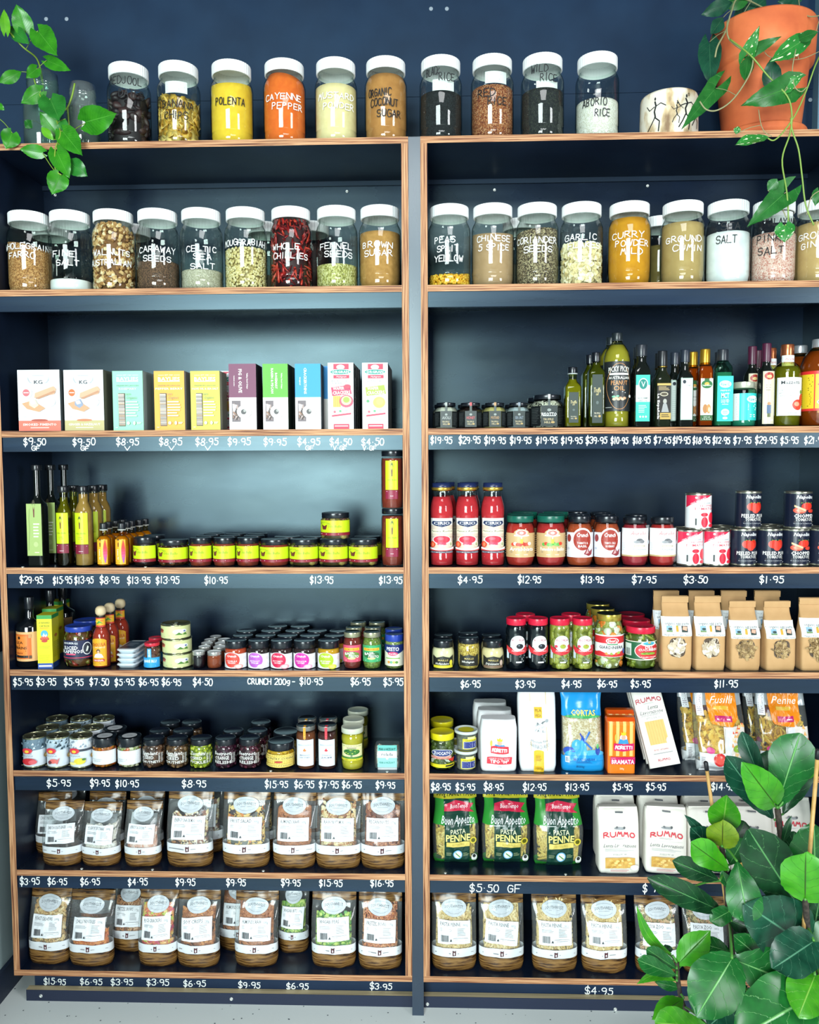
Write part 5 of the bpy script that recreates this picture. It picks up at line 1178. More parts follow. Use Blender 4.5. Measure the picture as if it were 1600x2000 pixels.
# cans
def can(key, xl, xr, ytop, ops, row, gap=.012, ringpull=False, top='#b8b8a8', name='food_can', body='#b4b4ae', ribs=False, W_=6.28, lab=(.04, .96), a0=0, yc=None):
    X, Y, r, h = fit(row, xl, xr, ytop, gap, yc)
    g = G(); L = [(0, .003), (r*.93, .003), (r*.96, 0), (r*1.0, .001), (r*1.0, .004), (r*.975, .007), (r*.975, h-.007), (r*1.0, h-.004), (r*1.0, h-.001), (r*.985, h), (r*.965, h-.001), (r*.955, h-.004), (r*.8, h-.004), (r*.78, h-.0055), (r*.5, h-.0055), (r*.48, h-.0048), (0, h-.0048)]
    lathe(L, M(top, .25, .9), 40, g=g)
    P_ = [('can_body', g.mesh('can_body'))]
    if ringpull:
        g = G(); pts = [(r*.22*math.cos(a), -r*.25+r*.3*math.sin(a), h-.002) for a in [k*PI/6 for k in range(13)]]; tube(g, pts, .0011, METAL, 5, False); g.box(-r*.1, r*.1, r*.02, r*.3, h-.0045, h-.0015, METAL); P_.append(('ring_pull', g.mesh('ring_pull')))
    c = Canvas(r*2*PI*.5, h*(lab[1]-lab[0])); ops(c)
    P_.append(('label', c.build(wcyl(r*.977, h*(lab[0]+lab[1])/2, a0), 'label', .3)))
    g = G(); lathe([(r*.977, h*lab[0]), (r*.977, h*lab[1])], M(body, .35), 40, g=g); P_.append(('label_back', g.mesh('label_back')))
    s = spec(name, 'can', P_, r, h); s['X'], s['Y'] = X, Y; SP[key] = s; return s
def ceres(c):
    c.R(0, 0, 1, 1, '#eef0f2'); c.P([(.06, 1), (.06, .62), (.78, .99), (.78, 1)], '#e0284c'); c.T('CERES ORGANICS', .4, .82, .05, '#f8ecf0', .42, .03, 0, .42); c.E(.36, .92, .03, .03, '#f8ecf0'); c.E(.93, .86, .06, .12, '#d84838')
    c.T('ORGANIC', .62, .76, .04, '#6c7478', .24, 0); c.T('CHOPPED', .6, .68, .06, '#d86474', .46, .01); c.T('TOMATOES', .6, .59, .07, '#d03c50', .58, .01)
    c.R(.34, .1, .38, .3, '#2c3434'); c.R(.345, .3, .375, .5, '#c0c4c8')
    for (x0, y0, x1, y1) in ((.47, .36, .64, .47), (.48, .04, .64, .34), (.67, .16, .86, .47), (.67, .04, .86, .14)): c.E((x0+x1)/2, (y0+y1)/2, (x1-x0)/2*1.05, (y1-y0)/2*1.08, '#e0243c')
ce = can('ceres', 1322, 1372, 1032, ceres, 4, body='#eef0f2')
CN = 'tomato cans on the right fourth shelf'
put(ce, ce['X'], ce['Y'], Z[4], 'white and red chopped tomato can, lower left', CN); xx = at(1399, 1060, ce['Y']).x; put(ce, xx, ce['Y'], Z[4], 'white and red chopped tomato can, lower right', CN)
put(ce, at(1364, 1000, ce['Y']).x, ce['Y'], Z[4]+ce['h'], 'white and red chopped tomato can stacked on the lower two', CN)
def napo(kind):
    def ops(c):
        c.R(0, 0, 1, 1, '#161d30'); c.T('Napolina', .56, .89, .10, '#f2f4f6', .44, .04, .25); c.Fl(.36, .80, .8, .815, 1, '#b0b8c8')
        if kind: c.E(.5, .6, .14, .12, '#d83424'); c.E(.66, .6, .11, .13, '#c82a1c'); c.E(.58, .55, .11, .14, '#dc3c2c')
        else: c.E(.6, .62, .15, .11, '#d83424'); c.E(.42, .5, .15, .09, '#e0543c'); c.E(.44, .5, .1, .05, '#f08468'); c.E(.72, .48, .11, .05, '#d84030'); c.P([(.3, .66), (.56, .52), (.54, .48), (.3, .6)], '#e8c090')
        for k in range(4): c.P([(.44+.08*k, .7), (.48+.08*k, .72), (.45+.08*k, .745)], '#6a9038')
        c.T(('PEELED PLUM' if kind else 'CHOPPED'), .54, .34, .10, '#f2f2ee', .60 if kind else .48, .04); c.T('TOMATOES', .54, .235, .085, '#e8e8e4', .42, .02); c.Fl(.3, .16, .78, .17, 1, '#c0a890'); c.T('IN A RICH TOMATO JUICE', .52, .12, .03, '#c0c4cc', .46, .0); c.Fl(.74, .06, .84, .09, 1, '#e0e4e8')
    return ops
np_ = can('napoP', 1428, 1477, 1030, napo(1), 4, body='#161d30'); nc = can('napoC', 1527, 1579, 1030, napo(0), 4, body='#161d30')
def cput(s, px, lvl, label): put(s, at(px, 1060, s['Y']).x, s['Y'], Z[4]+lvl*s['h'], label, CN)
cput(np_, 1452, 0, 'black peeled plum tomato can, lower left one'); cput(np_, 1503, 0, 'black peeled plum tomato can, lower right one'); cput(np_, 1460, 1, 'black peeled plum tomato can stacked on top')
cput(nc, 1553, 0, 'black chopped tomato can, lower one'); cput(nc, 1606, 0, 'black chopped tomato can cut by the right picture edge'); cput(nc, 1557, 1, 'black chopped tomato can stacked on top')
for s_, px, yy, t in ((ce, 1336, .095, 'white and red tomato can in the second row'), (ce, 1412, .095, 'silver-topped white can right of it in second row'), (np_, 1500, .095, 'silver-topped black can in the second row, between stacks'), (np_, 1506, .17, 'silver-topped black can in the third row'), (ce, 1408, .17, 'silver-topped white can in the third row'), (nc, 1597, .095, 'silver-topped black can at right end of second row')):
    put(s_, at(px, 1040, yy).x, yy, Z[4], t, CN)

# ================================================================ row 5 left
G5 = 'sauces at the left end of the fifth shelf'
def lea(c): c.R(0, 0, 1, 1, '#e0ae74'); c.R(.02, .08, .72, .92, '#d8702c'); c.R(.04, .14, .60, .86, '#e68436'); c.R(.1, .12, .62, .2, '#1c1a1c'); c.Fl(.16, .14, .5, .18, 1, '#f0e8d8'); c.T('LEA', .34, .64, .09, '#2c1810', .26, .02); c.T('&', .34, .55, .05, '#2c1810'); c.T('PERRINS', .34, .46, .09, '#2c1810', .5, .02); c.Fl(.12, .34, .56, .38, 1, '#5c3018', .5); c.T('SAUCE', .34, .28, .05, '#8c3018', .24, .02); c.E(.34, .8, .04, .05, '#2c1810'); c.R(.64, .1, .72, .2, '#5c4430'); c.R(.64, .8, .72, .92, '#c89860')
lp = bottle('lea', 5, 28, 76, 1162, 2, M('#0c1014', .07, 0, .8, .3), .58, .30, .83, M('#14181e', .25), [(.10, .52, 2.5, lea)], 'dark worcestershire sauce bottle with orange label, leftmost on its shelf', G5, capr=.36, ring=None, foot=.8)
more(lp, 5, [(64, None, .125, 'second from left'), (90, None, .232, 'furthest back')], 'dark long-necked sauce bottle behind the orange-labelled one,', G5)
def cous(c):
    c.R(0, 0, 1, 1, '#e2dc1e'); c.R(0, .93, 1, 1, '#2c9440'); c.R(0, 0, 1, .1, '#2c50a0'); c.R(.06, .035, .92, .065, '#f0f4f8'); c.T('LE RENARD', .5, .86, .03, '#6a7430', .76, .02); c.T('CAP BON', .5, .80, .03, '#6a7430', .66, .02); c.Fl(.2, .75, .8, .77, 1, '#d87830'); c.E(.5, .65, .24, .07, '#48a8d8'); c.P([(.34, .6), (.46, .67), (.56, .62), (.64, .66), (.7, .58)], '#e4f0f4')
    for k in range(7): c.E(.28+.075*k, .56+.025*(k % 2), .07, .025, ['#c84838', '#d86a50'][k % 2])
    c.E(.5, .52, .2, .025, '#c03c30'); c.Fl(.1, .38, .86, .43, 2, '#c0c030', .4); c.Fl(.08, .13, .9, .26, 5, '#c8c428', .3)
def sidep(c): c.R(0, 0, 1, 1, '#c4be1c'); c.R(0, .93, 1, 1, '#2c8840'); c.R(0, 0, 1, .1, '#20407c'); c.E(.5, .6, .2, .03, '#a8682c'); c.Fl(.15, .2, .85, .5, 9, '#948f20', .25)
def boxthing(name, cat, W_, D_, H_, base, ops, side=None, top=None):
    g = G(); g.box(-W_/2, W_/2, 0, D_, 0, H_, M(base, .5)); g.add([(-W_/2, 0, 0), (W_/2, 0, 0), (W_/2, D_, 0), (-W_/2, D_, 0)], [(3, 2, 1, 0)], M(base, .5))
    if top: g.add([(-W_/2, 0, H_+.0002), (W_/2, 0, H_+.0002), (W_/2, D_, H_+.0002), (-W_/2, D_, H_+.0002)], [(0, 1, 2, 3)], M(top, .5))
    c = Canvas(W_, H_); ops(c); P_ = [('carton', g.mesh('carton')), ('front_print', c.build(wflat(0, H_/2), 'front_print', .4))]
    if side:
        c = Canvas(D_, H_); side(c); P_.append(('side_print', c.build(lambda x, z, o: (W_/2+o, D_/2+x, H_/2+z), 'side_print', .4)))
    return spec(name, cat, P_, W_/2, H_)
a = at(74, 1270, .012); b_ = at(102, 1270, .012)
hb = at(90, 1202, .012).z-Z[5]
cb = boxthing('chilli_paste_box', 'box', b_.x-a.x, .052, hb, '#e2dc1e', cous, sidep, '#cfc81c')
put(cb, (a.x+b_.x)/2, .012, Z[5], 'tall yellow and green paste box, front one', 'yellow boxes on the fifth shelf', .10); put(cb, at(99, 1270, .075).x-.002, .078, Z[5], 'tall yellow and green paste box, second behind the front one', 'yellow boxes on the fifth shelf', .08); put(cb, at(115, 1270, .15).x, .134, Z[5], 'tall yellow and green paste box at the back', 'yellow boxes on the fifth shelf')
def jala(c): c.R(0, 0, 1, 1, '#1c2446'); c.R(0, .06, 1, .1, '#c83848'); c.R(0, 0, 1, .06, '#1c2446'); c.T('FEHLBERGS', .42, .86, .1, '#e8ecf0', .4, .02, 0, 0, .03); c.T('SLICED', .42, .62, .17, '#f4f6f8', .40, .04); c.T('JALAPEÑOS', .42, .42, .17, '#f4f6f8', .62, .04); c.R(.3, .24, .56, .31, '#e85878'); c.E(.84, .55, .12, .34, '#e8ecf0'); c.E(.84, .55, .1, .30, '#2c3440'); c.P([(.8, .4), (.84, .7), (.88, .62), (.84, .4)], '#d8e0d8')
BLUELID = M('#2440a0', .3)
jl = saucejar('jala', 128, 184, 1216, M('#5c3c1c', .4), BLUELID, jala, (.22, .68), 'sliced jalapeño jar with navy label and blue lid, front one', row=5, lr=.9, fill=.86, pieces=([('chip', .011), ('chip', .008)], 120, [M(c, .3) for c in ('#7c7430', '#8c2c1c', '#6a3c1c', '#a03420', '#5c6428')]), group=G5, wf=2.7)
more(jl, 5, [(172, None, .13, 'behind the front one')], 'sliced jalapeño jar with blue lid', G5)
# hot sauce
def chol(c):
    c.R(0, 0, 1, .9, '#e0a420'); c.E(.5, .88, .48, .1, '#e0a420'); c.n += 1; c.Ln([(.05, .04), (.95, .04), (.95, .85), (.72, .95), (.28, .95), (.05, .85), (.05, .04)], .0008, '#b87c14', False)
    c.T('CHOLULA', .5, .76, .12, '#b8321c', .84, .03, 0, .04); c.T('HOT SAUCE', .6, .66, .05, '#f4ead0', .6, .02, .2); c.E(.5, .53, .11, .07, '#4a2c1c'); c.E(.5, .51, .07, .05, '#d8a884'); c.P([(.22, .3), (.32, .42), (.5, .46), (.7, .42), (.8, .3)], '#f0ece4'); c.R(.18, .16, .84, .25, '#c83428'); c.T('ORIGINAL', .5, .205, .06, '#f8ece0', .6, .03); c.Fl(.2, .06, .8, .13, 2, '#a8741c', .3)
def chn(c): c.R(0, 0, 1, 1, '#e0a828'); c.R(0, .9, 1, 1, '#c83c2c'); c.R(0, 0, 1, .18, '#c83c2c'); c.Fl(.2, .05, .8, .12, 1, '#f0e0d0'); c.P([(.25, .3), (.5, .7), (.8, .35), (.55, .45)], '#4c9c3c'); c.E(.3, .62, .14, .1, '#f0d040'); c.E(.7, .7, .12, .08, '#d87830')
X, Y, r, h = fit(5, 183, 216, 1181, .014)
pr = [(0, 0), (.9, 0), (1, .015), (1, .50), (.93, .56), (.72, .62), (.56, .655), (.54, .67), (.54, .83)]
g = G(); lathe([(r*.42, .83*h), (r*.42, .855*h), (r*.50, .86*h), (r*.60, .885*h), (r*.62, .925*h), (r*.56, .965*h), (r*.40, .99*h), (r*.22, h), (0, h)], powder('#d8c4a0', '#ccb890', 12, .5), 28, g=g); lathe([(r*.48, .82*h), (r*.5, .83*h), (r*.46, .85*h)], M('#2a1c14', .4), 24, g=g)
ch = vessel('chol', 'hot_sauce_bottle', 'bottle', r, h, pr, glass(), lid=g.mesh('wooden_cap'), fill=(.01, .655, powder('#a82c10', '#8c200a', 40)), prints=[cyl_print(r, h*.27, r*1.9, h*.46, chol), cyl_print(r*.56, h*.74, r*1.5, h*.15, chn, 'neck_label')], capname='wooden_cap')
put(ch, X, Y, Z[5], 'hot sauce bottle with yellow label and round wooden cap, front one', G5)
for px, yy, t in ((216, .085, 'second one behind the front'), (237, .155, 'furthest back')): put(ch, at(px, 1260, yy).x, yy, Z[5], 'hot sauce bottle with round wooden cap, '+t, G5)
# flat fish tins, stacked four high with grey lids
a = at(226, 1290, .014); b_ = at(264, 1290, .014); W_ = b_.x-a.x
zt0 = at(245, 1268, .014).z-Z[5]; th = zt0/4
g = G(); lathe([(0, 0), (W_*.46, 0, 5), (W_*.5, th*.55, 5), (W_*.5, th*.62, 5)], M('#c9d6de', .3, .3), 36, g=g, dy=2.1); lathe([(W_*.5, th*.62, 5), (W_*.545, th*.66, 5), (W_*.545, th*.8, 5), (W_*.5, th*.95, 5), (W_*.45, th*.98, 5), (0, th*.98)], M('#dfe8ec', .25, .2), 36, g=g, dy=2.1)
tin = [('tin_body', g.mesh('tin_body'))]
c = Canvas(W_*.86, W_*1.9); c.R(0, 0, 1, 1, '#28384c'); c.Fl(.15, .3, .8, .7, 4, '#8898a8', .35); c.R(.1, .85, .9, .97, '#a8b4bc'); tin.append(('lid_print', c.build(lambda x, z, o: (x, z, th*.98+o), 'lid_print', .3)))
fs = spec('fish_tin', 'tin', tin, W_/2, th)
for k in range(4): put(fs, (a.x+b_.x)/2+.001*(k % 2), .014+W_*1.1, Z[5]+k*th*1.0, ('flat silver-blue fish tin at the bottom of its stack', 'flat silver-blue fish tin, second from the bottom', 'flat silver-blue fish tin, third from the bottom', 'flat fish tin with dark printed lid on top of stack')[k], 'stacked flat fish tins')
def mare(c): c.R(0, 0, 1, .52, '#2c9cdc'); c.T('MARE BLU', .5, .34, .14, '#f0f8fc', .62, .05, 0, 0, .02); c.Fl(.22, .2, .8, .26, 1, '#d0ecf8', .5); c.Fl(.1, .04, .9, .14, 2, '#a8dcf4', .5); c.R(.4, .5, .58, 1, '#2c9cdc'); vert(c, 'ANCHOVIES', .49, .76, .1, .4)
mb = saucejar('mare', 282, 314, 1251, M('#5c3428', .4), M('#c8283c', .3), mare, (.04, .80), 'small anchovy jar with sky blue label and red lid, front one', row=5, lr=.9, fill=.8, pieces=([('stick', .008)], 60, [M('#6c4030', .4), M('#7c5040', .4), M('#54302a', .4)]), group=G5, wf=2.6, name='anchovy_jar')
more(mb, 5, [(306, None, .10, 'behind the front one')], 'anchovy jar with blue and red lid', G5)
def crab(c): c.R(0, 0, 1, 1, '#cdd398'); c.E(.22, .62, .09, .14, '#a0503c'); c.E(.22, .66, .05, .06, '#5c4438'); c.R(.14, .44, .3, .5, '#c86450'); c.E(.65, .55, .12, .2, '#e4e6d4'); c.P([(.58, .3), (.66, .5), (.74, .3), (.8, .5), (.84, .28)], '#4c7c30'); c.E(.76, .6, .08, .15, '#dfe4d8'); c.E(.78, .58, .025, .06, '#4c5ca0'); c.Fl(.08, .22, .46, .27, 1, '#7c6a50', .5); c.Fl(.18, .12, .36, .16, 1, '#a09070', .5)
cr = can('crab', 319, 375, 1212, crab, 5, ringpull=True, body='#cdd398')
hh = (at(347, 1222, cr['Y']-cr['r']).z-Z[5])/3
cr = SP['crab'] = None
def can_h(ops, X, Y, r, h, body, name='food_can'):
    g = G(); lathe([(0, .002), (r*.95, .002), (r, 0), (r, .003), (r*.98, .004), (r*.98, h-.004), (r, h-.003), (r, h-.0003), (r*.97, h), (r*.95, h-.003), (r*.72, h-.003), (r*.7, h-.0045), (0, h-.0045)], M('#a9ac86', .22, .9), 44, g=g)
    g2 = G(); tube(g2, [(r*.2*math.cos(q), -r*.2+r*.26*math.sin(q), h-.002) for q in [k*PI/6 for k in range(13)]], .0011, METAL, 5, False); g2.box(-r*.09, r*.09, 0, r*.3, h-.0042, h-.001, METAL)
    c = Canvas(r*PI, h*.86); ops(c)
    g3 = G(); lathe([(r*.981, h*.07), (r*.981, h*.93)], M(body, .4), 40, g=g3)
    return spec(name, 'can', [('can_body', g.mesh('can_body')), ('ring_pull', g2.mesh('ring_pull')), ('label', c.build(wcyl(r*.982, h/2), 'label')), ('label_back', g3.mesh('label_back'))], r, h)
X, Y, r, h = fit(5, 319, 375, 1212, .012); cr = can_h(crab, X, Y, r, hh, '#cdd398')
for k in range(3): put(cr, X+(.001, 0, -.003)[k], Y, Z[5]+k*hh, 'pale green crab can, '+('bottom', 'middle', 'top')[k]+' of the stack of three', 'stacked pale green cans')
# tiny jam jars
tj = saucejar('tiny1', 376, 401, 1269, M('#140a14', .3), M('#b8b8b4', .3, .7), None, (.1, .2), 'tiny silver-lidded jar of black jam in front', row=5, lr=.95, sh=.72, nz=.8, lz=.78, nr=.9, liftop=M('#dfe4e6', .4), group='tiny silver-lidded jam jars', name='jam_jar')
tj2 = saucejar('tiny2', 405, 433, 1269, powder('#8c3c14', '#742c0c', 50), M('#b8b8b4', .3, .7), None, (.1, .2), 'tiny silver-lidded jar of amber jam in front', row=5, lr=.95, sh=.72, nz=.8, lz=.78, nr=.9, liftop=M('#dfe4e6', .4), group='tiny silver-lidded jam jars', name='jam_jar')
TJ = 'tiny silver-lidded jam jars'
more(tj, 5, [(400, None, .092, 'second row'), (405, None, .137, 'third row'), (411, None, .182, 'fourth row'), (422, None, .228, 'fifth row')], 'tiny silver-lidded jar in the left file,', TJ)
more(tj2, 5, [(430, None, .092, 'second row'), (433, None, .140, 'third row'), (439, None, .19, 'fourth row')], 'tiny silver-lidded jar in the right file,', TJ)
def crunch(col, t, frt):
    def ops(c):
        c.R(0, 0, 1, .86, '#e9eaee'); c.E(.43, .62, .31, .34, '#e9eaee'); c.E(.43, .50, .27, .44, col); c.T('Crunch', .43, .74, .13, '#f8f4f4', .32, .05, .25); c.Fl(.24, .56, .62, .59, 1, '#f8e8e8', .4); c.T(t[0], .43, .44, .08, '#f8f4f4', .34, .03); c.T(t[1], .43, .33, .08, '#f8f4f4', .24, .03)
        c.E(.66, .12, .14, .14, frt); c.E(.66, .12, .09, .09, '#f4e4e4' if frt != '#d8dc40' else '#f0f070'); c.E(.86, .6, .05, .1, '#dcd4d8'); c.E(.9, .3, .06, .08, '#e0dce0')
    return ops
G5C = 'round-labelled relish jars on the fifth shelf'
CR = []
for i, (xl, xr, col, t, frt, fl, dsc) in enumerate(((440, 483, '#e4483c', ('CHILLI', 'RELISH'), '#f0a8a0', '#b8401c', 'orange-red'), (485, 527, '#b45cc0', ('BEETROOT', 'PEPPER JAM'), '#e8e4f0', '#241818', 'lilac'), (529, 572, '#d42450', ('SPICY TOMATO', 'CHUTNEY'), '#f0a0ac', '#301414', 'crimson'), (574, 617, '#cc2ca0', ('ONION & PLUM', 'CHUTNEY'), '#eca8c8', '#2c1418', 'magenta'), (621, 664, '#a8c828', ('MUSTARD', 'RELISH'), '#d8dc40', '#c8940c', 'lime green'))):
    CR.append(saucejar('cru%d' % i, xl, xr, 1246, powder(fl, fl, 20), DARKLID, crunch(col, t, frt), (.02, .64), 'relish jar with black lid and '+dsc+' round label', row=5, lr=.96, sh=.66, nz=.74, lz=.74, nr=.88, wf=2.8, group=G5C, liftop=M('#1b2230', .25), foot=.93, fill=.72))
cb_ = CR[1]
CL = [(475, .12), (519, .12), (562, .12), (606, .12), (654, .12), (482, .185), (530, .185), (577, .185), (620, .185), (664, .185), (543, .25), (587, .25)]
for i, (px, yy) in enumerate(CL):
    row_ = ('second', 'third', 'fourth')[0 if yy < .15 else 1 if yy < .22 else 2]; k = i if i < 5 else i-5 if i < 10 else i-10
    sp2 = CR[4] if i == 4 else cb_
    yy = min(yy-.012, BACK-.015-sp2['r']); put(sp2, at(px, 1270, yy).x, yy, Z[5], 'black-lidded relish jar in the %s row, %s from the left' % (row_, ('first', 'second', 'third', 'fourth', 'fifth')[k]), G5C)
def pesto(col):
    def ops(c):
        c.R(0, 0, 1, 1, col); c.P([(.14, .68), (.86, .68), (.84, .84), (.16, .84)], '#e8b82c'); c.T('ROMANELLA', .5, .76, .08, '#a84830', .56, .02); c.E(.5, .42, .34, .2, '#6c8c3c' if col != '#3aa468' else '#2c6c3c')
        c.T('BASIL', .42, .52, .14, '#f4f4ec', .42, .05, 0, .12); c.T('PESTO', .6, .34, .14, '#f4f4ec', .42, .05, 0, -.1); c.E(.5, .22, .16, .06, '#d8dc88'); c.Fl(.25, .08, .75, .12, 1, '#f0e8e4', .5)
    return ops
GM = M('#a8a88c', .3, .6)
p1_ = saucejar('pes1', 671, 706, 1230, powder('#7c2418', '#64180c', 50), GM, pesto('#d8506c'), (.20, .66), 'red pesto jar with pink label', row=5, lr=.92, sh=.72, nz=.84, lz=.86, liftop=M('#10201c', .25), group='pesto jars on the fifth shelf', wf=2.7)
p2_ = saucejar('pes2', 709, 745, 1230, grain(['#6c8434', '#7c943c', '#586c28'], 300), GM, pesto('#3aa468'), (.20, .66), 'green basil pesto jar with green label', row=5, lr=.92, sh=.72, nz=.84, lz=.86, liftop=M('#10201c', .25), group='pesto jars on the fifth shelf', wf=2.7)
more(p1_, 5, [(692, None, .10, 'second row'), (700, None, .175, 'third row')], 'dark-lidded pesto jar behind the pink one,', 'pesto jars on the fifth shelf')
more(p2_, 5, [(729, None, .10, 'second row'), (737, None, .175, 'third row')], 'dark-lidded pesto jar behind the green one,', 'pesto jars on the fifth shelf')
def baril(c): c.R(0, 0, 1, 1, '#e0dcc8'); c.P([(0, 1), (0, .72), (.5, .5), (1, .72), (1, 1)], '#1c2c6c'); c.T('PESTO', .45, .80, .16, '#f4f6f8', .5, .05); c.E(.45, .58, .2, .09, '#d83868'); c.T('Barilla', .45, .58, .07, '#f8e8ec', .3, .02, .2); c.R(.16, .34, .74, .38, '#78b048'); [c.E(.3+.1*k, .18, .055, .06, q) for k, q in enumerate(('#d89040', '#70b090', '#b8c060', '#5c8c40'))]
bp = saucejar('bar', 752, 789, 1234, grain(['#7c8c4c', '#8c9c58', '#64743c'], 300), BLUELID, baril, (.10, .72), 'pesto jar with navy and cream label and blue lid, front one', row=5, lr=.96, sh=.76, nz=.82, lz=.80, nr=.88, group='pesto jars on the fifth shelf', wf=2.75, liftop=M('#1c3070', .3))
more(bp, 5, [(770, None, .11, 'behind the front one')], 'pesto jar with blue lid', 'pesto jars on the fifth shelf')

# ================================================================ row 5 right
G5R = 'mustard and sauce jars on the right fifth shelf'
def mail(t, col, yl):
    def ops(c):
        c.P([(0, 0), (1, 0), (1, .98), (.8, .78), (.5, .92), (.2, .78), (0, .98)], '#23241f'); c.R(.04, 0, .96, .2, col); c.T('MAILLE', .5, .60, .13, '#c8b468', .44, .02); c.T(t, .45, .34, .16, '#f4f2ea', .6, .02, .3); c.E(.86, .4, .08, .22, yl)
    return ops
MG = glass('#fbfaf0', '#a8a890')
def maillid(key, r, h): pass
m1 = saucejar('ma1', 843, 888, 1245, M('#dfe0c0', .4), DARKLID, mail('Hollandaise', '#d8cc30', '#d8cc40'), (.06, .52), 'pale hollandaise jar with black label, leftmost on its shelf', row=5, lr=.86, sh=.58, nz=.76, lz=.76, nr=.82, gl=MG, wf=2.0, group=G5R, fill=.74)
m2 = saucejar('ma2', 894, 937, 1240, grain(['#b89c3c', '#cdb050', '#8c6c24', '#dcc468'], 330), DARKLID, mail('Wholegrain', '#23241f', '#23241f'), (.12, .52), 'wholegrain mustard jar with black label', row=5, lr=.92, sh=.74, nz=.84, lz=.82, wf=1.9, group=G5R, fill=.84)
m3 = saucejar('ma3', 940, 985, 1245, M('#d8d0a8', .4), DARKLID, mail('Dijonnaise', '#7c6450', '#c8b0a0'), (.06, .52), 'pale dijonnaise jar with black label', row=5, lr=.86, sh=.58, nz=.76, lz=.76, nr=.82, gl=MG, wf=2.0, group=G5R, fill=.74)
for s_, px, t in ((m1, 866, 'hollandaise'), (m2, 915, 'wholegrain mustard'), (m3, 960, 'dijonnaise')): more(s_, 5, [(px, None, .105, 'behind the front '+t+' jar')], 'black-lidded mustard jar', G5R)
def acor(green):
    def ops(c):
        c.R(0, .16, .14, .5, '#c8d8e4'); c.Fl(.2, .04, .9, .3, 9, '#e4e8e8', .25); c.P([(0, .5), (.14, .36), (.5, .28), (1, .36), (1, .62), (.72, .56), (.3, .5), (0, .62)], '#cc3038')
        c.E(.55, .70, .33, .28, '#e6ebee'); c.R(.22, .56, .88, .72, '#e6ebee'); c.P([(.1, .55), (.5, .40), (1, .58), (1, .38), (.5, .3), (.1, .38)], '#cc3038')
        c.T('ACORSA', .55, .82, .085, '#a83c50', .54, .02)
        if green: c.E(.58, .60, .13, .08, '#9ca840'); c.E(.6, .65, .02, .02, '#c83828'); c.E(.3, .6, .07, .05, '#c83848'); c.E(.84, .6, .06, .05, '#c83848')
        else: c.E(.62, .60, .15, .09, '#1c2028'); c.E(.58, .63, .03, .02, '#8c98a8')
        c.T('Pitted Olives', .56, .44, .05, '#f4dcdc', .56, .02, .3); c.R(.46, .02, .7, .07, '#dfe4e8')
    return ops
REDL = M('#d01c3c', .28)
def acjar(key, xl, xr, green, label):
    X, Y, r, h = fit(5, xl, xr, 1203, .014)
    oli = ([('olive', .0088)], 130, [M(c, .3) for c in ('#8c9034', '#9ca040', '#7c802c', '#a8a850')]) if green else None
    pr = prof(.80, .90, .875, .85, .03)
    s = vessel(key, 'olive_jar', 'jar', r, h, pr, glass(), lid=cap_mesh(r, h, .96, .87, REDL), fill=(.01, .86, M('#5c6424' if green else '#10161c', .15)), pieces=oli, prints=[cyl_print(r, h*.41, r*2.3, h*.56, acor(green))]); s['X'], s['Y'] = X, Y
    put(s, X, Y, Z[5], label, 'red-lidded olive jars'); return s
ab = acjar('acb', 988, 1028, 0, 'red-lidded jar of black olives, left of the two'); put(ab, at(1050.5, 1270, ab['Y']).x, ab['Y'], Z[5], 'red-lidded jar of black olives, right of the two', 'red-lidded olive jars')
ag = acjar('acg', 1073, 1113, 1, 'red-lidded jar of green olives, left of the two'); put(ag, at(1137.5, 1270, ag['Y']).x, ag['Y'], Z[5], 'red-lidded jar of green olives beside the mixed pickles', 'red-lidded olive jars')
more(ab, 5, [(1026, None, .10, 'behind the black pair')], 'red-lidded olive jar', 'red-lidded olive jars'); more(ag, 5, [(1115, None, .10, 'behind the green pair')], 'red-lidded olive jar', 'red-lidded olive jars')
def giar(c): c.R(0, 0, 1, 1, '#eceeec'); c.R(0, .62, 1, .94, '#cc2830'); c.E(.52, .74, .17, .14, '#f4f4f2'); c.E(.52, .74, .14, .11, '#cc2830'); c.T("Hoyt's", .52, .74, .12, '#f8f8f4', .22, .04); c.R(.38, .555, .66, .60, '#2c8c50'); c.T('GIARDINIERA', .5, .44, .14, '#23282c', .66, .03); c.P([(0, .02), (1, .02), (1, .2), (.8, .26), (.5, .1), (.2, .26), (0, .2)], '#cc2830'); [c.E(.38+.06*k, .16+.04*(k % 2), .05, .06, q) for k, q in enumerate(('#e88838', '#f0f0e0', '#8ca848', '#f4f4ec', '#d86030', '#a8b858'))]; c.E(.88, .24, .06, .12, '#3c4ca0'); c.E(.1, .3, .05, .08, '#e0e4e4')
gi = saucejar('giar', 1161, 1217, 1193, M('#8c8c54', .4), M('#b8a848', .25, .6), giar, (.24, .64), 'mixed pickle jar with red and white label and gold lid', row=5, lr=.84, sh=.68, nz=.86, lz=.875, nr=.78, liftop=M('#1c2418', .3), pieces=([('stick', .013), ('ball', .011), ('nut', .011)], 150, [M(c, .35) for c in ('#dc7828', '#e08a38', '#d8dcc4', '#8c9440', '#c8ccb0', '#98a04c')]), group=G5R, name='pickle_jar')
more(gi, 5, [(1176, None, .11, 'second row'), (1167, None, .19, 'third row')], 'gold-lidded mixed pickle jar,', G5R)
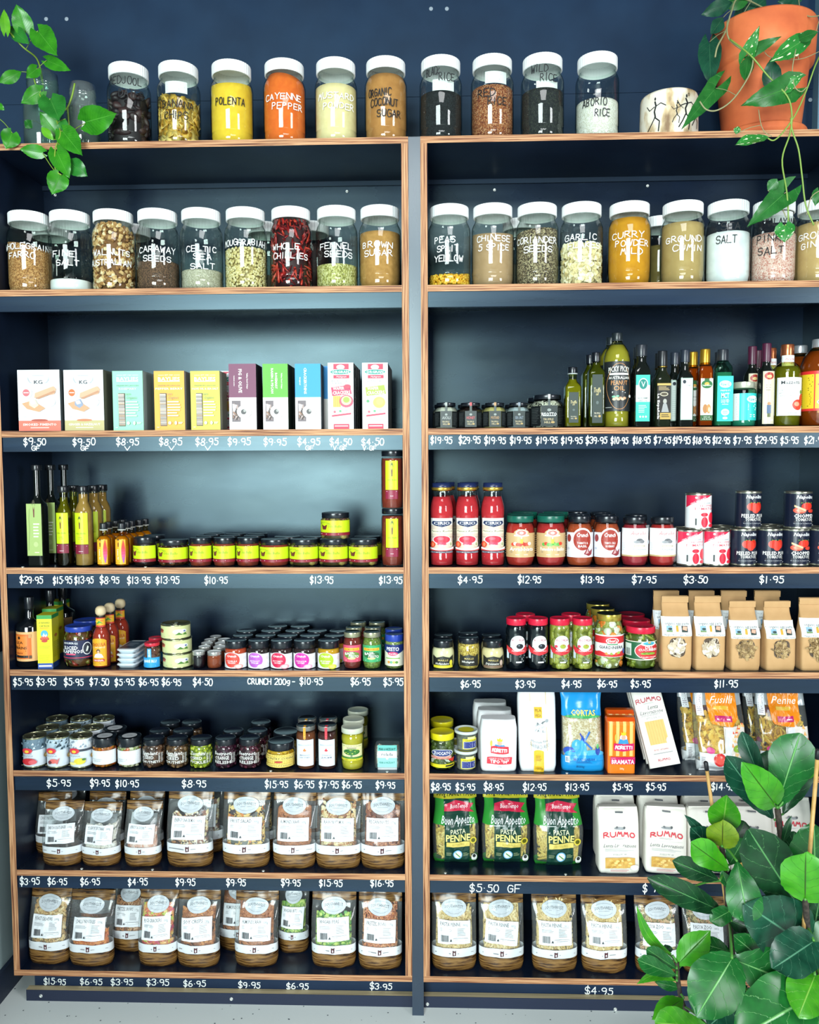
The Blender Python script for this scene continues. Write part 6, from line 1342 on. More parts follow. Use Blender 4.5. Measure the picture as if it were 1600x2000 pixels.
def dill(c): c.R(0, 0, 1, 1, '#1c5c38'); c.R(0, 0, 1, .04, '#e8e8d0'); c.R(0, .96, 1, 1, '#e8e8d0'); c.R(.0, .2, .2, .86, '#c8d4c8'); c.Bar(.04, .24, .16, .6, '#5c6c64'); c.E(.62, .5, .34, .46, '#f0e8dc'); c.E(.62, .5, .32, .43, '#cc2c34'); c.E(.62, .88, .2, .13, '#e8ece8'); c.E(.62, .9, .15, .09, '#48a8c8'); c.E(.62, .94, .04, .04, '#e0a040'); c.T('GLOBUS', .62, .85, .06, '#3c8c4c', .2, .04); c.T('DILL', .62, .70, .13, '#f8f4f0', .2, .04); c.T('CUCUMBERS', .62, .56, .12, '#f8f4f0', .5, .04); [c.E(.5+.05*k, .36+.02*(k % 2), .08, .06, ['#88a83c', '#6c9034'][k % 2]) for k in range(5)]; c.R(.42, .12, .84, .24, '#d8343c'); c.T('POLSKI OGORKI', .62, .18, .06, '#f8f0ec', .38, .03)
dc = saucejar('dill', 1220, 1281, 1216, M('#4c5c1c', .4), REDL, dill, (.24, .68), 'dill cucumber jar with green label and red lid, front one', row=5, lr=.92, sh=.70, nz=.82, lz=.845, nr=.84, pieces=([('stick', .016), ('chip', .012)], 110, [M(c, .35) for c in ('#6c7c28', '#7c8c30', '#8c9838', '#56681f')]), group=G5R, name='pickle_jar')
more(dc, 5, [(1242, None, .118, 'second row'), (1232, None, .20, 'third row')], 'red-lidded dill cucumber jar,', G5R)
# paper pasta bags
QZ[0] = .006
kraftm = powder('#c49c6c', '#b48c5c', 14, .75)
def eggbag(key, H_, W_, kinds, mats, seed):
    P = Pack(H_, [(0, W_*.94), (.1, W_*.98), (.5, W_*1.0), (.85, W_*.86), (1, W_*.86)], [(0, .050), (.08, .056), (.45, .05), (.72, .026), (.86, .008), (1, .004)], [(0, 7), (.5, 5), (.8, 4), (1, 2)], wr=.003, seed=seed, wk=30, lean=[(0, 0), (.5, -.003), (1, .012)])
    sh = P.shell([(1, kraftm)], 'paper_bag', 44, 26)
    g = G()  # rolled top
    for q in range(2):
        z0 = H_*(.93+.035*q); g.box(-W_*.435, W_*.435, .004-q*.0004, .0095+q*.0006, z0-.004, z0+.006, kraftm)
    c = Canvas(W_*.96, H_*.255); c.R(0, 0, 1, 1, '#eef2f3'); c.T('local authentic handmade', .5, .85, .1, '#9aa2a8', .86, 0, .35); c.T('organic egg pasta', .5, .66, .15, '#3c4448', .8, .01)
    c.R(.14, .22, .34, .54, '#8ab0d0'); c.R(.14, .22, .34, .31, '#6c8858'); c.E(.26, .38, .07, .06, '#2c4038'); c.R(.46, .24, .54, .52, '#e89c30'); c.R(.47, .5, .53, .56, '#8ca040'); c.R(.64, .22, .84, .54, '#2c3c38'); c.P([(.66, .36), (.8, .3), (.83, .5), (.69, .52)], '#e8a890'); c.T('Margaret River Organic Farmer', .5, .09, .1, '#4c5458', .9, .0)
    lab = c.build(P.wrap(0, H_*.60), 'label', .6, base=.0022, gap=.0003)
    c = Canvas(W_*.52, H_*.26); n = 22; c.P([(.5+.5*math.copysign(abs(math.cos(a))**.55, math.cos(a)), .5+.5*math.copysign(abs(math.sin(a))**.55, math.sin(a))) for a in [2*PI*k/n for k in range(n)]], '#54463a')
    win = c.build(P.wrap(0, H_*.32), 'window', .3, base=.0012)
    g2 = G(); rg = random.Random(seed)
    for i in range(46):
        kd, sz = rg.choice(kinds); v, f, sm = piece(kd, sz, rg); a = rg.uniform(0, 2*PI); q = rg.random()**.5*.42
        x0, z0 = W_*.52*q*math.cos(a), H_*.32+H_*.25*q*math.sin(a); fr = P.front(x0, z0, .0022); mtx = euler_rand(rg)
        vv = []
        for p in v:
            w2 = mtx @ p; vv.append((x0+w2.x, fr[1]+w2.y*.22, z0+w2.z))
        g2.add(vv, f, rg.choice(mats), sm)
    flm = G(); c = Canvas(W_*.52, H_*.26); c.P([(.5+.5*math.cos(a), .5+.5*math.sin(a)) for a in [2*PI*k/n for k in range(n)]], FILM)
    return spec('pasta_bag', 'bag', [('paper_bag', sh), ('rolled_top', g.mesh('rolled_top')), ('label', lab), ('window', win), ('pasta', g2.mesh('pasta'), None, 'stuff')], W_/2, H_)
pal = [M(c, .5) for c in ('#d8ccb8', '#c8b8a0', '#e4dccc', '#b8a890')]; brn = [M(c, .5) for c in ('#a08458', '#8c7048', '#b49868', '#78603c')]
W1 = (at(1349, 1270, .02)-at(1289, 1270, .02)).x
EB = [eggbag('e1', .198, W1, [('shell', .011)], pal, 1), eggbag('e2', .198, W1, [('shell', .012)], pal, 2), eggbag('e3', .184, W1, [('twist', .014)], brn, 3), eggbag('e4', .184, W1, [('twist', .013), ('penne', .013)], brn, 4), eggbag('e5', .193, W1*1.03, [('stick', .014), ('penne', .018)], brn, 5)]
EBG = 'brown paper pasta bags'
for i, (px, t) in enumerate(((1318, 'brown paper egg pasta bag with pale shells, first from left'), (1382, 'brown paper egg pasta bag with pale shells, second from left'), (1450, 'shorter brown paper egg pasta bag with twisted pasta in middle'), (1518, 'shorter brown paper egg pasta bag, fourth from left'), (1588, 'brown paper egg pasta bag cut by the right picture edge'))):
    put(EB[i], at(px, 1270, .043).x, .043, Z[5], t, EBG, rot=(-.03, .02, .03, .04, 0)[i])
for i, (k, px, hsc) in enumerate(((0, 1302, 1), (1, 1371, 1), (2, 1434, 1), (3, 1500, 1))):
    put(EB[(0, 1, 0, 1)[i]], at(px, 1200, .135).x, .135, Z[5], 'rear brown paper bag behind the %s front pasta bag' % ('first', 'second', 'third', 'fourth')[i], EBG)
QZ[0] = .03
# ================================================================ row 6 left
G6 = 'jars and cans on the left sixth shelf'
def tuna(kind):
    def ops(c):
        c.R(0, 0, 1, 1, '#d9e2ea'); rg = random.Random(kind)
        c.R(0, .60, 1, 1, ['#6c8494', '#b8ccd8', '#e4ecf2'][kind])
        for k in range(26): x = rg.random()*.92; y = .62+rg.random()*.3; c.P([(x, y), (x+.07, y+rg.uniform(-.02, .04)), (x+.05, y+.09)], rg.choice(['#3c5464', '#d8e4ec', '#8ca4b4', '#20343c'] if kind < 2 else ['#c8d4dc', '#e8eef2', '#8c9cac']))
        if kind == 2: c.R(0, .58, 1, .66, '#3c4450')
        c.E(.30, .60, .14, .10, '#d83848'); c.E(.30, .58, .06, .05, '#f0c840'); c.Fl(.2, .48, .42, .51, 1, '#6c7480'); c.T('ZUPPA', .3, .42, .05, '#8c94a0', .3, 0, .3); c.Fl(.15, .36, .8, .40, 1, '#a0a8b4', .3)
        if kind == 0: c.E(.34, .22, .18, .12, '#c82c34'); c.E(.44, .2, .1, .08, '#e06068')
        elif kind == 1: c.E(.36, .24, .10, .08, '#e07068'); c.P([(.4, .2), (.52, .36), (.46, .12)], '#d8706c'); c.E(.28, .2, .05, .06, '#703038')
        else: c.E(.44, .24, .14, .11, '#e4d040'); c.E(.26, .16, .1, .05, '#f0e890'); c.E(.54, .3, .05, .04, '#4c7c40')
        c.E(.78, .38, .08, .09, '#8c6c3c'); c.E(.78, .38, .04, .05, '#c8b078'); c.Fl(.1, .04, .9, .06, 1, '#b0a880', .5)
    return ops
TN = []
for k, (xl, xr) in enumerate(((48, 91), (94, 136), (139, 181))):
    s = can('tuna%d' % k, xl, xr, 1429, tuna(k), 6, a0=.45, ringpull=True, body='#d9e2ea', top='#a8a888'); TN.append(s)
    put(s, s['X'], s['Y'], Z[6], 'silver-topped white tuna can with '+('red pepper', 'pink prawn', 'yellow lemon')[k]+' picture', 'silver-topped tuna cans')
for i, (k, px, yy, t) in enumerate(((0, 94, .115, 'second row, left'), (1, 138, .115, 'second row, middle'), (2, 182, .115, 'second row, right'), (0, 113, .20, 'third row, left'), (1, 160, .20, 'third row, middle'), (2, 204, .20, 'third row, right'))):
    put(TN[k], at(px, 1450, yy).x, yy, Z[6], 'silver-topped tuna can, '+t, 'silver-topped tuna cans')
def plain(t):
    def ops(c): c.R(0, 0, 1, 1, '#e6eaee'); c.Fl(.3, .82, .44, .85, 1, '#b0b4b8', .5); c.T(t[0], .38, .38, .09, '#9aa0a6', .34, .0); c.T(t[1], .38, .26, .09, '#9aa0a6', .26, 0); c.Fl(.66, .3, .92, .8, 8, '#ccd0d4', .3)
    return ops
def lidlabel(r, h, col='#c4c8cc'):
    g = G(); lathe([(r*.62, h+.0002), (0, h+.0003)], M(col, .5), 28, g=g); g.box(-r*.25, r*.25, -.001, .001, h+.0003, h+.0005, M('#5c6064')); return ('lid_sticker', g.mesh('lid_sticker'))
def wl(key, xl, xr, t, mats, label):
    X, Y, r, h = fit(6, xl, xr, 1430, .014)
    s = saucejar(key, xl, xr, 1430, M('#a8641c' if key == 'wl1' else '#a8a480', .4), DARKLID, plain(t), (.14, .60), label, row=6, lr=.97, sh=.66, nz=.72, lz=.70, nr=.93, wf=2.8, fill=.70, pieces=([('chip', .009), ('nut', .007)], 130, mats), group=G6, name='pickle_jar', extra=[lidlabel(r, h)]); return s
w1 = wl('wl1', 183, 229, ('SOUTHERN', 'CIDER'), [M(c, .3) for c in ('#c87818', '#d88c20', '#a85c14', '#c05018')], 'white-labelled jar of orange pickle with sticker on black lid')
w2 = wl('wl2', 232, 277, ('SWEET &', 'GARLIC'), [M(c, .3) for c in ('#c4c4a0', '#d8d4b4', '#c05828', '#8c9c50')], 'white-labelled jar of pale pickled vegetables with sticker on black lid')
more(w1, 6, [(226, None, .10, 'behind the white-labelled pair')], 'jar with pale sticker on its black lid,', G6)
def relish(t, white='#e6e6e2'):
    def ops(c):
        for i, (s_, hh, yy, w_) in enumerate(t): c.T(s_, .46, yy, hh, white, w_, .035, .25 if i == 0 else 0)
        c.E(.26, .46, .1, .09, white); c.E(.26, .46, .08, .07, '#4a4038'); c.Fl(.24, .44, .3, .48, 1, white); c.Fl(.78, .1, .84, .8, 16, white, .5); c.Fl(.86, .1, .96, .8, 10, white, .3)
    return ops
RL = []
for i, (xl, xr, t, fl, mats, dsc) in enumerate(((280, 323, [('Eggplant', .25, .80, .6), ('SEED', .2, .5, .3), ('CHUTNEY', .18, .2, .66)], '#4a3020', ('#5c3c28', '#6c4830', '#3c2418'), 'brown eggplant chutney, first from the left'),
    (326, 369, [('Eggplant', .25, .80, .66), ('FENNEL', .12, .62, .36), ('SEED', .2, .44, .4), ('CHUTNEY', .18, .18, .7)], '#4c3424', ('#6c4c30', '#5c4028', '#7c5c3c'), 'brown eggplant chutney, second from the left'),
    (372, 416, [('Zucchini', .25, .80, .6), ('SEED', .2, .48, .34), ('PICKLE', .18, .2, .6)], '#6c7c1c', ('#a8b428', '#8c9c20', '#c8cc48', '#5c7018'), 'green zucchini pickle'),
    (420, 463, [('Beetroot', .25, .80, .66), ('ORANGE', .24, .5, .5), ('RELISH', .2, .2, .62)], '#301020', ('#40142c', '#2c0c1c', '#501c34'), 'purple beetroot relish, left of the two'),
    (467, 510, [('Beetroot', .25, .80, .66), ('ORANGE', .24, .5, .5), ('RELISH', .2, .2, .62)], '#34101c', ('#481428', '#2c0c18', '#581c30'), 'purple beetroot relish, right of the two'))):
    RL.append(saucejar('rel%d' % i, xl, xr, 1434, M(fl, .4), DARKLID, relish(t), (.16, .66), 'black-lidded jar with white lettering of '+dsc, row=6, lr=.93, sh=.68, nz=.82, lz=.80, nr=.84, wf=2.5, fill=.80, pieces=([('nut', .006)], 130, [M(c, .4) for c in mats]), group='white-lettered relish jars', liftop=M('#141a28', .25)))
for i, (px, yy, k, t) in enumerate(((312, .105, 0, 'second row, first from left'), (358, .105, 1, 'second row, second from left'), (456, .105, 3, 'second row, third from left'), (503, .105, 4, 'second row, right end'), (333, .185, 0, 'third row, left'), (375, .185, 1, 'third row, middle'), (510, .185, 3, 'third row, right'))):
    put(RL[k], at(px, 1440, yy).x, yy, Z[6], 'black-lidded relish jar, '+t, 'white-lettered relish jars')
def country(c): c.R(0, 0, 1, 1, '#e4cc68'); [c.R(.04+.06*k, 0, .045+.06*k, 1, '#c8ac4c') for k in range(16)]; c.R(.1, .58, .9, .86, '#e4cc68'); c.T('COUNTRY CUISINE', .5, .72, .17, '#40382c', .78, .02); c.E(.5, .46, .1, .07, '#b83830'); c.R(.14, .08, .86, .3, '#e4cc68'); c.T('Preserved Lemons', .5, .2, .14, '#40382c', .68, 0, .4)
cc1 = saucejar('cuis', 522, 577, 1438, M('#c89c24', .3), DARKLID, country, (.10, .60), 'squat jar of yellow preserved lemons with cream label', row=6, lr=.93, sh=.66, nz=.74, lz=.71, nr=.88, wf=2.8, fill=.72, pieces=([('chip', .012)], 60, [M(c, .3) for c in ('#d8ac2c', '#e0bc3c', '#c89820')]), group=G6, name='preserve_jar')
more(cc1, 6, [(560, None, .125, 'behind the cream-labelled one')], 'squat black-lidded preserve jar', G6)
def buder(acc, t, fr):
    def ops(c): c.R(0, 0, 1, 1, '#dde3ea'); c.T('BEERENBERG', .5, .80, .05, '#8c98a8', .7, .02); c.Fl(.2, .86, .8, .88, 1, '#a8b0bc'); c.E(.5, .6, .09, .035, fr); c.P([(.44, .62), (.5, .7), (.56, .6)], fr); c.T(t[0], .5, .42, .055, '#707c90', .5, .01); c.T(t[1], .5, .33, .055, '#707c90', .56, .01); c.Fl(.3, .2, .7, .25, 2, acc, .3)
    return ops
def strapjar(key, xl, xr, fl, acc, ops, label):
    X, Y, r, h = fit(6, xl, xr, 1409, .014)
    g = G(); R = r*.95; g.add([(-.0035, -R-.0008, h*.74), (.0035, -R-.0008, h*.74), (.0035, -R-.0008, h*.985), (-.0035, -R-.0008, h*.985)], [(0, 1, 2, 3)], M(acc, .4)); g.add([(-.0035, -R-.0008, h*.985), (.0035, -R-.0008, h*.985), (.0035, -R*.5, h+.0005), (-.0035, -R*.5, h+.0005)], [(0, 1, 2, 3)], M(acc, .4)); g.add([(.0035*math.cos(a), -R-.0008, h*.74+.0035*math.sin(a)) for a in [PI+PI*k/6 for k in range(7)]], [tuple(range(7))], M(acc, .4))
    return saucejar(key, xl, xr, 1409, powder(fl, fl, 20), M('#8c8c88', .3, .6), ops, (.10, .70), label, row=6, lr=.94, sh=.76, nz=.86, lz=.89, nr=.84, wf=1.9, fill=.84, group='tall strapped preserve jars', liftop=M('#10141c', .25), extra=[('seal_strip', g.mesh('seal_strip'))], name='preserve_jar')
st1 = strapjar('mango', 579, 618, '#6c3410', '#e09a20', buder('#d8a070', ('MANGO', 'CHUTNEY'), '#d88040'), 'tall white-labelled chutney jar with orange seal strip')
st2 = strapjar('chill', 621, 659, '#3c100c', '#d83040', buder('#d87080', ('CHILLI', 'JAM'), '#c82838'), 'tall white-labelled jam jar with red seal strip')
more(st1, 6, [(601, None, .10, 'behind its twin')], 'tall jar with orange seal strip', 'tall strapped preserve jars'); more(st2, 6, [(642, None, .10, 'behind its twin')], 'tall jar with red seal strip', 'tall strapped preserve jars')
def curd(c):
    c.R(0, 0, 1, 1, '#e6e4a8'); c.T('YACKANDANDAH', .5, .91, .08, '#6c7048', .82, .01, curve=.03); c.R(.3, .77, .7, .81, '#2c3430'); c.R(.46, .2, .54, .42, '#7c8c6c'); c.E(.5, .54, .34, .2, '#2c6c2c'); rg = random.Random(2)
    c.n += 1
    for k in range(22): c.E(.5+.28*rg.uniform(-1, 1), .54+.16*rg.uniform(-1, 1), .03, .025, rg.choice(['#d8dc50', '#5c9c3c', '#1c4c20'])); c.n -= 1
    c.n += 1; c.R(0, .12, 1, .24, '#4c7c34'); c.R(0, 0, 1, .12, '#d4cc30'); c.T('LEMON CURD', .5, .06, .06, '#6c7020', .6, .02)
X, Y, r, h = fit(6, 667, 711, 1412, .014)
pr = [(0, 0), (.86, 0), (.98, .03), (1, .10), (.98, .2), (.93, .24), (.93, .62), (.97, .66), (1, .72), (.98, .78), (.9, .83), (.86, .85), (.86, .87)]
lc = vessel('curd', 'curd_jar', 'jar', r, h, pr, glass(), lid=cap_mesh(r, h, .97, .87, M('#c8ccb8', .35)), fill=(.01, .85, powder('#b8ac20', '#a89c18', 40)), prints=[cyl_print(r*.94, h*.43, r*2.2, h*.38, curd)])
put(lc, X, Y, Z[6], 'waisted yellow lemon curd jar with tree label, front one', 'lemon curd jars')
for px, yy, t in ((691, .115, 'second row'), (700, .20, 'third row')): put(lc, at(px, 1440, yy).x, yy, Z[6], 'lemon curd jar with pale lid in the '+t, 'lemon curd jars')
# rolada: small nougat pack in a band
a = at(731, 1480, .02); b_ = at(782, 1480, .02); W_ = b_.x-a.x; H_ = at(757, 1457, .02).z-Z[6]
P = Pack(H_, [(0, W_*.9), (.12, W_), (.88, W_), (1, W_*.9)], [(0, .036), (.15, .05), (.85, .05), (1, .036)], 5, wr=.001, seed=8)
g = G(); P2 = Pack(H_, [(0, W_*.86), (1, W_*.86)], [(0, .034), (1, .034)], 6); P2.scatter(g, [('nut', .008)], 90, [M(c, .5) for c in ('#c8b498', '#e4dcd0', '#a07850', '#d8c8b0')], .1, .9, 4, 1.0, .8)
def rol(c): c.R(0, 0, 1, 1, '#e4e8ea'); c.R(0, .8, 1, 1, '#5cb8b0'); c.R(0, .14, 1, .52, '#8cd0c8'); c.T('PEAR & HAZELNUT', .5, .87, .08, '#20605c', .86, .02); c.T('rolada', .5, .67, .13, '#4c5054', .58, .02); c.T('PEAR & HAZELNUT', .5, .33, .08, '#20706c', .8, .02); c.E(.5, .52, .07, .07, '#e4e8ea')
c = Canvas(W_*.74, H_); rol(c)
put(spec('nougat_pack', 'snack pack', [('wrapper', P.shell([(1, FILM)], 'wrapper', 36, 12)), ('nougat', g.mesh('nougat'), None, 'stuff'), ('paper_band', c.build(P.wrap(0, H_/2), 'paper_band', .5, base=.0014))], W_/2, H_), (a.x+b_.x)/2, .044, Z[6], 'small clear nougat pack with white and teal band, alone at right end')

# ================================================================ row 6 right
G6R = 'jars and tubs on the right sixth shelf'
def zuc(c): c.R(0, 0, 1, .18, '#dcd020'); c.R(.6, .04, .92, .13, '#2c2c20'); c.E(.5, .76, .36, .2, '#d8dce0'); c.E(.5, .76, .33, .17, '#2c3c74'); c.T('ZUCCATO', .5, .76, .15, '#f4f6f8', .54, .05); c.R(.12, .46, .8, .6, '#d8a090'); c.T('Cucunci', .46, .53, .1, '#a83828', .5, .02, .3); c.P([(.66, .44), (.94, .48), (.86, .26)], '#d83028'); c.Fl(.14, .22, .74, .42, 4, '#e8ecd8', .5)
YL = M('#d8cc18', .3)
zc = saucejar('zucc', 838, 886, 1421, M('#2c3814', .3), YL, zuc, (.10, .62), 'caper berry jar with blue and yellow label and yellow lid', row=6, lr=.98, sh=.74, nz=.82, lz=.82, nr=.88, wf=2.7, pieces=([('ball', .008)], 100, [M(c, .3) for c in ('#4c5c20', '#5c6c28', '#3c4a1c')]), group=G6R, name='pickle_jar')
more(zc, 6, [(861, None, .105, 'behind the front one')], 'yellow-lidded caper berry jar', G6R)
X, Y, r, h = fit(6, 889, 931, 1452, .016); h = h*.92
TUBG = glass('#e4e8e4', '#9aa4a0', 1, .15, .18)
g = G(); lathe([(0, 0), (r*.80, 0), (r*.84, .003), (r*.95, h*.84), (r*1.03, h*.84), (r*1.06, h*.86), (r*1.06, h*.93), (r*1.03, h*.93)], TUBG, 40, g=g)
g2 = G(); lathe([(r*1.03, h*.84), (r*1.09, h*.86), (r*1.09, h*.985), (r*1.02, h), (r*.98, h*.955), (0, h*.955)], M('#c4ccc8', .35), 44, g=g2); lathe([(r*.74, h*.96), (0, h*.963)], M('#d0c820', .4), 30, g=g2)
g3, ph = content_mesh([(0, 0), (.8, 0), (.95, .84), (.95, .9)], r, h, .02, .78, M('#4c5434', .5), 0, 0, 30, k=.94); scatter_cyl(g3, [(0, 0), (.8, 0), (.95, .84)], r, h, .03, .76, [('ball', .0048)], 170, [M(c, .4) for c in ('#5c6440', '#747c54', '#8c9068', '#4c5430')], 5)
c = Canvas(r*1.5, h*.62); c.R(0, .0, 1, .84, '#d8cc28'); c.R(.3, .8, .85, 1, '#d8dc90'); c.Fl(.38, .86, .8, .94, 1, '#8c8c30', .5); c.R(.05, .05, .95, .62, '#c8d0c0'); c.R(.08, .08, .92, .6, '#28347c'); c.Fl(.12, .12, .5, .56, 9, '#c8cce0', .4); c.Fl(.56, .12, .88, .56, 9, '#c8cce0', .4); c.T('Salted Capers', .5, .71, .1, '#4c4c18', .7, .02)
tb = spec('caper_tub', 'tub', [('tub', g.mesh('tub')), ('lid', g2.mesh('lid')), ('capers', g3.mesh('capers'), None, 'stuff'), ('label', c.build(wcyl(r*.93, h*.42, .28), 'label', base=.0012))], r, h)
put(tb, X, Y, Z[6], 'clear plastic caper tub with yellow lid disc, lower of two', 'stacked caper tubs'); put(tb, X+.001, Y, Z[6]+h+.0006, 'clear plastic caper tub stacked on the lower one', 'stacked caper tubs', rot=.15)
tbh = put(tb, at(889, 1480, .085).x+.004, .095, Z[6], 'clear plastic caper tub behind the stacked pair', 'stacked caper tubs')
# flexible packs
QZ[0] = .006
def face_king(c, x, y, k):
    c.E(x, y, .09*k, .04*k, '#f4f6f8'); c.P([(x-.13*k, y-.075*k), (x-.1*k, y-.02*k), (x+.1*k, y-.02*k), (x+.13*k, y-.075*k)], '#3c90d0'); c.E(x, y+.005*k, .055*k, .035*k, '#e8a890'); c.P([(x-.055*k, y+.03*k), (x+.055*k, y+.03*k), (x+.065*k, y+.075*k), (x+.03*k, y+.055*k), (x, y+.085*k), (x-.03*k, y+.055*k), (x-.065*k, y+.075*k)], '#ecc428')
    c.E(x-.19*k, y+.0*k, .028*k, .045*k, '#c8b850')
def moret(c):
    c.n += 1; face_king(c, .52, .56, 1.3); c.P([(.26, .50), (.36, .51), (.5, .5), (.66, .51), (.78, .5), (.78, .37), (.5, .355), (.26, .37)], '#d02c3c'); c.n += 1; c.Hn('MORETTI', .52, .43, .058, '#f8f4f4', .44, .0024, jit=0)
    c.P([(.15, .30), (.88, .30), (.86, .17), (.5, .155), (.14, .17)], '#d02c3c'); c.T('FARINA DI GRANO TENERO', .51, .27, .03, '#f4c8cc', .62, .02); c.T('TIPO "00"', .51, .215, .062, '#f8f4f4', .54, .05); c.T('1000g', .5, .115, .03, '#8c9094', .14)
def packfit(row, xl, xr, ytop, yf):
    a = at(xl, ROWPX[row]-50, yf); b_ = at(xr, ROWPX[row]-50, yf); return (a.x+b_.x)/2, b_.x-a.x, at((xl+xr)/2, ytop, yf+.03).z-Z[row]
paperw = powder('#e9ebec', '#dfe2e4', 10, .55)
X, W_, H_ = packfit(6, 938, 1010, 1398, .03)
P = Pack(H_, [(0, W_*.92), (.06, W_*.97), (.8, W_*1.0), (1, W_*.93)], [(0, .058), (.06, .066), (.85, .066), (.97, .056), (1, .045)], [(0, 6), (.9, 5), (1, 4)], wr=.005, seed=3, wk=34)
c = Canvas(W_*.92, H_); moret(c)
mo = spec('flour_pack', 'flour pack', [('paper_bag', P.shell([(1, paperw)], 'paper_bag', 44, 24)), ('front_print', c.build(P.wrap(0, H_/2), 'front_print', .5, base=.0026, gap=.0003))], W_/2, H_)
put(mo, X, .048, Z[6], 'white paper flour pack with red bands and crowned figure, front one', 'white flour packs')
for px, yy, t in ((966, .125, 'second'), (957, .20, 'third, furthest back')): put(mo, at(px, 1450, yy).x, yy+.003, Z[6], 'white flour pack behind the front one, '+t, 'white flour packs')
def riso(c):
    for x in (.3, .76): c.n += 1; c.Ln([(x, 1), (x, .25)], .0012, '#d8b040', False)
    c.E(.52, .20, .28, .07, '#eceeee'); c.R(.37, 0, .66, .24, '#e0b41c'); c.E(.515, .24, .145, .02, '#e0b41c'); c.R(.4, .62, .63, .74, '#dcae18'); c.T('PILA', .515, .705, .03, '#6c5410', .18, .01); c.T('VECIA', .515, .65, .03, '#6c5410', .18, .01)
    rg = random.Random(6)
    for k in range(16): x = .38+.3*rg.random(); y = .45+.12*rg.random(); c.P([(x, y), (x+.05, y+rg.uniform(-.01, .02)), (x+.02, y+.03)], rg.choice(['#8c9498', '#5c6468', '#b8bec0'])); c.n -= .8
    c.n += 1; c.Ln([(.6, .56), (.78, .6)], .002, '#3c4448', False); c.E(.76, .595, .05, .02, '#9ca4a8'); c.T('Macinata Fine', .53, .36, .03, '#6c7478', .5, 0, .3, curve=-.02); c.T('FARINA DI RISO', .54, .31, .045, '#7c8488', .56, 0, curve=-.03); c.Fl(.42, .13, .62, .2, 4, '#a07c10', .3); c.T('1000g', .52, .05, .03, '#8c6c10', .2)
X, W_, H_ = packfit(6, 1014, 1088, 1338, .03)
P = Pack(H_, [(0, W_*.90), (.08, W_*.96), (.5, W_*1.0), (.8, W_*1.02), (.95, W_*.98), (1, W_*.95)], [(0, .055), (.08, .064), (.6, .056), (.9, .024), (1, .008)], [(0, 6), (.7, 4), (1, 2)], wr=.006, seed=11, wk=24, lean=[(0, 0), (1, .035)])
c = Canvas(W_*.9, H_); riso(c)
put(spec('rice_flour_pack', 'flour pack', [('paper_bag', P.shell([(1, paperw)], 'paper_bag', 44, 28)), ('front_print', c.build(P.wrap(0, H_/2), 'front_print', .5, base=.0026, gap=.0003))], W_/2, H_), X, .048, Z[6], 'tall white rice flour pack with yellow panel, reaching the shelf above')
# cortas
X, W_, H_ = packfit(6, 1098, 1182, 1338, .03)
cyan = M('#1f93d8', .18)
P = Pack(H_, [(0, W_*.98), (.06, W_*1.0), (.4, W_*.96), (.75, W_*.93), (1, W_*1.02)], [(0, .045), (.1, .058), (.5, .05), (.75, .03), (1, .006)], [(0, 3), (.6, 2.6), (1, 2)], wr=.006, seed=21, wk=26, lean=[(0, 0), (1, .04)])
def cort(c):
    c.E(.34, .30, .14, .07, '#38a4dc'); c.E(.14, .24, .14, .05, '#2c50b0'); c.E(.3, .21, .26, .05, '#38a0dc'); c.E(.7, .21, .3, .05, '#4cb0e4'); c.P([(.4, .2), (.43, .36), (.55, .36), (.58, .2)], '#38a4e0'); c.P([(.42, .36), (.48, .42), (.54, .36)], '#2468b8'); c.n += 1
    c.Ln([(.52, .35), (.66, .46)], .005, '#2c6cc0', False); c.Ln([(.52, .35), (.70, .27)], .005, '#2c6cc0', False); c.Ln([(.52, .35), (.42, .44)], .003, '#2c3cb0', False)
    c.E(.84, .25, .06, .05, '#2c4ca8'); c.E(.84, .3, .03, .03, '#5cb060'); c.R(.02, .14, .98, .2, '#1f93d8'); c.T('MOUGHRABIAH', .5, .155, .035, '#1c3c90', .52, .02); c.Fl(.3, .11, .7, .13, 2, '#1c3c90', .3); c.R(.04, .12, .14, .19, '#e0e8f0'); c.Bar(.05, .13, .13, .18, '#5c6c80'); c.T('800g', .4, .07, .025, '#1c3c70', .2)
    c.E(.5, .63, .44, .02, '#38a058'); c.T('CORTAS', .52, .67, .062, '#e8d45c', .6, .04)
c = Canvas(W_*.94, H_); cort(c)
g = G(); PI_ = Pack(H_, [(0, W_*.9), (1, W_*.9)], [(0, .044), (.1, .054), (.5, .046), (.75, .03), (1, .01)], [(0, 3), (1, 2.6)], wr=.003, seed=21, wk=26, lean=[(0, 0), (1, .04)])
gm = PI_.shell([(1, grain(['#dcc8a0', '#c8b080', '#eadcc0'], 260))], 'grains', 36, 10, 1, .12, .62); 
g = G(); PI_.scatter(g, [('bead', .0042)], 800, [M(q, .5) for q in ('#dcc8a0', '#c8b080', '#eadcc0')], .14, .62, 5, 1.0, 1.0)
put(spec('couscous_bag', 'bag', [('plastic_bag', P.shell([(.18, cyan), (.62, FILM), (1, cyan)], 'plastic_bag', 44, 30)), ('grain_fill', gm, None, 'stuff'), ('couscous', g.mesh('couscous'), None, 'stuff'), ('front_print', c.build(P.wrap(0, H_/2), 'front_print', .3, base=.0026, gap=.0003))], W_/2, H_), X, .046, Z[6], 'blue and clear bag of pearl couscous with windmill picture')
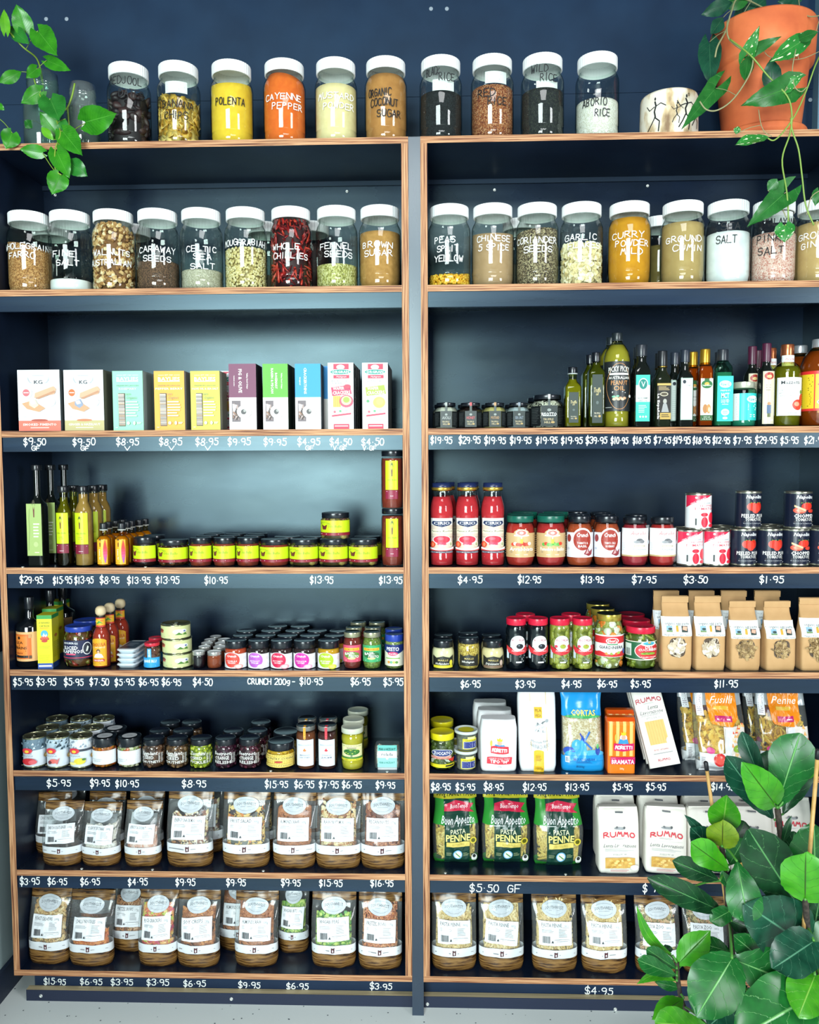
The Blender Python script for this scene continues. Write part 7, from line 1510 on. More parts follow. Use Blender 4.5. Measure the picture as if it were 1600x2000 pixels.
# bramata
def bram(c):
    c.R(0, 0, 1, 1, '#e87818')
    for k in range(4): c.R(.04+.25*k, .32, .16+.25*k, .95, '#f2c070')
    c.R(0, .95, 1, 1, '#e05014'); face_king(c, .56, .66, 1.5); c.P([(.2, .56), (.56, .54), (.96, .56), (.95, .44), (.56, .41), (.2, .43)], '#cc1c60'); c.n += 1; c.Hn('MORETTI', .575, .485, .055, '#f8f0f4', .64, .0022, jit=0); c.R(.08, .18, 1, .31, '#cc1c60'); c.Fl(.1, .28, .96, .295, 1, '#f0b0c8'); c.T('BRAMATA', .54, .225, .075, '#f8f0f4', .84, .05); c.T('500g', .5, .1, .035, '#f8d8b0', .16, .03)
X, W_, H_ = packfit(6, 1186, 1240, 1396, .02)
P = Pack(H_, [(0, W_), (.92, W_), (.96, W_*1.06), (1, W_*1.02)], [(0, .048), (.9, .048), (.95, .04), (1, .02)], [(0, 9), (.9, 8), (1, 5)], wr=.0012, seed=5, wk=30)
c = Canvas(W_*.97, H_); bram(c)
bm_ = spec('polenta_pack', 'polenta pack', [('plastic_wrap', P.shell([(1, M('#dd5c12', .25))], 'plastic_wrap', 40, 20)), ('front_print', c.build(P.wrap(0, H_/2), 'front_print', .3, base=.0026, gap=.0003))], W_/2, H_)
put(bm_, X, .037, Z[6], 'orange striped polenta pack with crowned figure, front one', 'orange striped polenta packs'); put(bm_, at(1209, 1450, .095).x, .096, Z[6], 'orange striped polenta pack behind the front one', 'orange striped polenta packs')
# linguine packs leaning back and sideways
def rummoL(c):
    c.R(0, 0, 1, 1, '#e4e2da'); c.Hn('RUMMO', .5, .735, .042, '#b82c44', .86, .0024, jit=0, curve=.02); c.Fl(.3, .69, .7, .705, 2, '#a0a0a0', .3); c.T('Lenta', .58, .65, .042, '#4c4c50', .36, 0, .4); c.T('Lavorazione', .5, .60, .042, '#4c4c50', .8, 0, .4); c.Fl(.1, .555, .9, .575, 2, '#707074', .3); c.T('FETTUCCE N° 10', .5, .53, .02, '#707478', .46)
    c.R(.18, .24, .82, .50, '#d8b468')
    for k in range(7): c.R(.2+.09*k, .24, .205+.09*k, .50, '#b8904c')
    c.E(.86, .26, .13, .045, '#d8d6d0'); c.E(.86, .26, .115, .038, '#ecebe6'); c.T('BRONZO ARTIGIANALE', .5, .18, .02, '#b84858', .5); c.Fl(.2, .13, .85, .15, 1, '#a0a0a0', .5); c.Hn('RUMMO', .5, .065, .022, '#c05060', .4, .0012, jit=0, curve=.02)
W_ = (at(1330, 1490, .04)-at(1268, 1490, .04)).x*.96; H_ = .245
P = Pack(H_, [(0, W_*1.02), (.03, W_), (.97, W_), (1, W_*1.02)], [(0, .010), (.04, .024), (.96, .024), (1, .010)], 6, wr=.001, seed=4, wk=30)
c = Canvas(W_*.97, H_); rummoL(c)
ru = spec('pasta_packet', 'pasta packet', [('paper_wrap', P.shell([(1, M('#e4e2da', .5))], 'paper_wrap', 36, 20)), ('front_print', c.build(P.wrap(0, H_/2), 'front_print', .5, base=.001))], W_/2, H_)
for k, (px, yy, t) in enumerate(((1299, .03, 'front one'), (1292, .066, 'second'), (1286, .102, 'third'))):
    o = put(ru, at(px, 1506, yy).x, yy, Z[6]+.0135, 'long white ribbon pasta packet leaning back to the left, '+t, 'leaning pasta packets'); o.rotation_euler = (-.42, -.19, 0)
# biaglut bags
def biag(kind):
    def ops(c):
        c.R(.52, .04, 1.0, .5, '#e4dcd4'); rg = random.Random(3+kind)
        for k in range(34): x = .68+.3*rg.random(); y = .12+.38*rg.random(); c.P([(x-.04, y), (x+.04, y+rg.uniform(-.02, .02)), (x, y+.04)], rg.choice(['#e88c38', '#e0502c', '#f0b870', '#f4cc90'])); c.n -= .9
        c.n += 1; c.E(.78, .26, .09, .04, '#8cb030'); c.E(.86, .24, .07, .035, '#7ca428'); c.R(0, .0, .64, .22, '#dfe2e4'); c.P([(.5, .22), (.64, .22), (.72, .5), (.56, .5)], '#dfe2e4'); c.E(.38, .15, .13, .075, '#d83030'); c.E(.38, .15, .1, .05, '#e8584c'); c.E(.2, .25, .08, .035, '#d84c8c')
        c.P([(.18, .98), (.86, .98), (.84, .58), (.7, .5), (.3, .53), (.26, .56)], '#ee8a18'); c.P([(.24, .97), (.8, .94), (.78, .87), (.26, .9)], '#8c1c50'); c.T('BiAglut', .53, .92, .05, '#f6eef2', .44, .04); c.T(('Fusilli', 'Penne')[kind], .54, .79, .085, '#f8f0e4', .5, 0, .3); c.R(.36, .68, .66, .72, '#e0b440'); c.R(.36, .56, .7, .62, '#c02c6c'); c.Fl(.4, .57, .66, .6, 1, '#f0d0e0', .5)
        c.R(.0, .62, .14, .9, '#e4e6ea'); c.Fl(.02, .64, .12, .88, 12, '#6c5068', .3); c.Fl(.02, .03, .1, .18, 8, '#6c6068', .3)
    return ops
def bagpasta(kind, W_, H_, seed):
    P = Pack(H_, [(0, W_*.98), (.05, W_*1.0), (.5, W_*1.02), (1, W_*.92)], [(0, .016), (.08, .055), (.5, .058), (.8, .03), (1, .01)], [(0, 2.6), (1, 2.2)], wr=.009, seed=seed, wk=22, lean=[(0, 0), (1, .045)])
    c = Canvas(W_*.94, H_); biag(kind)(c); silver = M('#b8bfc4', .25, .3)
    P3 = Pack(H_, [(0, W_*.88), (1, W_*.86)], [(0, .03), (.1, .044), (.6, .044), (1, .02)], 2.6, lean=[(0, 0), (1, .045)], wr=.006, seed=seed, wk=22)
    g = G(); P3.scatter(g, [(('twist', 'penne')[kind], .016)], 190, [M(q, .45) for q in ('#ecb41c', '#dca41a', '#f4cc4c')], .12, .6, seed, 1.0, 1.0)
    core = P3.shell([(1, M('#b88414', .6))], 'core', 30, 8, .7, .08, .58)
    return spec('pasta_bag', 'bag', [('plastic_bag', P.shell([(.12, M('#d8dcde', .3)), (.72, FILM), (1, silver)], 'plastic_bag', 44, 30)), ('pasta', g.mesh('pasta'), None, 'stuff'), ('pasta_core', core, None, 'stuff'), ('front_print', c.build(P.wrap(0, H_/2), 'front_print', .25, base=.0026, gap=.0003))], W_/2, H_)
X, W_, H_ = packfit(6, 1362, 1462, 1332, .04); fu = bagpasta(0, W_, H_, 31); put(fu, X, .052, Z[6], 'orange and clear bag of spiral pasta with tomato picture', 'orange pasta bags', rot=.06)
X2, W2_, H2_ = packfit(6, 1484, 1584, 1334, .05); pn = bagpasta(1, W2_, H2_, 37); put(pn, X2, .062, Z[6], 'orange and clear bag of penne behind the fig leaves', 'orange pasta bags', rot=-.05)
put(fu, at(1376, 1440, .14).x, .135, Z[6], 'crinkled pasta bag behind the spiral pasta bag', 'orange pasta bags', rot=.2); put(pn, at(1508, 1440, .14).x, .15, Z[6], 'crinkled pasta bag behind the penne bag', 'orange pasta bags', rot=.1)

# ================================================================ stand-up pouches (rows 7 and 8)
WP = woodprint(); CLR = glass('#f8fbfb', '#b4c2c2', 1.0, .12, .045)
def pouch(key, W_, H_, text, kinds, mats, num, fillm, seed, label_y=.53, fz=.80, sub='250g', lt=0, band='#dde2e6', small=False):
    P = Pack(H_, [(0, W_*.92), (.05, W_*.97), (.1, W_), (1, W_)], [(0, .054), (.05, .064), (.22, .058), (.6, .040), (.86, .012), (1, .003)], [(0, 2.2), (.2, 2.2), (1, 2)], wr=.0045, seed=seed, wk=26, lean=[(0, 0), (.4, -.004), (1, .022)])
    bandm = M(band, .25)
    sh = P.shell([(.205, WP), (.325, bandm), (.86, CLR), (1, WP)], 'pouch_film', 44, 30)
    P3 = Pack(H_, [(0, W_*.76), (.2, W_*.84), (1, W_*.80)], [(0, .05), (.2, .050), (.6, .034), (.9, .012), (1, .006)], 2.3, lean=[(0, 0), (.4, -.004), (1, .022)], wr=.003, seed=seed, wk=26)
    core = P3.shell([(1, fillm)], 'contents', 30, 10, .72, .06, fz-.05)
    g = G(); P3.scatter(g, kinds, int(num*1.35), mats, .30, fz, seed, 1.0, 1.0)
    parts = [('pouch_film', sh), ('contents_core', core, None, 'stuff'), ('contents', g.mesh('contents'), None, 'stuff')]
    c = Canvas(W_*.92, H_*.095); c.Fl(.04, .25, .42, .55, 1, '#8c8c90', .5); c.P([(.46, .05), (.54, .15), (.545, .92), (.515, .75), (.46, .85)], '#4c1c24'); c.E(.502, .4, .016, .2, '#e4e0e4'); c.Fl(.58, .35, .97, .55, 1, '#8c8c90', .4)
    parts.append(('band_print', c.build(P.wrap(0, H_*.265), 'band_print', .3, base=.0009)))
    lw, lh = W_*.72, H_*.285
    c = Canvas(lw, lh); q = .04
    c.P([(q, 0), (1-q, 0), (1, q), (1, 1-q), (1-q, 1), (q, 1), (0, 1-q), (0, q)], '#e8edf1') if False else c.R(0, 0, 1, 1, '#e8edf1')
    tw = min(.62, .062*len(text)); c.T(text, .08+tw/2, .85, .14, '#484c50', tw, .012); c.T(sub, .16+tw+.06, .83, .08, '#8c9094', .14); c.Fl(.08, .74, .92, .77, 1, '#9a9ea2', .5); c.Fl(.08, .54, .46, .68, 3, '#888c90', .3); c.Fl(.60, .34, .88, .70, 7, '#8c9094', .3); c.Bar(.1, .12, .32, .40, '#3c4044'); c.R(.46, .14, .92, .26, '#a0a4a8'); c.R(.465, .15, .915, .25, '#eef2f4'); c.Fl(.52, .18, .88, .22, 1, '#9a9ea2'); c.P([(.36, .14), (.44, .14), (.40, .25)], '#3c4044')
    rr = lt
    wr = P.wrap(0, H_*label_y)
    parts.append(('label', c.build(lambda x, z, o: wr(x*math.cos(rr)-z*math.sin(rr), x*math.sin(rr)+z*math.cos(rr), o), 'label', .45, base=.0026, gap=.0003)))
    c = Canvas(W_*.56, H_*.20); c.E(.5, .5, .5, .5, '#c3ccd2'); c.T('SOUTHWEST', .5, .54, .17, '#4c5258', .74, .01, curve=.06); c.Fl(.28, .36, .72, .41, 1, '#9aa2a8'); c.n += 1
    for sg in (-1, 1): c.Ln([(.5+.4*math.cos(a), .5+sg*.34*math.sin(a)) for a in [PI*(.2+.1*k) for k in range(7)]], .0006, '#9aa2a8', False)
    parts.append(('oval_sticker', c.build(P.wrap(0, H_*.81), 'oval_sticker', .35, base=.0026, gap=.0003)))
    return spec('snack_pouch', 'pouch', parts, W_/2, H_)
def putpouch(row, s, xl, xr, yf, label, rot=0, tilt=0, group=None):
    X = at((xl+xr)/2, ROWPX[row]-60, yf).x; put(s, X, yf, Z[row], label, group or ('snack pouches on the %s shelf' % ('left seventh', 'left bottom')[row-7]), rot, tilt)
def ms(*a): return [M(c, .45) for c in a]
S_W = (at(240, 1650, .05)-at(163, 1650, .05)).x
NUTS = ms('#c89868', '#b07848', '#d8b080', '#986038'); ALM = ms('#b06c3c', '#a05c30', '#c07c4c', '#8c5028')
pz = {}
def mk(key, wpx, H_, *a, **k):
    pz[key] = pouch(key, wpx/730*1.025, H_, *a, **k); return pz[key]
mk('choc', 70, .165, 'CHOC PRETZELS', [('ring', .007)], ms('#3c2418', '#4c3020', '#2c1810'), 90, M('#2c1a12', .4), 1, fz=.62, sub='125g', lt=.04)
mk('ging', 80, .170, 'DARK CHOCOLATE GINGER', [('nut', .007)], ms('#2c1a14', '#3c241a', '#20120c'), 90, M('#241510', .4), 2, fz=.60, sub='150g', lt=.05)
mk('yog', 78, .166, 'YOGHURT SULTANAS', [('ball', .006)], ms('#ece8dc', '#f4f2ea', '#e0d8c8'), 130, M('#dcd4c4', .4), 3, fz=.66, sub='200g')
mk('apr', 74, .172, 'APRICOT & COCONUT', [('nut', .008)], ms('#e0b09c', '#d8a088', '#ecd4c8'), 110, M('#c89880', .4), 4, fz=.62, sub='200g', lt=-.03)
mk('ener', 93, .208, 'ENERGY SNACK MIX', [('nut', .007), ('almond', .009)], ms('#b07848', '#ecd8a8', '#5c3c34', '#e8e0d0', '#8c5c4c', '#2c2024'), 230, M('#6c4c3c', .5), 5, fz=.70, sub='500g')
mk('fruit', 95, .208, 'FRUIT SALAD', [('nut', .010), ('chip', .011)], ms('#e0b864', '#d88030', '#3c3438', '#ecd088', '#5c6058', '#e8c070'), 190, M('#8c7048', .5), 6, fz=.82, sub='500g')
mk('alm', 86, .206, 'ALMONDS RAW', [('almond', .0105)], ALM, 230, M('#7c4424', .5), 7, fz=.78, sub='500g')
mk('mix', 90, .206, 'RAW NUT MIX', [('almond', .010), ('cashew', .008), ('nut', .008)], ms('#e4cc98', '#b07444', '#d8b478', '#8c5430', '#ecdcb4'), 220, M('#8c6038', .5), 8, fz=.84, sub='500g')
mk('pec', 88, .208, 'PECAN NUTS', [('almond', .012), ('nut', .008)], ms('#8c4c30', '#a8623c', '#6c3424', '#c88c64'), 210, M('#6c3820', .5), 9, fz=.82, sub='375g')
L7 = 'clear wood-print pouch of '
putpouch(7, pz['choc'], 31, 98, .060, L7+'chocolate pretzels, leftmost on its shelf', .05)
putpouch(7, pz['ging'], 86, 164, .050, L7+'dark chocolate ginger overlapping the pretzels', .03)
putpouch(7, pz['yog'], 158, 236, .050, L7+'white yoghurt sultanas')
putpouch(7, pz['apr'], 243, 317, .050, L7+'pinkish apricot and coconut balls')
putpouch(7, pz['ener'], 326, 418, .050, L7+'energy snack mix, large')
putpouch(7, pz['fruit'], 434, 529, .050, L7+'dried fruit salad with orange apricots')
putpouch(7, pz['alm'], 534, 619, .050, L7+'raw almonds on the seventh shelf')
putpouch(7, pz['mix'], 616, 704, .050, L7+'mixed raw nuts with cashews')
putpouch(7, pz['pec'], 706, 790, .052, L7+'reddish pecan nuts beside the side panel')
for k, xl, xr, yy, t in (('ging', 68, 142, .125, 'behind the pretzel and ginger pouches'), ('yog', 170, 246, .125, 'behind the yoghurt sultanas'), ('apr', 250, 322, .125, 'behind the apricot and coconut'), ('ener', 350, 440, .13, 'behind the energy snack mix'), ('fruit', 452, 540, .13, 'behind the fruit salad'), ('alm', 552, 636, .13, 'behind the raw almonds'), ('mix', 634, 716, .13, 'behind the mixed nuts')):
    putpouch(7, pz[k], xl, xr, yy, 'wood-print pouch in the second row, '+t)
RC = ms('#e0943c', '#e8b060', '#d85c50', '#b8c848', '#f0cc88', '#cc4c68')
mk('cash', 84, .205, 'ROAST CASHEWS', [('cashew', .0085)], ms('#e4c488', '#d8b070', '#ecd4a0', '#c89c60'), 210, M('#c09458', .5), 11, fz=.84, sub='500g')
mk('nood', 90, .200, 'CHILLI NOODLES', [('almond', .009), ('stick', .008)], ms('#e08438', '#d87430', '#ec9c50', '#c86428'), 170, M('#b85c24', .5), 12, fz=.50, sub='225g')
mk('prb', 76, .195, 'PRETZEL BOWS', [('ring', .0095)], ms('#c8844c', '#b8743c', '#d89860', '#e8b888'), 170, M('#8c5830', .5), 13, fz=.74, sub='175g')
mk('rice', 80, .205, 'RICE CRACKERS', [('nut', .008), ('almond', .009)], RC, 220, M('#c87848', .5), 14, fz=.80, sub='250g', lt=.03)
mk('soy', 86, .205, 'SOY CRISPS', [('almond', .011), ('chip', .010)], ms('#c07840', '#a86434', '#d08c50', '#8c5028'), 200, M('#8c5430', .5), 15, fz=.78, sub='150g', lt=.04)
mk('wbs', 64, .195, 'WASABI BITS', [('nut', .007), ('ring', .006)], ms('#98c048', '#78b040', '#c8dc70', '#5c9c3c'), 170, M('#5c8c34', .5), 16, fz=.72, sub='175g', lt=-.05)
mk('wpe', 90, .205, 'WASABI PEAS', [('ball', .005), ('ring', .006)], ms('#a8c850', '#78b040', '#c8dc70', '#4c9c40'), 220, M('#4c8c38', .5), 17, fz=.72, sub='225g', lt=.05)
mk('pr2', 88, .205, 'PRETZEL BOWS', [('ring', .0095)], ms('#c8743c', '#b8643c', '#d88850', '#e8a878'), 230, M('#8c4c28', .5), 18, fz=.84, sub='175g', lt=-.03)
mk('al2', 88, .200, 'ALMONDS RAW', [('almond', .0105)], ALM, 230, M('#7c4424', .5), 19, fz=.84, sub='500g')
for k, xl, xr, yy, t in (('cash', 46, 130, .052, 'roast cashews at the left end'), ('nood', 136, 224, .045, 'orange chilli noodles'), ('prb', 220, 292, .085, 'pretzel bows half hidden by the rice crackers'), ('rice', 272, 352, .050, 'colourful rice crackers'), ('soy', 343, 430, .048, 'brown soy crisps'), ('al2', 457, 546, .055, 'raw almonds on the bottom shelf'), ('wbs', 543, 606, .09, 'green wasabi bits'), ('wpe', 608, 697, .056, 'green wasabi peas'), ('pr2', 699, 787, .050, 'golden pretzel bows beside the side panel')):
    putpouch(8, pz[k], xl, xr, yy, L7+t)
putpouch(8, pz['al2'], 430, 510, .13, 'wood-print pouch in the second row of the bottom shelf, behind raw almonds'); putpouch(8, pz['cash'], 68, 140, .13, 'wood-print pouch in the second row, behind the cashews'); putpouch(8, pz['nood'], 154, 234, .125, 'wood-print pouch in the second row, behind the noodles')

# ================================================================ rows 7 and 8 right
green, dgreen, lime_ = M('#2f8c34', .22), M('#143c30', .25), M('#b8b030', .25)
def buon(c):
    c.R(.22, .0, .82, .86, '#143c30'); c.P([(.24, .80), (.5, .84), (.94, .80), (.84, .74), (.94, .70), (.56, .72), (.22, .72)], '#c82848'); c.T('BuonTempo', .58, .775, .05, '#f8e8ec', .42, .02, .2)
    c.R(-.02, .86, 1.02, 1, '#b8b030'); c.T('500g FAMILY PACK', .52, .92, .06, '#1c2018', .94, .04)
    c.T('Buon Appetito', .54, .63, .095, '#e4ecec', .80, .01, .4); c.Fl(.2, .555, .86, .565, 1, '#d8e0e0', .8); c.T('PASTA', .54, .49, .065, '#dcdcb8', .36, .02); c.T('PENNE', .54, .40, .095, '#e8dc84', .58, .06); c.R(.26, .27, .82, .34, '#dcc868'); c.T('GLUTEN FREE', .54, .305, .035, '#a89c48', .3)
    c.E(.53, .16, .11, .065, '#6cb0d8'); c.E(.53, .16, .09, .052, '#e8f0f0'); c.P([(.47, .18), (.49, .19), (.6, .13), (.58, .12)], '#6c9c50'); c.Fl(.26, .14, .4, .19, 3, '#a8b88c', .3); c.Fl(.66, .14, .8, .19, 3, '#a8b88c', .3); c.E(.93, .10, .07, .05, '#e4e8e4'); c.E(.93, .12, .04, .025, '#2c3030'); c.E(.9, .36, .08, .05, '#d8c440'); c.E(.9, .36, .05, .03, '#5c5c18')
def bu(seed, W_, H_):
    P = Pack(H_, [(0, W_*.94), (.06, W_*1.0), (.45, W_*1.04), (.8, W_*.90), (1, W_*.98)], [(0, .02), (.08, .055), (.45, .062), (.8, .03), (1, .006)], [(0, 2.8), (1, 2.2)], wr=.008, seed=seed, wk=20, lean=[(0, 0), (.5, -.005), (1, .03)])
    P3 = Pack(H_, [(0, W_*.86), (.5, W_*.92), (1, W_*.8)], [(0, .03), (.1, .045), (.5, .05), (1, .02)], 2.5, lean=[(0, 0), (.5, -.005), (1, .03)], wr=.006, seed=seed, wk=20)
    g = G(); P3.scatter(g, [('penne', .019)], 170, [M(q, .45) for q in ('#e0c054', '#ecd070', '#d4b048')], .1, .56, seed, 1.0, 1.0)
    core = P3.shell([(1, M('#b89838', .6))], 'core', 30, 8, .7, .06, .54); c = Canvas(W_*.92, H_); buon(c)
    return spec('penne_bag', 'bag', [('plastic_bag', P.shell([(.07, green), (.56, FILM), (.86, green), (1, lime_)], 'plastic_bag', 44, 30)), ('penne', g.mesh('penne'), None, 'stuff'), ('penne_core', core, None, 'stuff'), ('front_print', c.build(P.wrap(0, H_/2), 'front_print', .25, base=.0026, gap=.0003))], W_/2, H_)
for i, (xl, xr, yf, rot, til, t) in enumerate(((846, 934, .085, .05, .02, 'left of three'), (942, 1034, .085, 0, 0, 'middle of three'), (1042, 1136, .075, .03, 0, 'right of three'))):
    X, W_, H_ = packfit(7, xl, xr, 1536, yf); put(bu(41+i*7, W_, H_*1.01), X, yf, Z[7], 'dark green gluten free penne bag with yellow top, '+t, 'green penne bags', rot, 0)
def rumB(c):
    c.Hn('RUMMO', .5, .615, .068, '#cc2c40', .80, .0030, jit=0, curve=.045); c.E(.5, .72, .14, .02, '#8c9094'); c.E(.44, .735, .03, .015, '#5c6064'); c.E(.62, .735, .03, .018, '#4c5054'); c.Fl(.32, .545, .68, .57, 2, '#a0a4a8', .3); c.Fl(.1, .51, .9, .515, 1, '#b0b4b8'); c.T('Lenta Lavorazione', .5, .455, .055, '#606468', .84, 0, .4); c.Fl(.12, .36, .88, .41, 3, '#b0b4b8', .3); c.T('FUSILLI N° 48', .5, .315, .025, '#8c9094', .34)
    c.R(.12, .11, .88, .27, '#c89c48'); rg = random.Random(3)
    for k in range(20): x = .16+.66*rg.random(); y = .13+.11*rg.random(); c.E(x, y, .05, .018, rg.choice(['#d8b058', '#b88838', '#e4c478'])); c.n -= .9
    c.n += 1; c.E(.87, .12, .11, .045, '#d4d2cc'); c.E(.87, .12, .095, .038, '#e8e6e0'); c.Fl(.25, .055, .75, .09, 2, '#c86070', .3); c.R(.4, .955, .6, .975, '#6c7074')
X, W_, H_ = packfit(7, 1168, 1249, 1574, .03)
ivory = powder('#e6e3da', '#dad6cb', 10, .5)
def rumpack(seed):
    P = Pack(H_, [(0, W_*.93), (.06, W_), (.9, W_*1.0), (1, W_*.98)], [(0, .056), (.05, .062), (.7, .058), (.93, .04), (1, .022)], [(0, 6), (.8, 6), (1, 4)], wr=.0062, seed=seed, wk=30, lean=[(0, 0), (1, .012)])
    c = Canvas(W_*.94, H_); rumB(c)
    g = G(); g.box(-W_*.46, W_*.46, .0, .020, H_-.004, H_+.004, ivory)
    return spec('pasta_pack', 'pasta pack', [('paper_bag', P.shell([(1, ivory)], 'paper_bag', 44, 24)), ('folded_top', g.mesh('folded_top')), ('front_print', c.build(P.wrap(0, H_/2), 'front_print', .5, base=.0026, gap=.0003))], W_/2, H_)
R_ = [rumpack(51), rumpack(57)]
RG = 'white fusilli packs on the seventh shelf'
for i, (px, yf, t) in enumerate(((1206, .045, 'white paper fusilli pack with red lettering, first from left'), (1297, .045, 'white paper fusilli pack with red lettering, second from left'), (1382, .050, 'white paper fusilli pack half hidden by upper-left fig leaves'), (1463, .050, 'white paper fusilli pack glimpsed between the fig branches'), (1538, .050, 'rightmost white paper fusilli pack, behind the fig stem'))):
    o = put(R_[i % 2], at(px, 1650, yf).x, yf, Z[7], t, RG, (.02, -.05, .0, .02, -.04)[i]); o.rotation_euler.y = (0, .02, -.01, .015, .02)[i]; o.location.z += .0016*(i > 0)
for i, (px, yf) in enumerate(((1200, .125), (1285, .125), (1372, .125), (1452, .125))): put(R_[i % 2], at(px, 1600, yf).x, yf, Z[7], 'white fusilli pack in the rear row behind the '+('first', 'second', 'third', 'fourth')[i]+' front pack', RG)
PEN = ms('#e4c888', '#d8b874', '#ecd8a4', '#dcc080')
for i, s in enumerate((61, 67, 73, 79)): mk('pen%d' % i, 90, .205, 'PASTA PENNE', [('penne', .017)], PEN, 260, M('#c8a868', .6), s, fz=(.80, .86, .86, .86)[i], sub='ORGANIC 250g', lt=(0, -.1, -.02, -.02)[i])
mk('zoo', 88, .205, 'PASTA ZOO', [('ring', .008), ('shell', .009)], ms('#dcc890', '#d8b488', '#b8a870', '#e0a878', '#8c8c60'), 190, M('#a89468', .6), 83, fz=.84, sub='ORGANIC 250g', lt=-.02)
PGR = 'clear wood-print pasta pouches on the right bottom shelf'
for k, xl, xr, t in (('pen0', 840, 928, 'penne pasta pouch, first from the left, not quite full'), ('pen1', 934, 1024, 'penne pasta pouch with tilted label, second from the left'), ('pen2', 1038, 1128, 'penne pasta pouch, third from the left'), ('pen3', 1134, 1226, 'penne pasta pouch, fourth from the left'), ('zoo', 1240, 1328, 'shaped pasta pouch partly hidden by long thin leaf'), ('zoo', 1334, 1420, 'shaped pasta pouch behind the fig shoot, reading pasta zoo')):
    putpouch(8, pz[k], xl, xr, .052, t, group=PGR)
putpouch(8, pz['zoo'], 1426, 1512, .052, 'shaped pasta pouch mostly hidden behind the fig trunk', group=PGR)
# ---- settle neighbours that stand too close: slide apart along the shelf, or back
def settle():
    IT = []
    for root, s in REG:
        if root.location.z > Z[1]-.05 or root.location.z < .05 or root.location.y < 0 or s['name'] in ('pasta_packet', 'bamboo_stake'): continue
        c = s['cat'] in ('jar', 'bottle', 'can', 'tub'); b_ = s['name'] == 'cracker_box'
        if b_: continue
        IT.append([root, s['r']*1.005, (s['r'] if c else {'chilli_paste_box': .027, 'fish_tin': s['r']*2.2, 'nougat_pack': .026}.get(s['name'], .034)), c])
    for _ in range(14):
        moved = 0; IT.sort(key=lambda q: q[0].location.y)
        for j in range(len(IT)):
            B = IT[j]
            for i in range(j):
                A = IT[i]; a, b_ = A[0].location, B[0].location
                if abs(a.z-b_.z) > .006: continue
                dx, dy = b_.x-a.x, b_.y-a.y
                if (a.x < -.055) != (b_.x < -.055): continue
                if A[3] and B[3]:
                    R = A[1]+B[1]+.0004
                    if dx*dx+dy*dy >= R*R: continue
                    if dy < .6*R:
                        need = math.sqrt(R*R-dy*dy)-abs(dx); sg = 1 if dx >= 0 else -1
                        if need < .008: a.x -= sg*need/2; b_.x += sg*need/2; moved = 1; continue
                    ny = a.y+math.sqrt(max(R*R-dx*dx, 0))+.0005
                else:
                    if abs(dx) >= A[1]+B[1]-.002 or abs(dy) >= A[2]+B[2]-.004: continue
                    need = A[1]+B[1]-abs(dx)
                    if dy < .02 and need < .008: sg = 1 if dx >= 0 else -1; a.x -= sg*need/2; b_.x += sg*need/2; moved = 1; continue
                    ny = a.y+A[2]+B[2]
                ny = min(ny, BACK-.0132-B[2])
                if ny > b_.y+1e-5: b_.x *= (DIST+ny)/(DIST+b_.y); b_.y = ny; moved = 1
        for q in IT:
            l = q[0].location; lo, hi = (XL0, XL1) if l.x < -.055 else (XR0, XR1); l.x = min(max(l.x, lo+.0188+q[1]), hi-.0188-q[1])
        if not moved: break
settle()
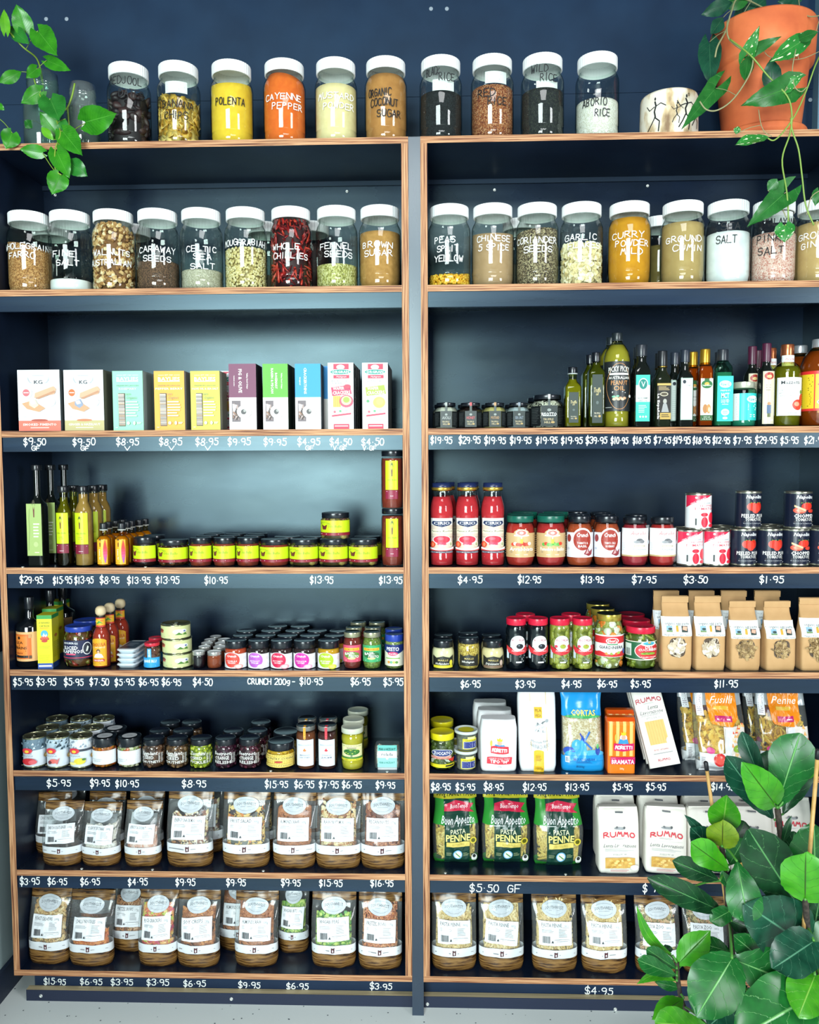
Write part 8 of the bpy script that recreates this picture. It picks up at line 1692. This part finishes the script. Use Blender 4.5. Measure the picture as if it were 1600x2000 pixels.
# ================================================================ plants
def leafmat(name, c1, c2, vein, k=5.5, rough=.3, patch=None, mid=.024):
    key = ('leaf', name)
    if key in MC: return MC[key]
    mt, nt, b = newmat('leaf_'+name)
    uv = nt.nodes.new('ShaderNodeTexCoord'); sx = nt.nodes.new('ShaderNodeSeparateXYZ'); nt.links.new(uv.outputs['UV'], sx.inputs[0])
    def mth(op, a, b_=None, c=None, clamp=False):
        n = nt.nodes.new('ShaderNodeMath'); n.operation = op; n.use_clamp = clamp
        for i, q in enumerate((a, b_, c)):
            if q is None: continue
            if isinstance(q, (int, float)): n.inputs[i].default_value = q
            else: nt.links.new(q, n.inputs[i])
        return n.outputs[0]
    au = mth('ABSOLUTE', mth('SUBTRACT', sx.outputs[0], .5))           # 0..0.5
    midr = mth('SUBTRACT', 1, mth('DIVIDE', au, mid), None, True)
    nz = nt.nodes.new('ShaderNodeTexNoise'); nz.inputs['Scale'].default_value = 14; nt.links.new(uv.outputs['UV'], nz.inputs['Vector'])
    ph = mth('ADD', mth('SUBTRACT', mth('MULTIPLY', sx.outputs[1], k), mth('MULTIPLY', au, k*.62)), mth('MULTIPLY', nz.outputs[0], .5))
    fr = mth('ABSOLUTE', mth('SUBTRACT', mth('FRACT', ph), .5))
    lat = mth('MULTIPLY', mth('SUBTRACT', 1, mth('DIVIDE', fr, .028), None, True), .5)
    vm = mth('MAXIMUM', midr, lat)
    n2 = nt.nodes.new('ShaderNodeTexNoise'); n2.inputs['Scale'].default_value = 3.5; n2.inputs['Detail'].default_value = 4; nt.links.new(coords(nt, (12, 12, 12)), n2.inputs['Vector'])
    base = ramp(nt, [(.3, c1), (.7, c2)], n2.outputs[0])
    if patch:
        n3 = nt.nodes.new('ShaderNodeTexNoise'); n3.inputs['Scale'].default_value = 5; nt.links.new(uv.outputs['UV'], n3.inputs['Vector'])
        f3 = ramp(nt, [(.60, '#000000'), (.63, '#ffffff')], n3.outputs[0]); mp = nt.nodes.new('ShaderNodeMix'); mp.data_type = 'RGBA'
        nt.links.new(f3, mp.inputs[0]); nt.links.new(base, mp.inputs[6]); mp.inputs[7].default_value = lin(patch); base = mp.outputs[2]
    mx = nt.nodes.new('ShaderNodeMix'); mx.data_type = 'RGBA'; nt.links.new(vm, mx.inputs[0]); nt.links.new(base, mx.inputs[6]); mx.inputs[7].default_value = lin(vein)
    nt.links.new(mx.outputs[2], b.inputs['Base Color']); b.inputs['Roughness'].default_value = rough; b.inputs['Specular IOR Level'].default_value = .45
    bp = nt.nodes.new('ShaderNodeBump'); bp.inputs['Strength'].default_value = .5; bp.inputs['Distance'].default_value = .002; nt.links.new(vm, bp.inputs['Height']); bp.invert = True; nt.links.new(bp.outputs[0], b.inputs['Normal'])
    MC[key] = mt; return mt
LM = {'dark': leafmat('dark', '#0b321a', '#154524', '#5c9c5c'), 'mid': leafmat('mid', '#115020', '#1c682a', '#7cbc70'), 'teal': leafmat('teal', '#0c3828', '#184e38', '#5c9878'),
 'bright': leafmat('bright', '#2f7c18', '#48981f', '#86bc4c'), 'bvein': leafmat('bvein', '#2f8414', '#46981c', '#26380f'), 'yg': leafmat('yg', '#5c7c14', '#748c1c', '#2c2c12'),
 'pothos': leafmat('pothos', '#227014', '#388c1c', '#58a83c', 12, .3, mid=.02), 'pdark': leafmat('pdark', '#1d6420', '#2c7c2c', '#4c9440', 12, .3, mid=.02), 'plight': leafmat('plight', '#4c9418', '#62a824', '#84bc44', 12, .3, mid=.02),
 'syn': leafmat('syn', '#185820', '#286c2c', '#4c9044', 8, .35, mid=.02), 'syd': leafmat('syd', '#0f3c2c', '#1c5038', '#3c7050', 8, .35, mid=.02), 'var': leafmat('var', '#1f702c', '#2f8434', '#6cac5c', 8, .35, '#e4e8c4', mid=.02)}
SHAPE = {'heart': ([(0, .30), (.06, .58), (.16, .90), (.3, 1), (.45, .95), (.6, .78), (.75, .52), (.88, .24), (.96, .07), (1, 0)], .22),
 'fiddle': ([(0, .05), (.08, .26), (.2, .52), (.35, .74), (.5, .88), (.65, 1), (.78, .98), (.88, .82), (.96, .5), (1, .10)], 0),
 'round': ([(0, .12), (.06, .48), (.16, .78), (.3, .95), (.48, 1), (.66, .94), (.8, .76), (.9, .52), (.97, .26), (1, .06)], .08),
 'lance': ([(0, .06), (.1, .36), (.25, .74), (.42, .97), (.55, 1), (.7, .84), (.82, .58), (.92, .28), (.97, .1), (1, 0)], 0),
 'arrow': ([(0, .34), (.07, .72), (.16, .92), (.27, .80), (.4, .70), (.55, .56), (.7, .38), (.84, .2), (.94, .07), (1, 0)], .42)}
def leaf_mesh(B, T_, wid, shape, mt, org, roll=0, fold=.18, curl=.1, wave=.045, seed=0, bend=0):
    tab, lobe = SHAPE[shape]; ax = T_-B; L = ax.length; a = ax.normalized()
    view = ((B+T_)/2-Vector((0, -DIST, EYE))).normalized()
    s_ = a.cross(view); s_ = s_.normalized() if s_.length > 1e-3 else Vector((1, 0, 0)); n = s_.cross(a).normalized()
    if n.dot(view) > 0: n = -n
    R_m = Matrix.Rotation(roll, 3, a); s_ = R_m @ s_; n = R_m @ n
    rg = random.Random(seed); ph = rg.uniform(0, 6); NU = 8; NV = 20; v = []; uvs = []
    for j in range(NV+1):
        t = j/NV; hw = interp(tab, t)*wid/2
        for i in range(NU+1):
            u = 2*i/NU-1; au = abs(u)
            y = t*L-lobe*L*au**1.5*(1-t)**4
            wv = wave*wid*math.sin(t*11+ph+(2 if u > 0 else 0))*au**2
            up = fold*hw*au**1.3-curl*L*(t-.45)**2*1.6+wv
            side = u*hw*(1.06+.06*math.sin(t*9+ph)*math.sin(t*PI)*(1 if shape in ('fiddle', 'round') else 0))+bend*L*math.sin(t*PI)
            v.append(B+a*y+s_*side+n*up-org); uvs.append((i/NU, t))
    f = [(j*(NU+1)+i, j*(NU+1)+i+1, (j+1)*(NU+1)+i+1, (j+1)*(NU+1)+i) for j in range(NV) for i in range(NU)]
    me = mesh('leaf', v, f, [mt], None, True); l = me.uv_layers.new(name='UVMap'); 
    for p in me.polygons:
        for li, vi in zip(p.loop_indices, p.vertices): l.data[li].uv = uvs[vi]
    return me
def plant(name, label, org, leaves, stems, stemmat, cat='plant', parts=(), petm=None, pr=.0014, yscale=1):
    root = link(name, None, None, org, label=label, category=cat)
    for p in parts: link(p[0], p[1], root, (0, 0, 0), **({'kind': p[2]} if len(p) > 2 else {}))
    pts = []
    for st in stems:
        P_ = smoothpts([at(x, y, Y)-org if Y is not None else Vector(x) for x, y, Y in st[0]], 5); pts += P_; g = G(); n = len(P_)
        tube(g, P_, [st[1]*(1-.45*i/n if st[2] else 1) for i in range(n)], st[3] if len(st) > 3 else stemmat, 8); link(st[4] if len(st) > 4 else 'stem', g.mesh('stem'), root)
    for i, lf in enumerate(leaves):
        bx, by, tx, ty, wd, Yb, Yt, shp, m_ = lf[:9]; kw = lf[9] if len(lf) > 9 else {}
        B = at(bx, by, Yb); T_ = at(tx, ty, Yt); W_ = wd/F*(DIST+(Yb+Yt)/2)
        o = link('leaf', leaf_mesh(B, T_, W_, shp, LM[m_], org, seed=i, **kw), root)
        q = min(pts, key=lambda p: (p+org-B).length) if pts else None
        if q is not None and .004 < (q+org-B).length < .16:
            d = (q+org-B); m1 = B+d*.5+Vector((0, 0, .06*d.length)); g = G(); tube(g, smoothpts([B-org, m1-org, q], 4), pr, petm or stemmat, 6); link('petiole', g.mesh('petiole'), root)
    return root
# trailing vine rooted in the water jars, hanging over the top shelf edge
PS = M('#7c9c34', .45); H = 'heart'
A_, B_, C_ = -.015, -.035, .04
LV = [(50, 63, 31, 7, 36, .05, .03, H, 'pothos'), (11, 62, 8, 16, 17, .02, .02, H, 'plight'), (17, 52, 55, 84, 26, .05, .03, 'lance', 'pdark'), (74, 60, 111, 107, 44, .03, 0, H, 'pothos'),
 (91, 118, 137, 137, 24, .04, .02, H, 'pothos'), (42, 140, -2, 161, 22, .03, 0, 'lance', 'pothos'), (72, 134, 51, 152, 22, .03, .01, H, 'pothos'), (80, 178, 41, 202, 30, .02, 0, H, 'pothos'),
 (98, 192, 116, 234, 50, .01, -.02, H, 'pdark'), (166, 239, 227, 222, 50, .0, -.03, H, 'pothos'), (112, 262, 77, 217, 32, .01, -.01, H, 'pothos'), (104, 273, 80, 248, 15, -.02, -.02, 'lance', 'plight'),
 (122, 256, 160, 303, 40, -.02, -.04, H, 'pothos'), (24, 260, 12, 291, 34, -.01, -.02, H, 'pothos'), (83, 298, 37, 291, 25, -.02, -.03, H, 'pothos'), (110, 294, 135, 347, 36, -.03, -.04, H, 'pothos'),
 (139, 320, 171, 344, 32, -.02, -.02, H, 'pdark'), (117, 342, 101, 380, 38, -.04, -.05, H, 'pothos'), (-4, 205, 9, 215, 12, .02, .02, H, 'pothos'), (128, 232, 118, 268, 20, .0, -.01, 'lance', 'pdark'), (62, 235, 50, 250, 16, .05, .04, 'lance', 'pdark')]
ORG = at(84, 262, .10); ORG.z = Z[1]+.01
vine = [([(18, 62, .04), (45, 92, .05), (70, 112, .08), (79, 135, .10), (84, 165, .10), (86, 215, .10), (84, 262, .10)], .0022, False),
 ([(82, 160, .10), (76, 138, .088), (66, 150, .03), (80, 190, .02), (98, 205, .01), (112, 240, .0), (118, 262, -.02), (108, 292, -.03), (108, 330, -.04), (120, 342, -.04)], .0018, False),
 ([(146, 163, .036), (140, 190, .034), (130, 212, .03), (116, 219, .02)], .0024, False), ([(132, 210, .03), (135, 246, .034)], .002, False), ([(166, 241, .0), (150, 250, .02), (135, 262, .03)], .001, False), ([(84, 300, -.02), (98, 322, -.03), (110, 338, -.04)], .0012, False), ([(20, 255, -.01), (8, 240, .0), (-10, 225, .0)], .001, False)]
plant('trailing_vine', 'bright green heart-leaved vine trailing from glass water jars over the top left shelf', ORG, LV, vine, PS, pr=.0009)
# potted vine in the terracotta pot
ORG = Vector((XP, YP, Z[1]+ht*.93))
f1, f0 = YP-R-.02, YP-R-.06
VS = M('#8c8c64', .5); VS2 = M('#7c9c44', .45)
LV = [(1432, 4, 1372, 28, 26, .05, .03, 'lance', 'syd'), (1413, 34, 1390, 66, 24, .05, .03, 'lance', 'syd'), (1448, 36, 1500, -6, 50, .10, .12, H, 'syd'), (1470, -10, 1412, 12, 30, .08, .06, 'lance', 'syn'), (1386, 82, 1388, 166, 40, f1+.06, f1+.02, H, 'syd', dict(lobe=0) if 0 else {}),
 (1398, 172, 1333, 250, 42, f1, f0, 'arrow', 'syn'), (1460, 106, 1484, 50, 30, f1, f0, 'arrow', 'var'), (1462, 108, 1455, 155, 24, f1, f0, 'lance', 'syn'), (1472, 98, 1527, 71, 26, f1, f0, 'arrow', 'syn'), (1594, 63, 1508, 118, 34, f1+.02, f0, 'lance', 'var'), (1556, 78, 1598, 62, 18, f1, f0, 'lance', 'syn'),
 (1540, 172, 1449, 206, 58, f0, f0-.02, 'arrow', 'syn'), (1508, 165, 1507, 112, 32, f1, f1, H, 'syd'), (1538, 168, 1572, 142, 26, f0, f0, 'arrow', 'var'), (1502, 266, 1436, 281, 28, f0, f0-.01, 'lance', 'var', dict(roll=.9)), (1438, 262, 1442, 246, 12, f0, f0, 'lance', 'var'), (1532, 378, 1461, 442, 52, f0-.01, f0-.03, 'arrow', 'syn'), (1500, 372, 1519, 349, 20, f0-.01, f0-.02, 'lance', 'syn'),
 (1533, 440, 1534, 473, 34, f0-.02, f0-.03, H, 'var'), (1600, 372, 1592, 402, 20, f0, f0, H, 'syn'), (1560, -6, 1520, 4, 26, .1, .08, H, 'syd')]
vines = [([(1500, 20, .12), (1445, -4, .06), (1428, 26, .02), (1418, 60, f1+.02), (1402, 90, f1), (1397, 112, f1)], .0022, False, VS),
 ([(1421, 40, f1+.02), (1424, 76, f1), (1462, 106, f1), (1471, 118, f0), (1462, 150, f0), (1432, 194, f0), (1402, 215, f0), (1380, 214, f0), (1367, 198, f0)], .0019, False, VS),
 ([(1425, 76, f1), (1466, 108, f0), (1500, 148, f0), (1538, 188, f0), (1547, 225, f0), (1543, 262, f0), (1528, 312, f0), (1537, 375, f0-.01), (1540, 430, f0-.01), (1534, 440, f0-.02)], .002, False, VS2),
 ([(1606, 100, f1), (1592, 130, f0), (1576, 175, f0), (1555, 222, f0), (1530, 258, f0), (1512, 274, f0), (1500, 270, f0)], .0018, False, VS2),
 ([(1545, 230, f0), (1548, 256, f0), (1560, 292, f0), (1567, 345, f0), (1574, 400, f0), (1590, 440, f0)], .002, False, VS2), ([(1560, -4, .08), (1564, 18, .04), (1580, 32, .02), (1604, 30, .0)], .0016, False, VS),
 ([(1555, 96, f0), (1548, 135, f0), (1552, 168, f0), (1565, 179, f0), (1576, 170, f0)], .0013, False, VS), ([(1482, 214, f0), (1486, 240, f0), (1494, 258, f0), (1508, 266, f0)], .001, False, VS), ([(1488, 92, f1), (1506, 112, f1), (1560, 116, f1), (1602, 100, f1)], .0009, False, VS),
 ([(1520, 390, f0), (1536, 425, f0-.01)], .0013, False, VS), ([(1606, 370, f0), (1585, 385, f0), (1576, 420, f0)], .0013, False, VS)]
plant('potted_vine', 'arrow-leaved variegated vine growing in the terracotta pot and hanging down right side', ORG, LV, vines, VS, pr=.0009)
# fiddle-leaf fig in the foreground
XF = at(1530, 1990, -.42).x; ORG = Vector((XF, -.42, 0))
FD, RD = 'fiddle', 'round'
LV = [
 (1530, 1590, 1588, 1462, 50, -.36, -.33, FD, 'dark'), (1515, 1560, 1500, 1466, 46, -.36, -.34, FD, 'dark'), (1500, 1562, 1450, 1432, 36, -.37, -.37, FD, 'teal', dict(fold=.5)), (1517, 1580, 1562, 1436, 78, -.40, -.42, FD, 'mid', dict(curl=.2)), (1512, 1602, 1421, 1481, 54, -.40, -.43, FD, 'teal', dict(fold=.4)), (1519, 1577, 1460, 1500, 62, -.44, -.50, RD, 'bvein', dict(curl=.25)), (1572, 1525, 1597, 1478, 22, -.40, -.40, 'lance', 'bright'), (1528, 1650, 1546, 1593, 14, -.42, -.42, 'lance', 'dark'),
 (1420, 1672, 1455, 1604, 44, -.38, -.36, FD, 'dark'), (1412, 1616, 1420, 1556, 56, -.42, -.46, RD, 'bright', dict(fold=.45)), (1388, 1642, 1338, 1592, 18, -.40, -.40, 'lance', 'teal'), (1402, 1668, 1351, 1618, 52, -.40, -.42, RD, 'teal'), (1424, 1690, 1452, 1640, 42, -.42, -.45, FD, 'mid'), (1411, 1654, 1412, 1606, 58, -.45, -.48, RD, 'yg', dict(curl=.2)), (1424, 1700, 1352, 1648, 50, -.46, -.48, FD, 'bvein', dict(fold=.3)), (1420, 1702, 1362, 1668, 34, -.43, -.45, FD, 'teal'),
 (1406, 1720, 1317, 1682, 38, -.45, -.48, FD, 'dark', dict(fold=.4)), (1424, 1786, 1283, 1722, 46, -.44, -.52, FD, 'dark', dict(curl=.25, fold=.4)), (1340, 1738, 1288, 1732, 12, -.48, -.50, 'lance', 'yg'), (1440, 1682, 1462, 1802, 66, -.50, -.56, FD, 'mid', dict(curl=.25)), (1424, 1735, 1410, 1700, 20, -.44, -.44, 'lance', 'mid'), (1425, 1780, 1388, 1800, 34, -.46, -.47, RD, 'mid'), (1430, 1800, 1470, 1815, 30, -.45, -.47, RD, 'dark'),
 (1578, 1800, 1467, 1628, 92, -.46, -.52, FD, 'dark', dict(fold=.3)), (1592, 1725, 1590, 1612, 92, -.46, -.48, RD, 'mid'), (1536, 1700, 1552, 1625, 44, -.42, -.42, FD, 'dark'), (1582, 1850, 1462, 1770, 118, -.50, -.56, RD, 'teal', dict(fold=.12)), (1500, 1720, 1458, 1680, 60, -.43, -.44, RD, 'dark'), (1573, 1757, 1574, 1670, 90, -.60, -.63, RD, 'bvein', dict(curl=.15, fold=.1)),
 (1430, 1860, 1370, 1842, 34, -.44, -.46, FD, 'mid'), (1432, 1885, 1405, 1910, 40, -.42, -.44, RD, 'dark'), (1530, 1905, 1438, 1832, 66, -.50, -.54, RD, 'mid'), (1590, 1838, 1512, 1890, 82, -.56, -.62, RD, 'teal', dict(fold=.25)), (1428, 1872, 1562, 1925, 96, -.56, -.58, FD, 'mid', dict(fold=.12)), (1460, 1936, 1384, 2005, 92, -.50, -.55, RD, 'teal'), (1430, 1872, 1362, 1984, 96, -.58, -.64, RD, 'mid', dict(fold=.12, curl=.2)),
 (1590, 1870, 1640, 1800, 60, -.50, -.50, RD, 'mid'), (1592, 1905, 1560, 1985, 76, -.60, -.66, RD, 'bright'), (1610, 1932, 1438, 2030, 124, -.60, -.68, RD, 'mid', dict(fold=.12)), (1600, 1960, 1650, 2040, 80, -.55, -.6, RD, 'dark'), (1480, 2010, 1500, 2090, 80, -.5, -.55, RD, 'dark'),
 (1592, 1790, 1530, 1742, 70, -.44, -.46, RD, 'dark'), (1560, 1880, 1612, 1840, 60, -.46, -.48, RD, 'mid'), (1480, 1940, 1545, 1985, 80, -.46, -.5, RD, 'dark'), (1440, 1960, 1420, 2010, 60, -.44, -.46, RD, 'teal'), (1520, 1800, 1490, 1752, 56, -.42, -.44, RD, 'dark'), (1588, 1830, 1600, 1760, 60, -.45, -.47, RD, 'dark'), (1550, 1930, 1600, 1990, 70, -.47, -.5, RD, 'teal'), (1440, 1835, 1490, 1800, 44, -.41, -.42, RD, 'teal'), (1500, 1960, 1460, 1990, 60, -.44, -.45, RD, 'mid'), (1525, 1700, 1500, 1660, 40, -.40, -.40, FD, 'dark'), (1585, 1850, 1560, 1900, 56, -.45, -.46, RD, 'dark'),
 (1314, 1866, 1246, 1772, 20, -.46, -.48, 'lance', 'bright', dict(bend=.12, fold=.3)), (1322, 1886, 1388, 1818, 52, -.46, -.46, 'lance', 'bvein', dict(fold=.3)), (1322, 1892, 1266, 1855, 30, -.47, -.50, FD, 'mid'), (1322, 1906, 1249, 1876, 32, -.48, -.52, FD, 'mid'), (1322, 1916, 1247, 1922, 20, -.48, -.52, 'lance', 'bright', dict(bend=-.14)), (1330, 1930, 1280, 1918, 20, -.46, -.47, 'lance', 'mid'), (1336, 1950, 1275, 1990, 40, -.47, -.52, 'lance', 'bvein'), (1382, 2004, 1284, 1998, 56, -.52, -.58, FD, 'bright'), (1330, 1886, 1358, 1860, 16, -.45, -.46, 'lance', 'dark'), (1305, 1862, 1300, 1845, 20, -.43, -.43, RD, 'dark')]
bk = powder('#2a2420', '#4c4238', 120, .8)
q = lambda x, y, z: (x, y, None) if False else None
def down(px, py, Y, X1, Y1):
    return None
stems = [([(1408, 1640, -.42), (1418, 1720, -.43), (1424, 1790, -.44), (1430, 1850, -.44), (1436, 1910, -.43), (1446, 2010, -.42), (1462, 2080, -.42), (1478, 2190, -.42)], .0062, False, bk), ([(1519, 1580, -.40), (1526, 1640, -.41), (1534, 1710, -.42), (1530, 1800, -.42), (1524, 1900, -.42), (1520, 2080, -.42), (1518, 2190, -.42)], .0066, False, bk),
 ([(1573, 1752, -.55), (1577, 1810, -.52), (1582, 1870, -.50), (1589, 1912, -.48), (1580, 2010, -.46), (1556, 2190, -.44)], .0064, False, bk), ([(1322, 1880, -.46), (1326, 1925, -.46), (1336, 1965, -.45), (1380, 2050, -.43), (1430, 2120, -.42), (1462, 2190, -.42)], .005, False, bk)]
g = G(); PRr = .15
lathe([(0, 0), (PRr*.72, 0), (PRr*.76, .006), (PRr*.98, .17), (PRr*1.03, .172), (PRr*1.03, .195), (PRr*.95, .195), (PRr*.93, .17), (0, .168)], M('#3a3f44', .5), 48, g=g)
g2 = G(); lathe([(0, .182), (PRr*.6, .180), (PRr*.93, .174)], grain(['#3a2a1e', '#2a1e16', '#4a382a'], 200), 30, g=g2)
plant('fiddle_leaf_fig', 'tall potted fig with large violin-shaped green leaves in the right foreground', ORG, LV, stems, bk, parts=(('plant_pot', g.mesh('plant_pot')), ('soil', g2.mesh('soil'), 'stuff')), petm=M('#4c8c38', .45), pr=.0026)
def stake(pts, r, label, tipm):
    P_ = [at(x, y, Y) for x, y, Y in pts]; o = P_[-1].copy(); g = G(); bm2 = powder('#c8a060', '#b48c4c', 60, .5)
    Q = [p-o for p in P_]; tube(g, Q, r, bm2, 10); L = Q[0]-Q[-1]; 
    for t in (.18, .42, .66): c_ = Q[-1]+L*(1-t); d = L.normalized()*.0015; tube(g, [c_-d*2, c_-d, c_+d, c_+d*2], [r*1.02, r*1.22, r*1.22, r*1.02], bm2, 10)
    parts = [('cane', g.mesh('cane'))]
    g = G(); d = L.normalized(); tube(g, [Q[0]-d*.016, Q[0]+d*.002, Q[0]+d*.0045], [r*1.25, r*1.3, r*.7], M('#14161c', .5), 10); parts.append(('tip_cap', g.mesh('tip_cap')))
    put(spec('bamboo_stake', 'stake', parts), o.x, o.y, o.z, label)
stake([(1379, 1491, -.42), (1444, 1945, -.42), (1474, 2160, -.42)], .0038, 'black-tipped bamboo stake leaning by the left fig stem', None)
stake([(1598, 1468, -.53), (1580, 1690, -.53), (1536, 2230, -.50)], .0042, 'paler bamboo stake at the right picture edge in front of fig leaves', None)
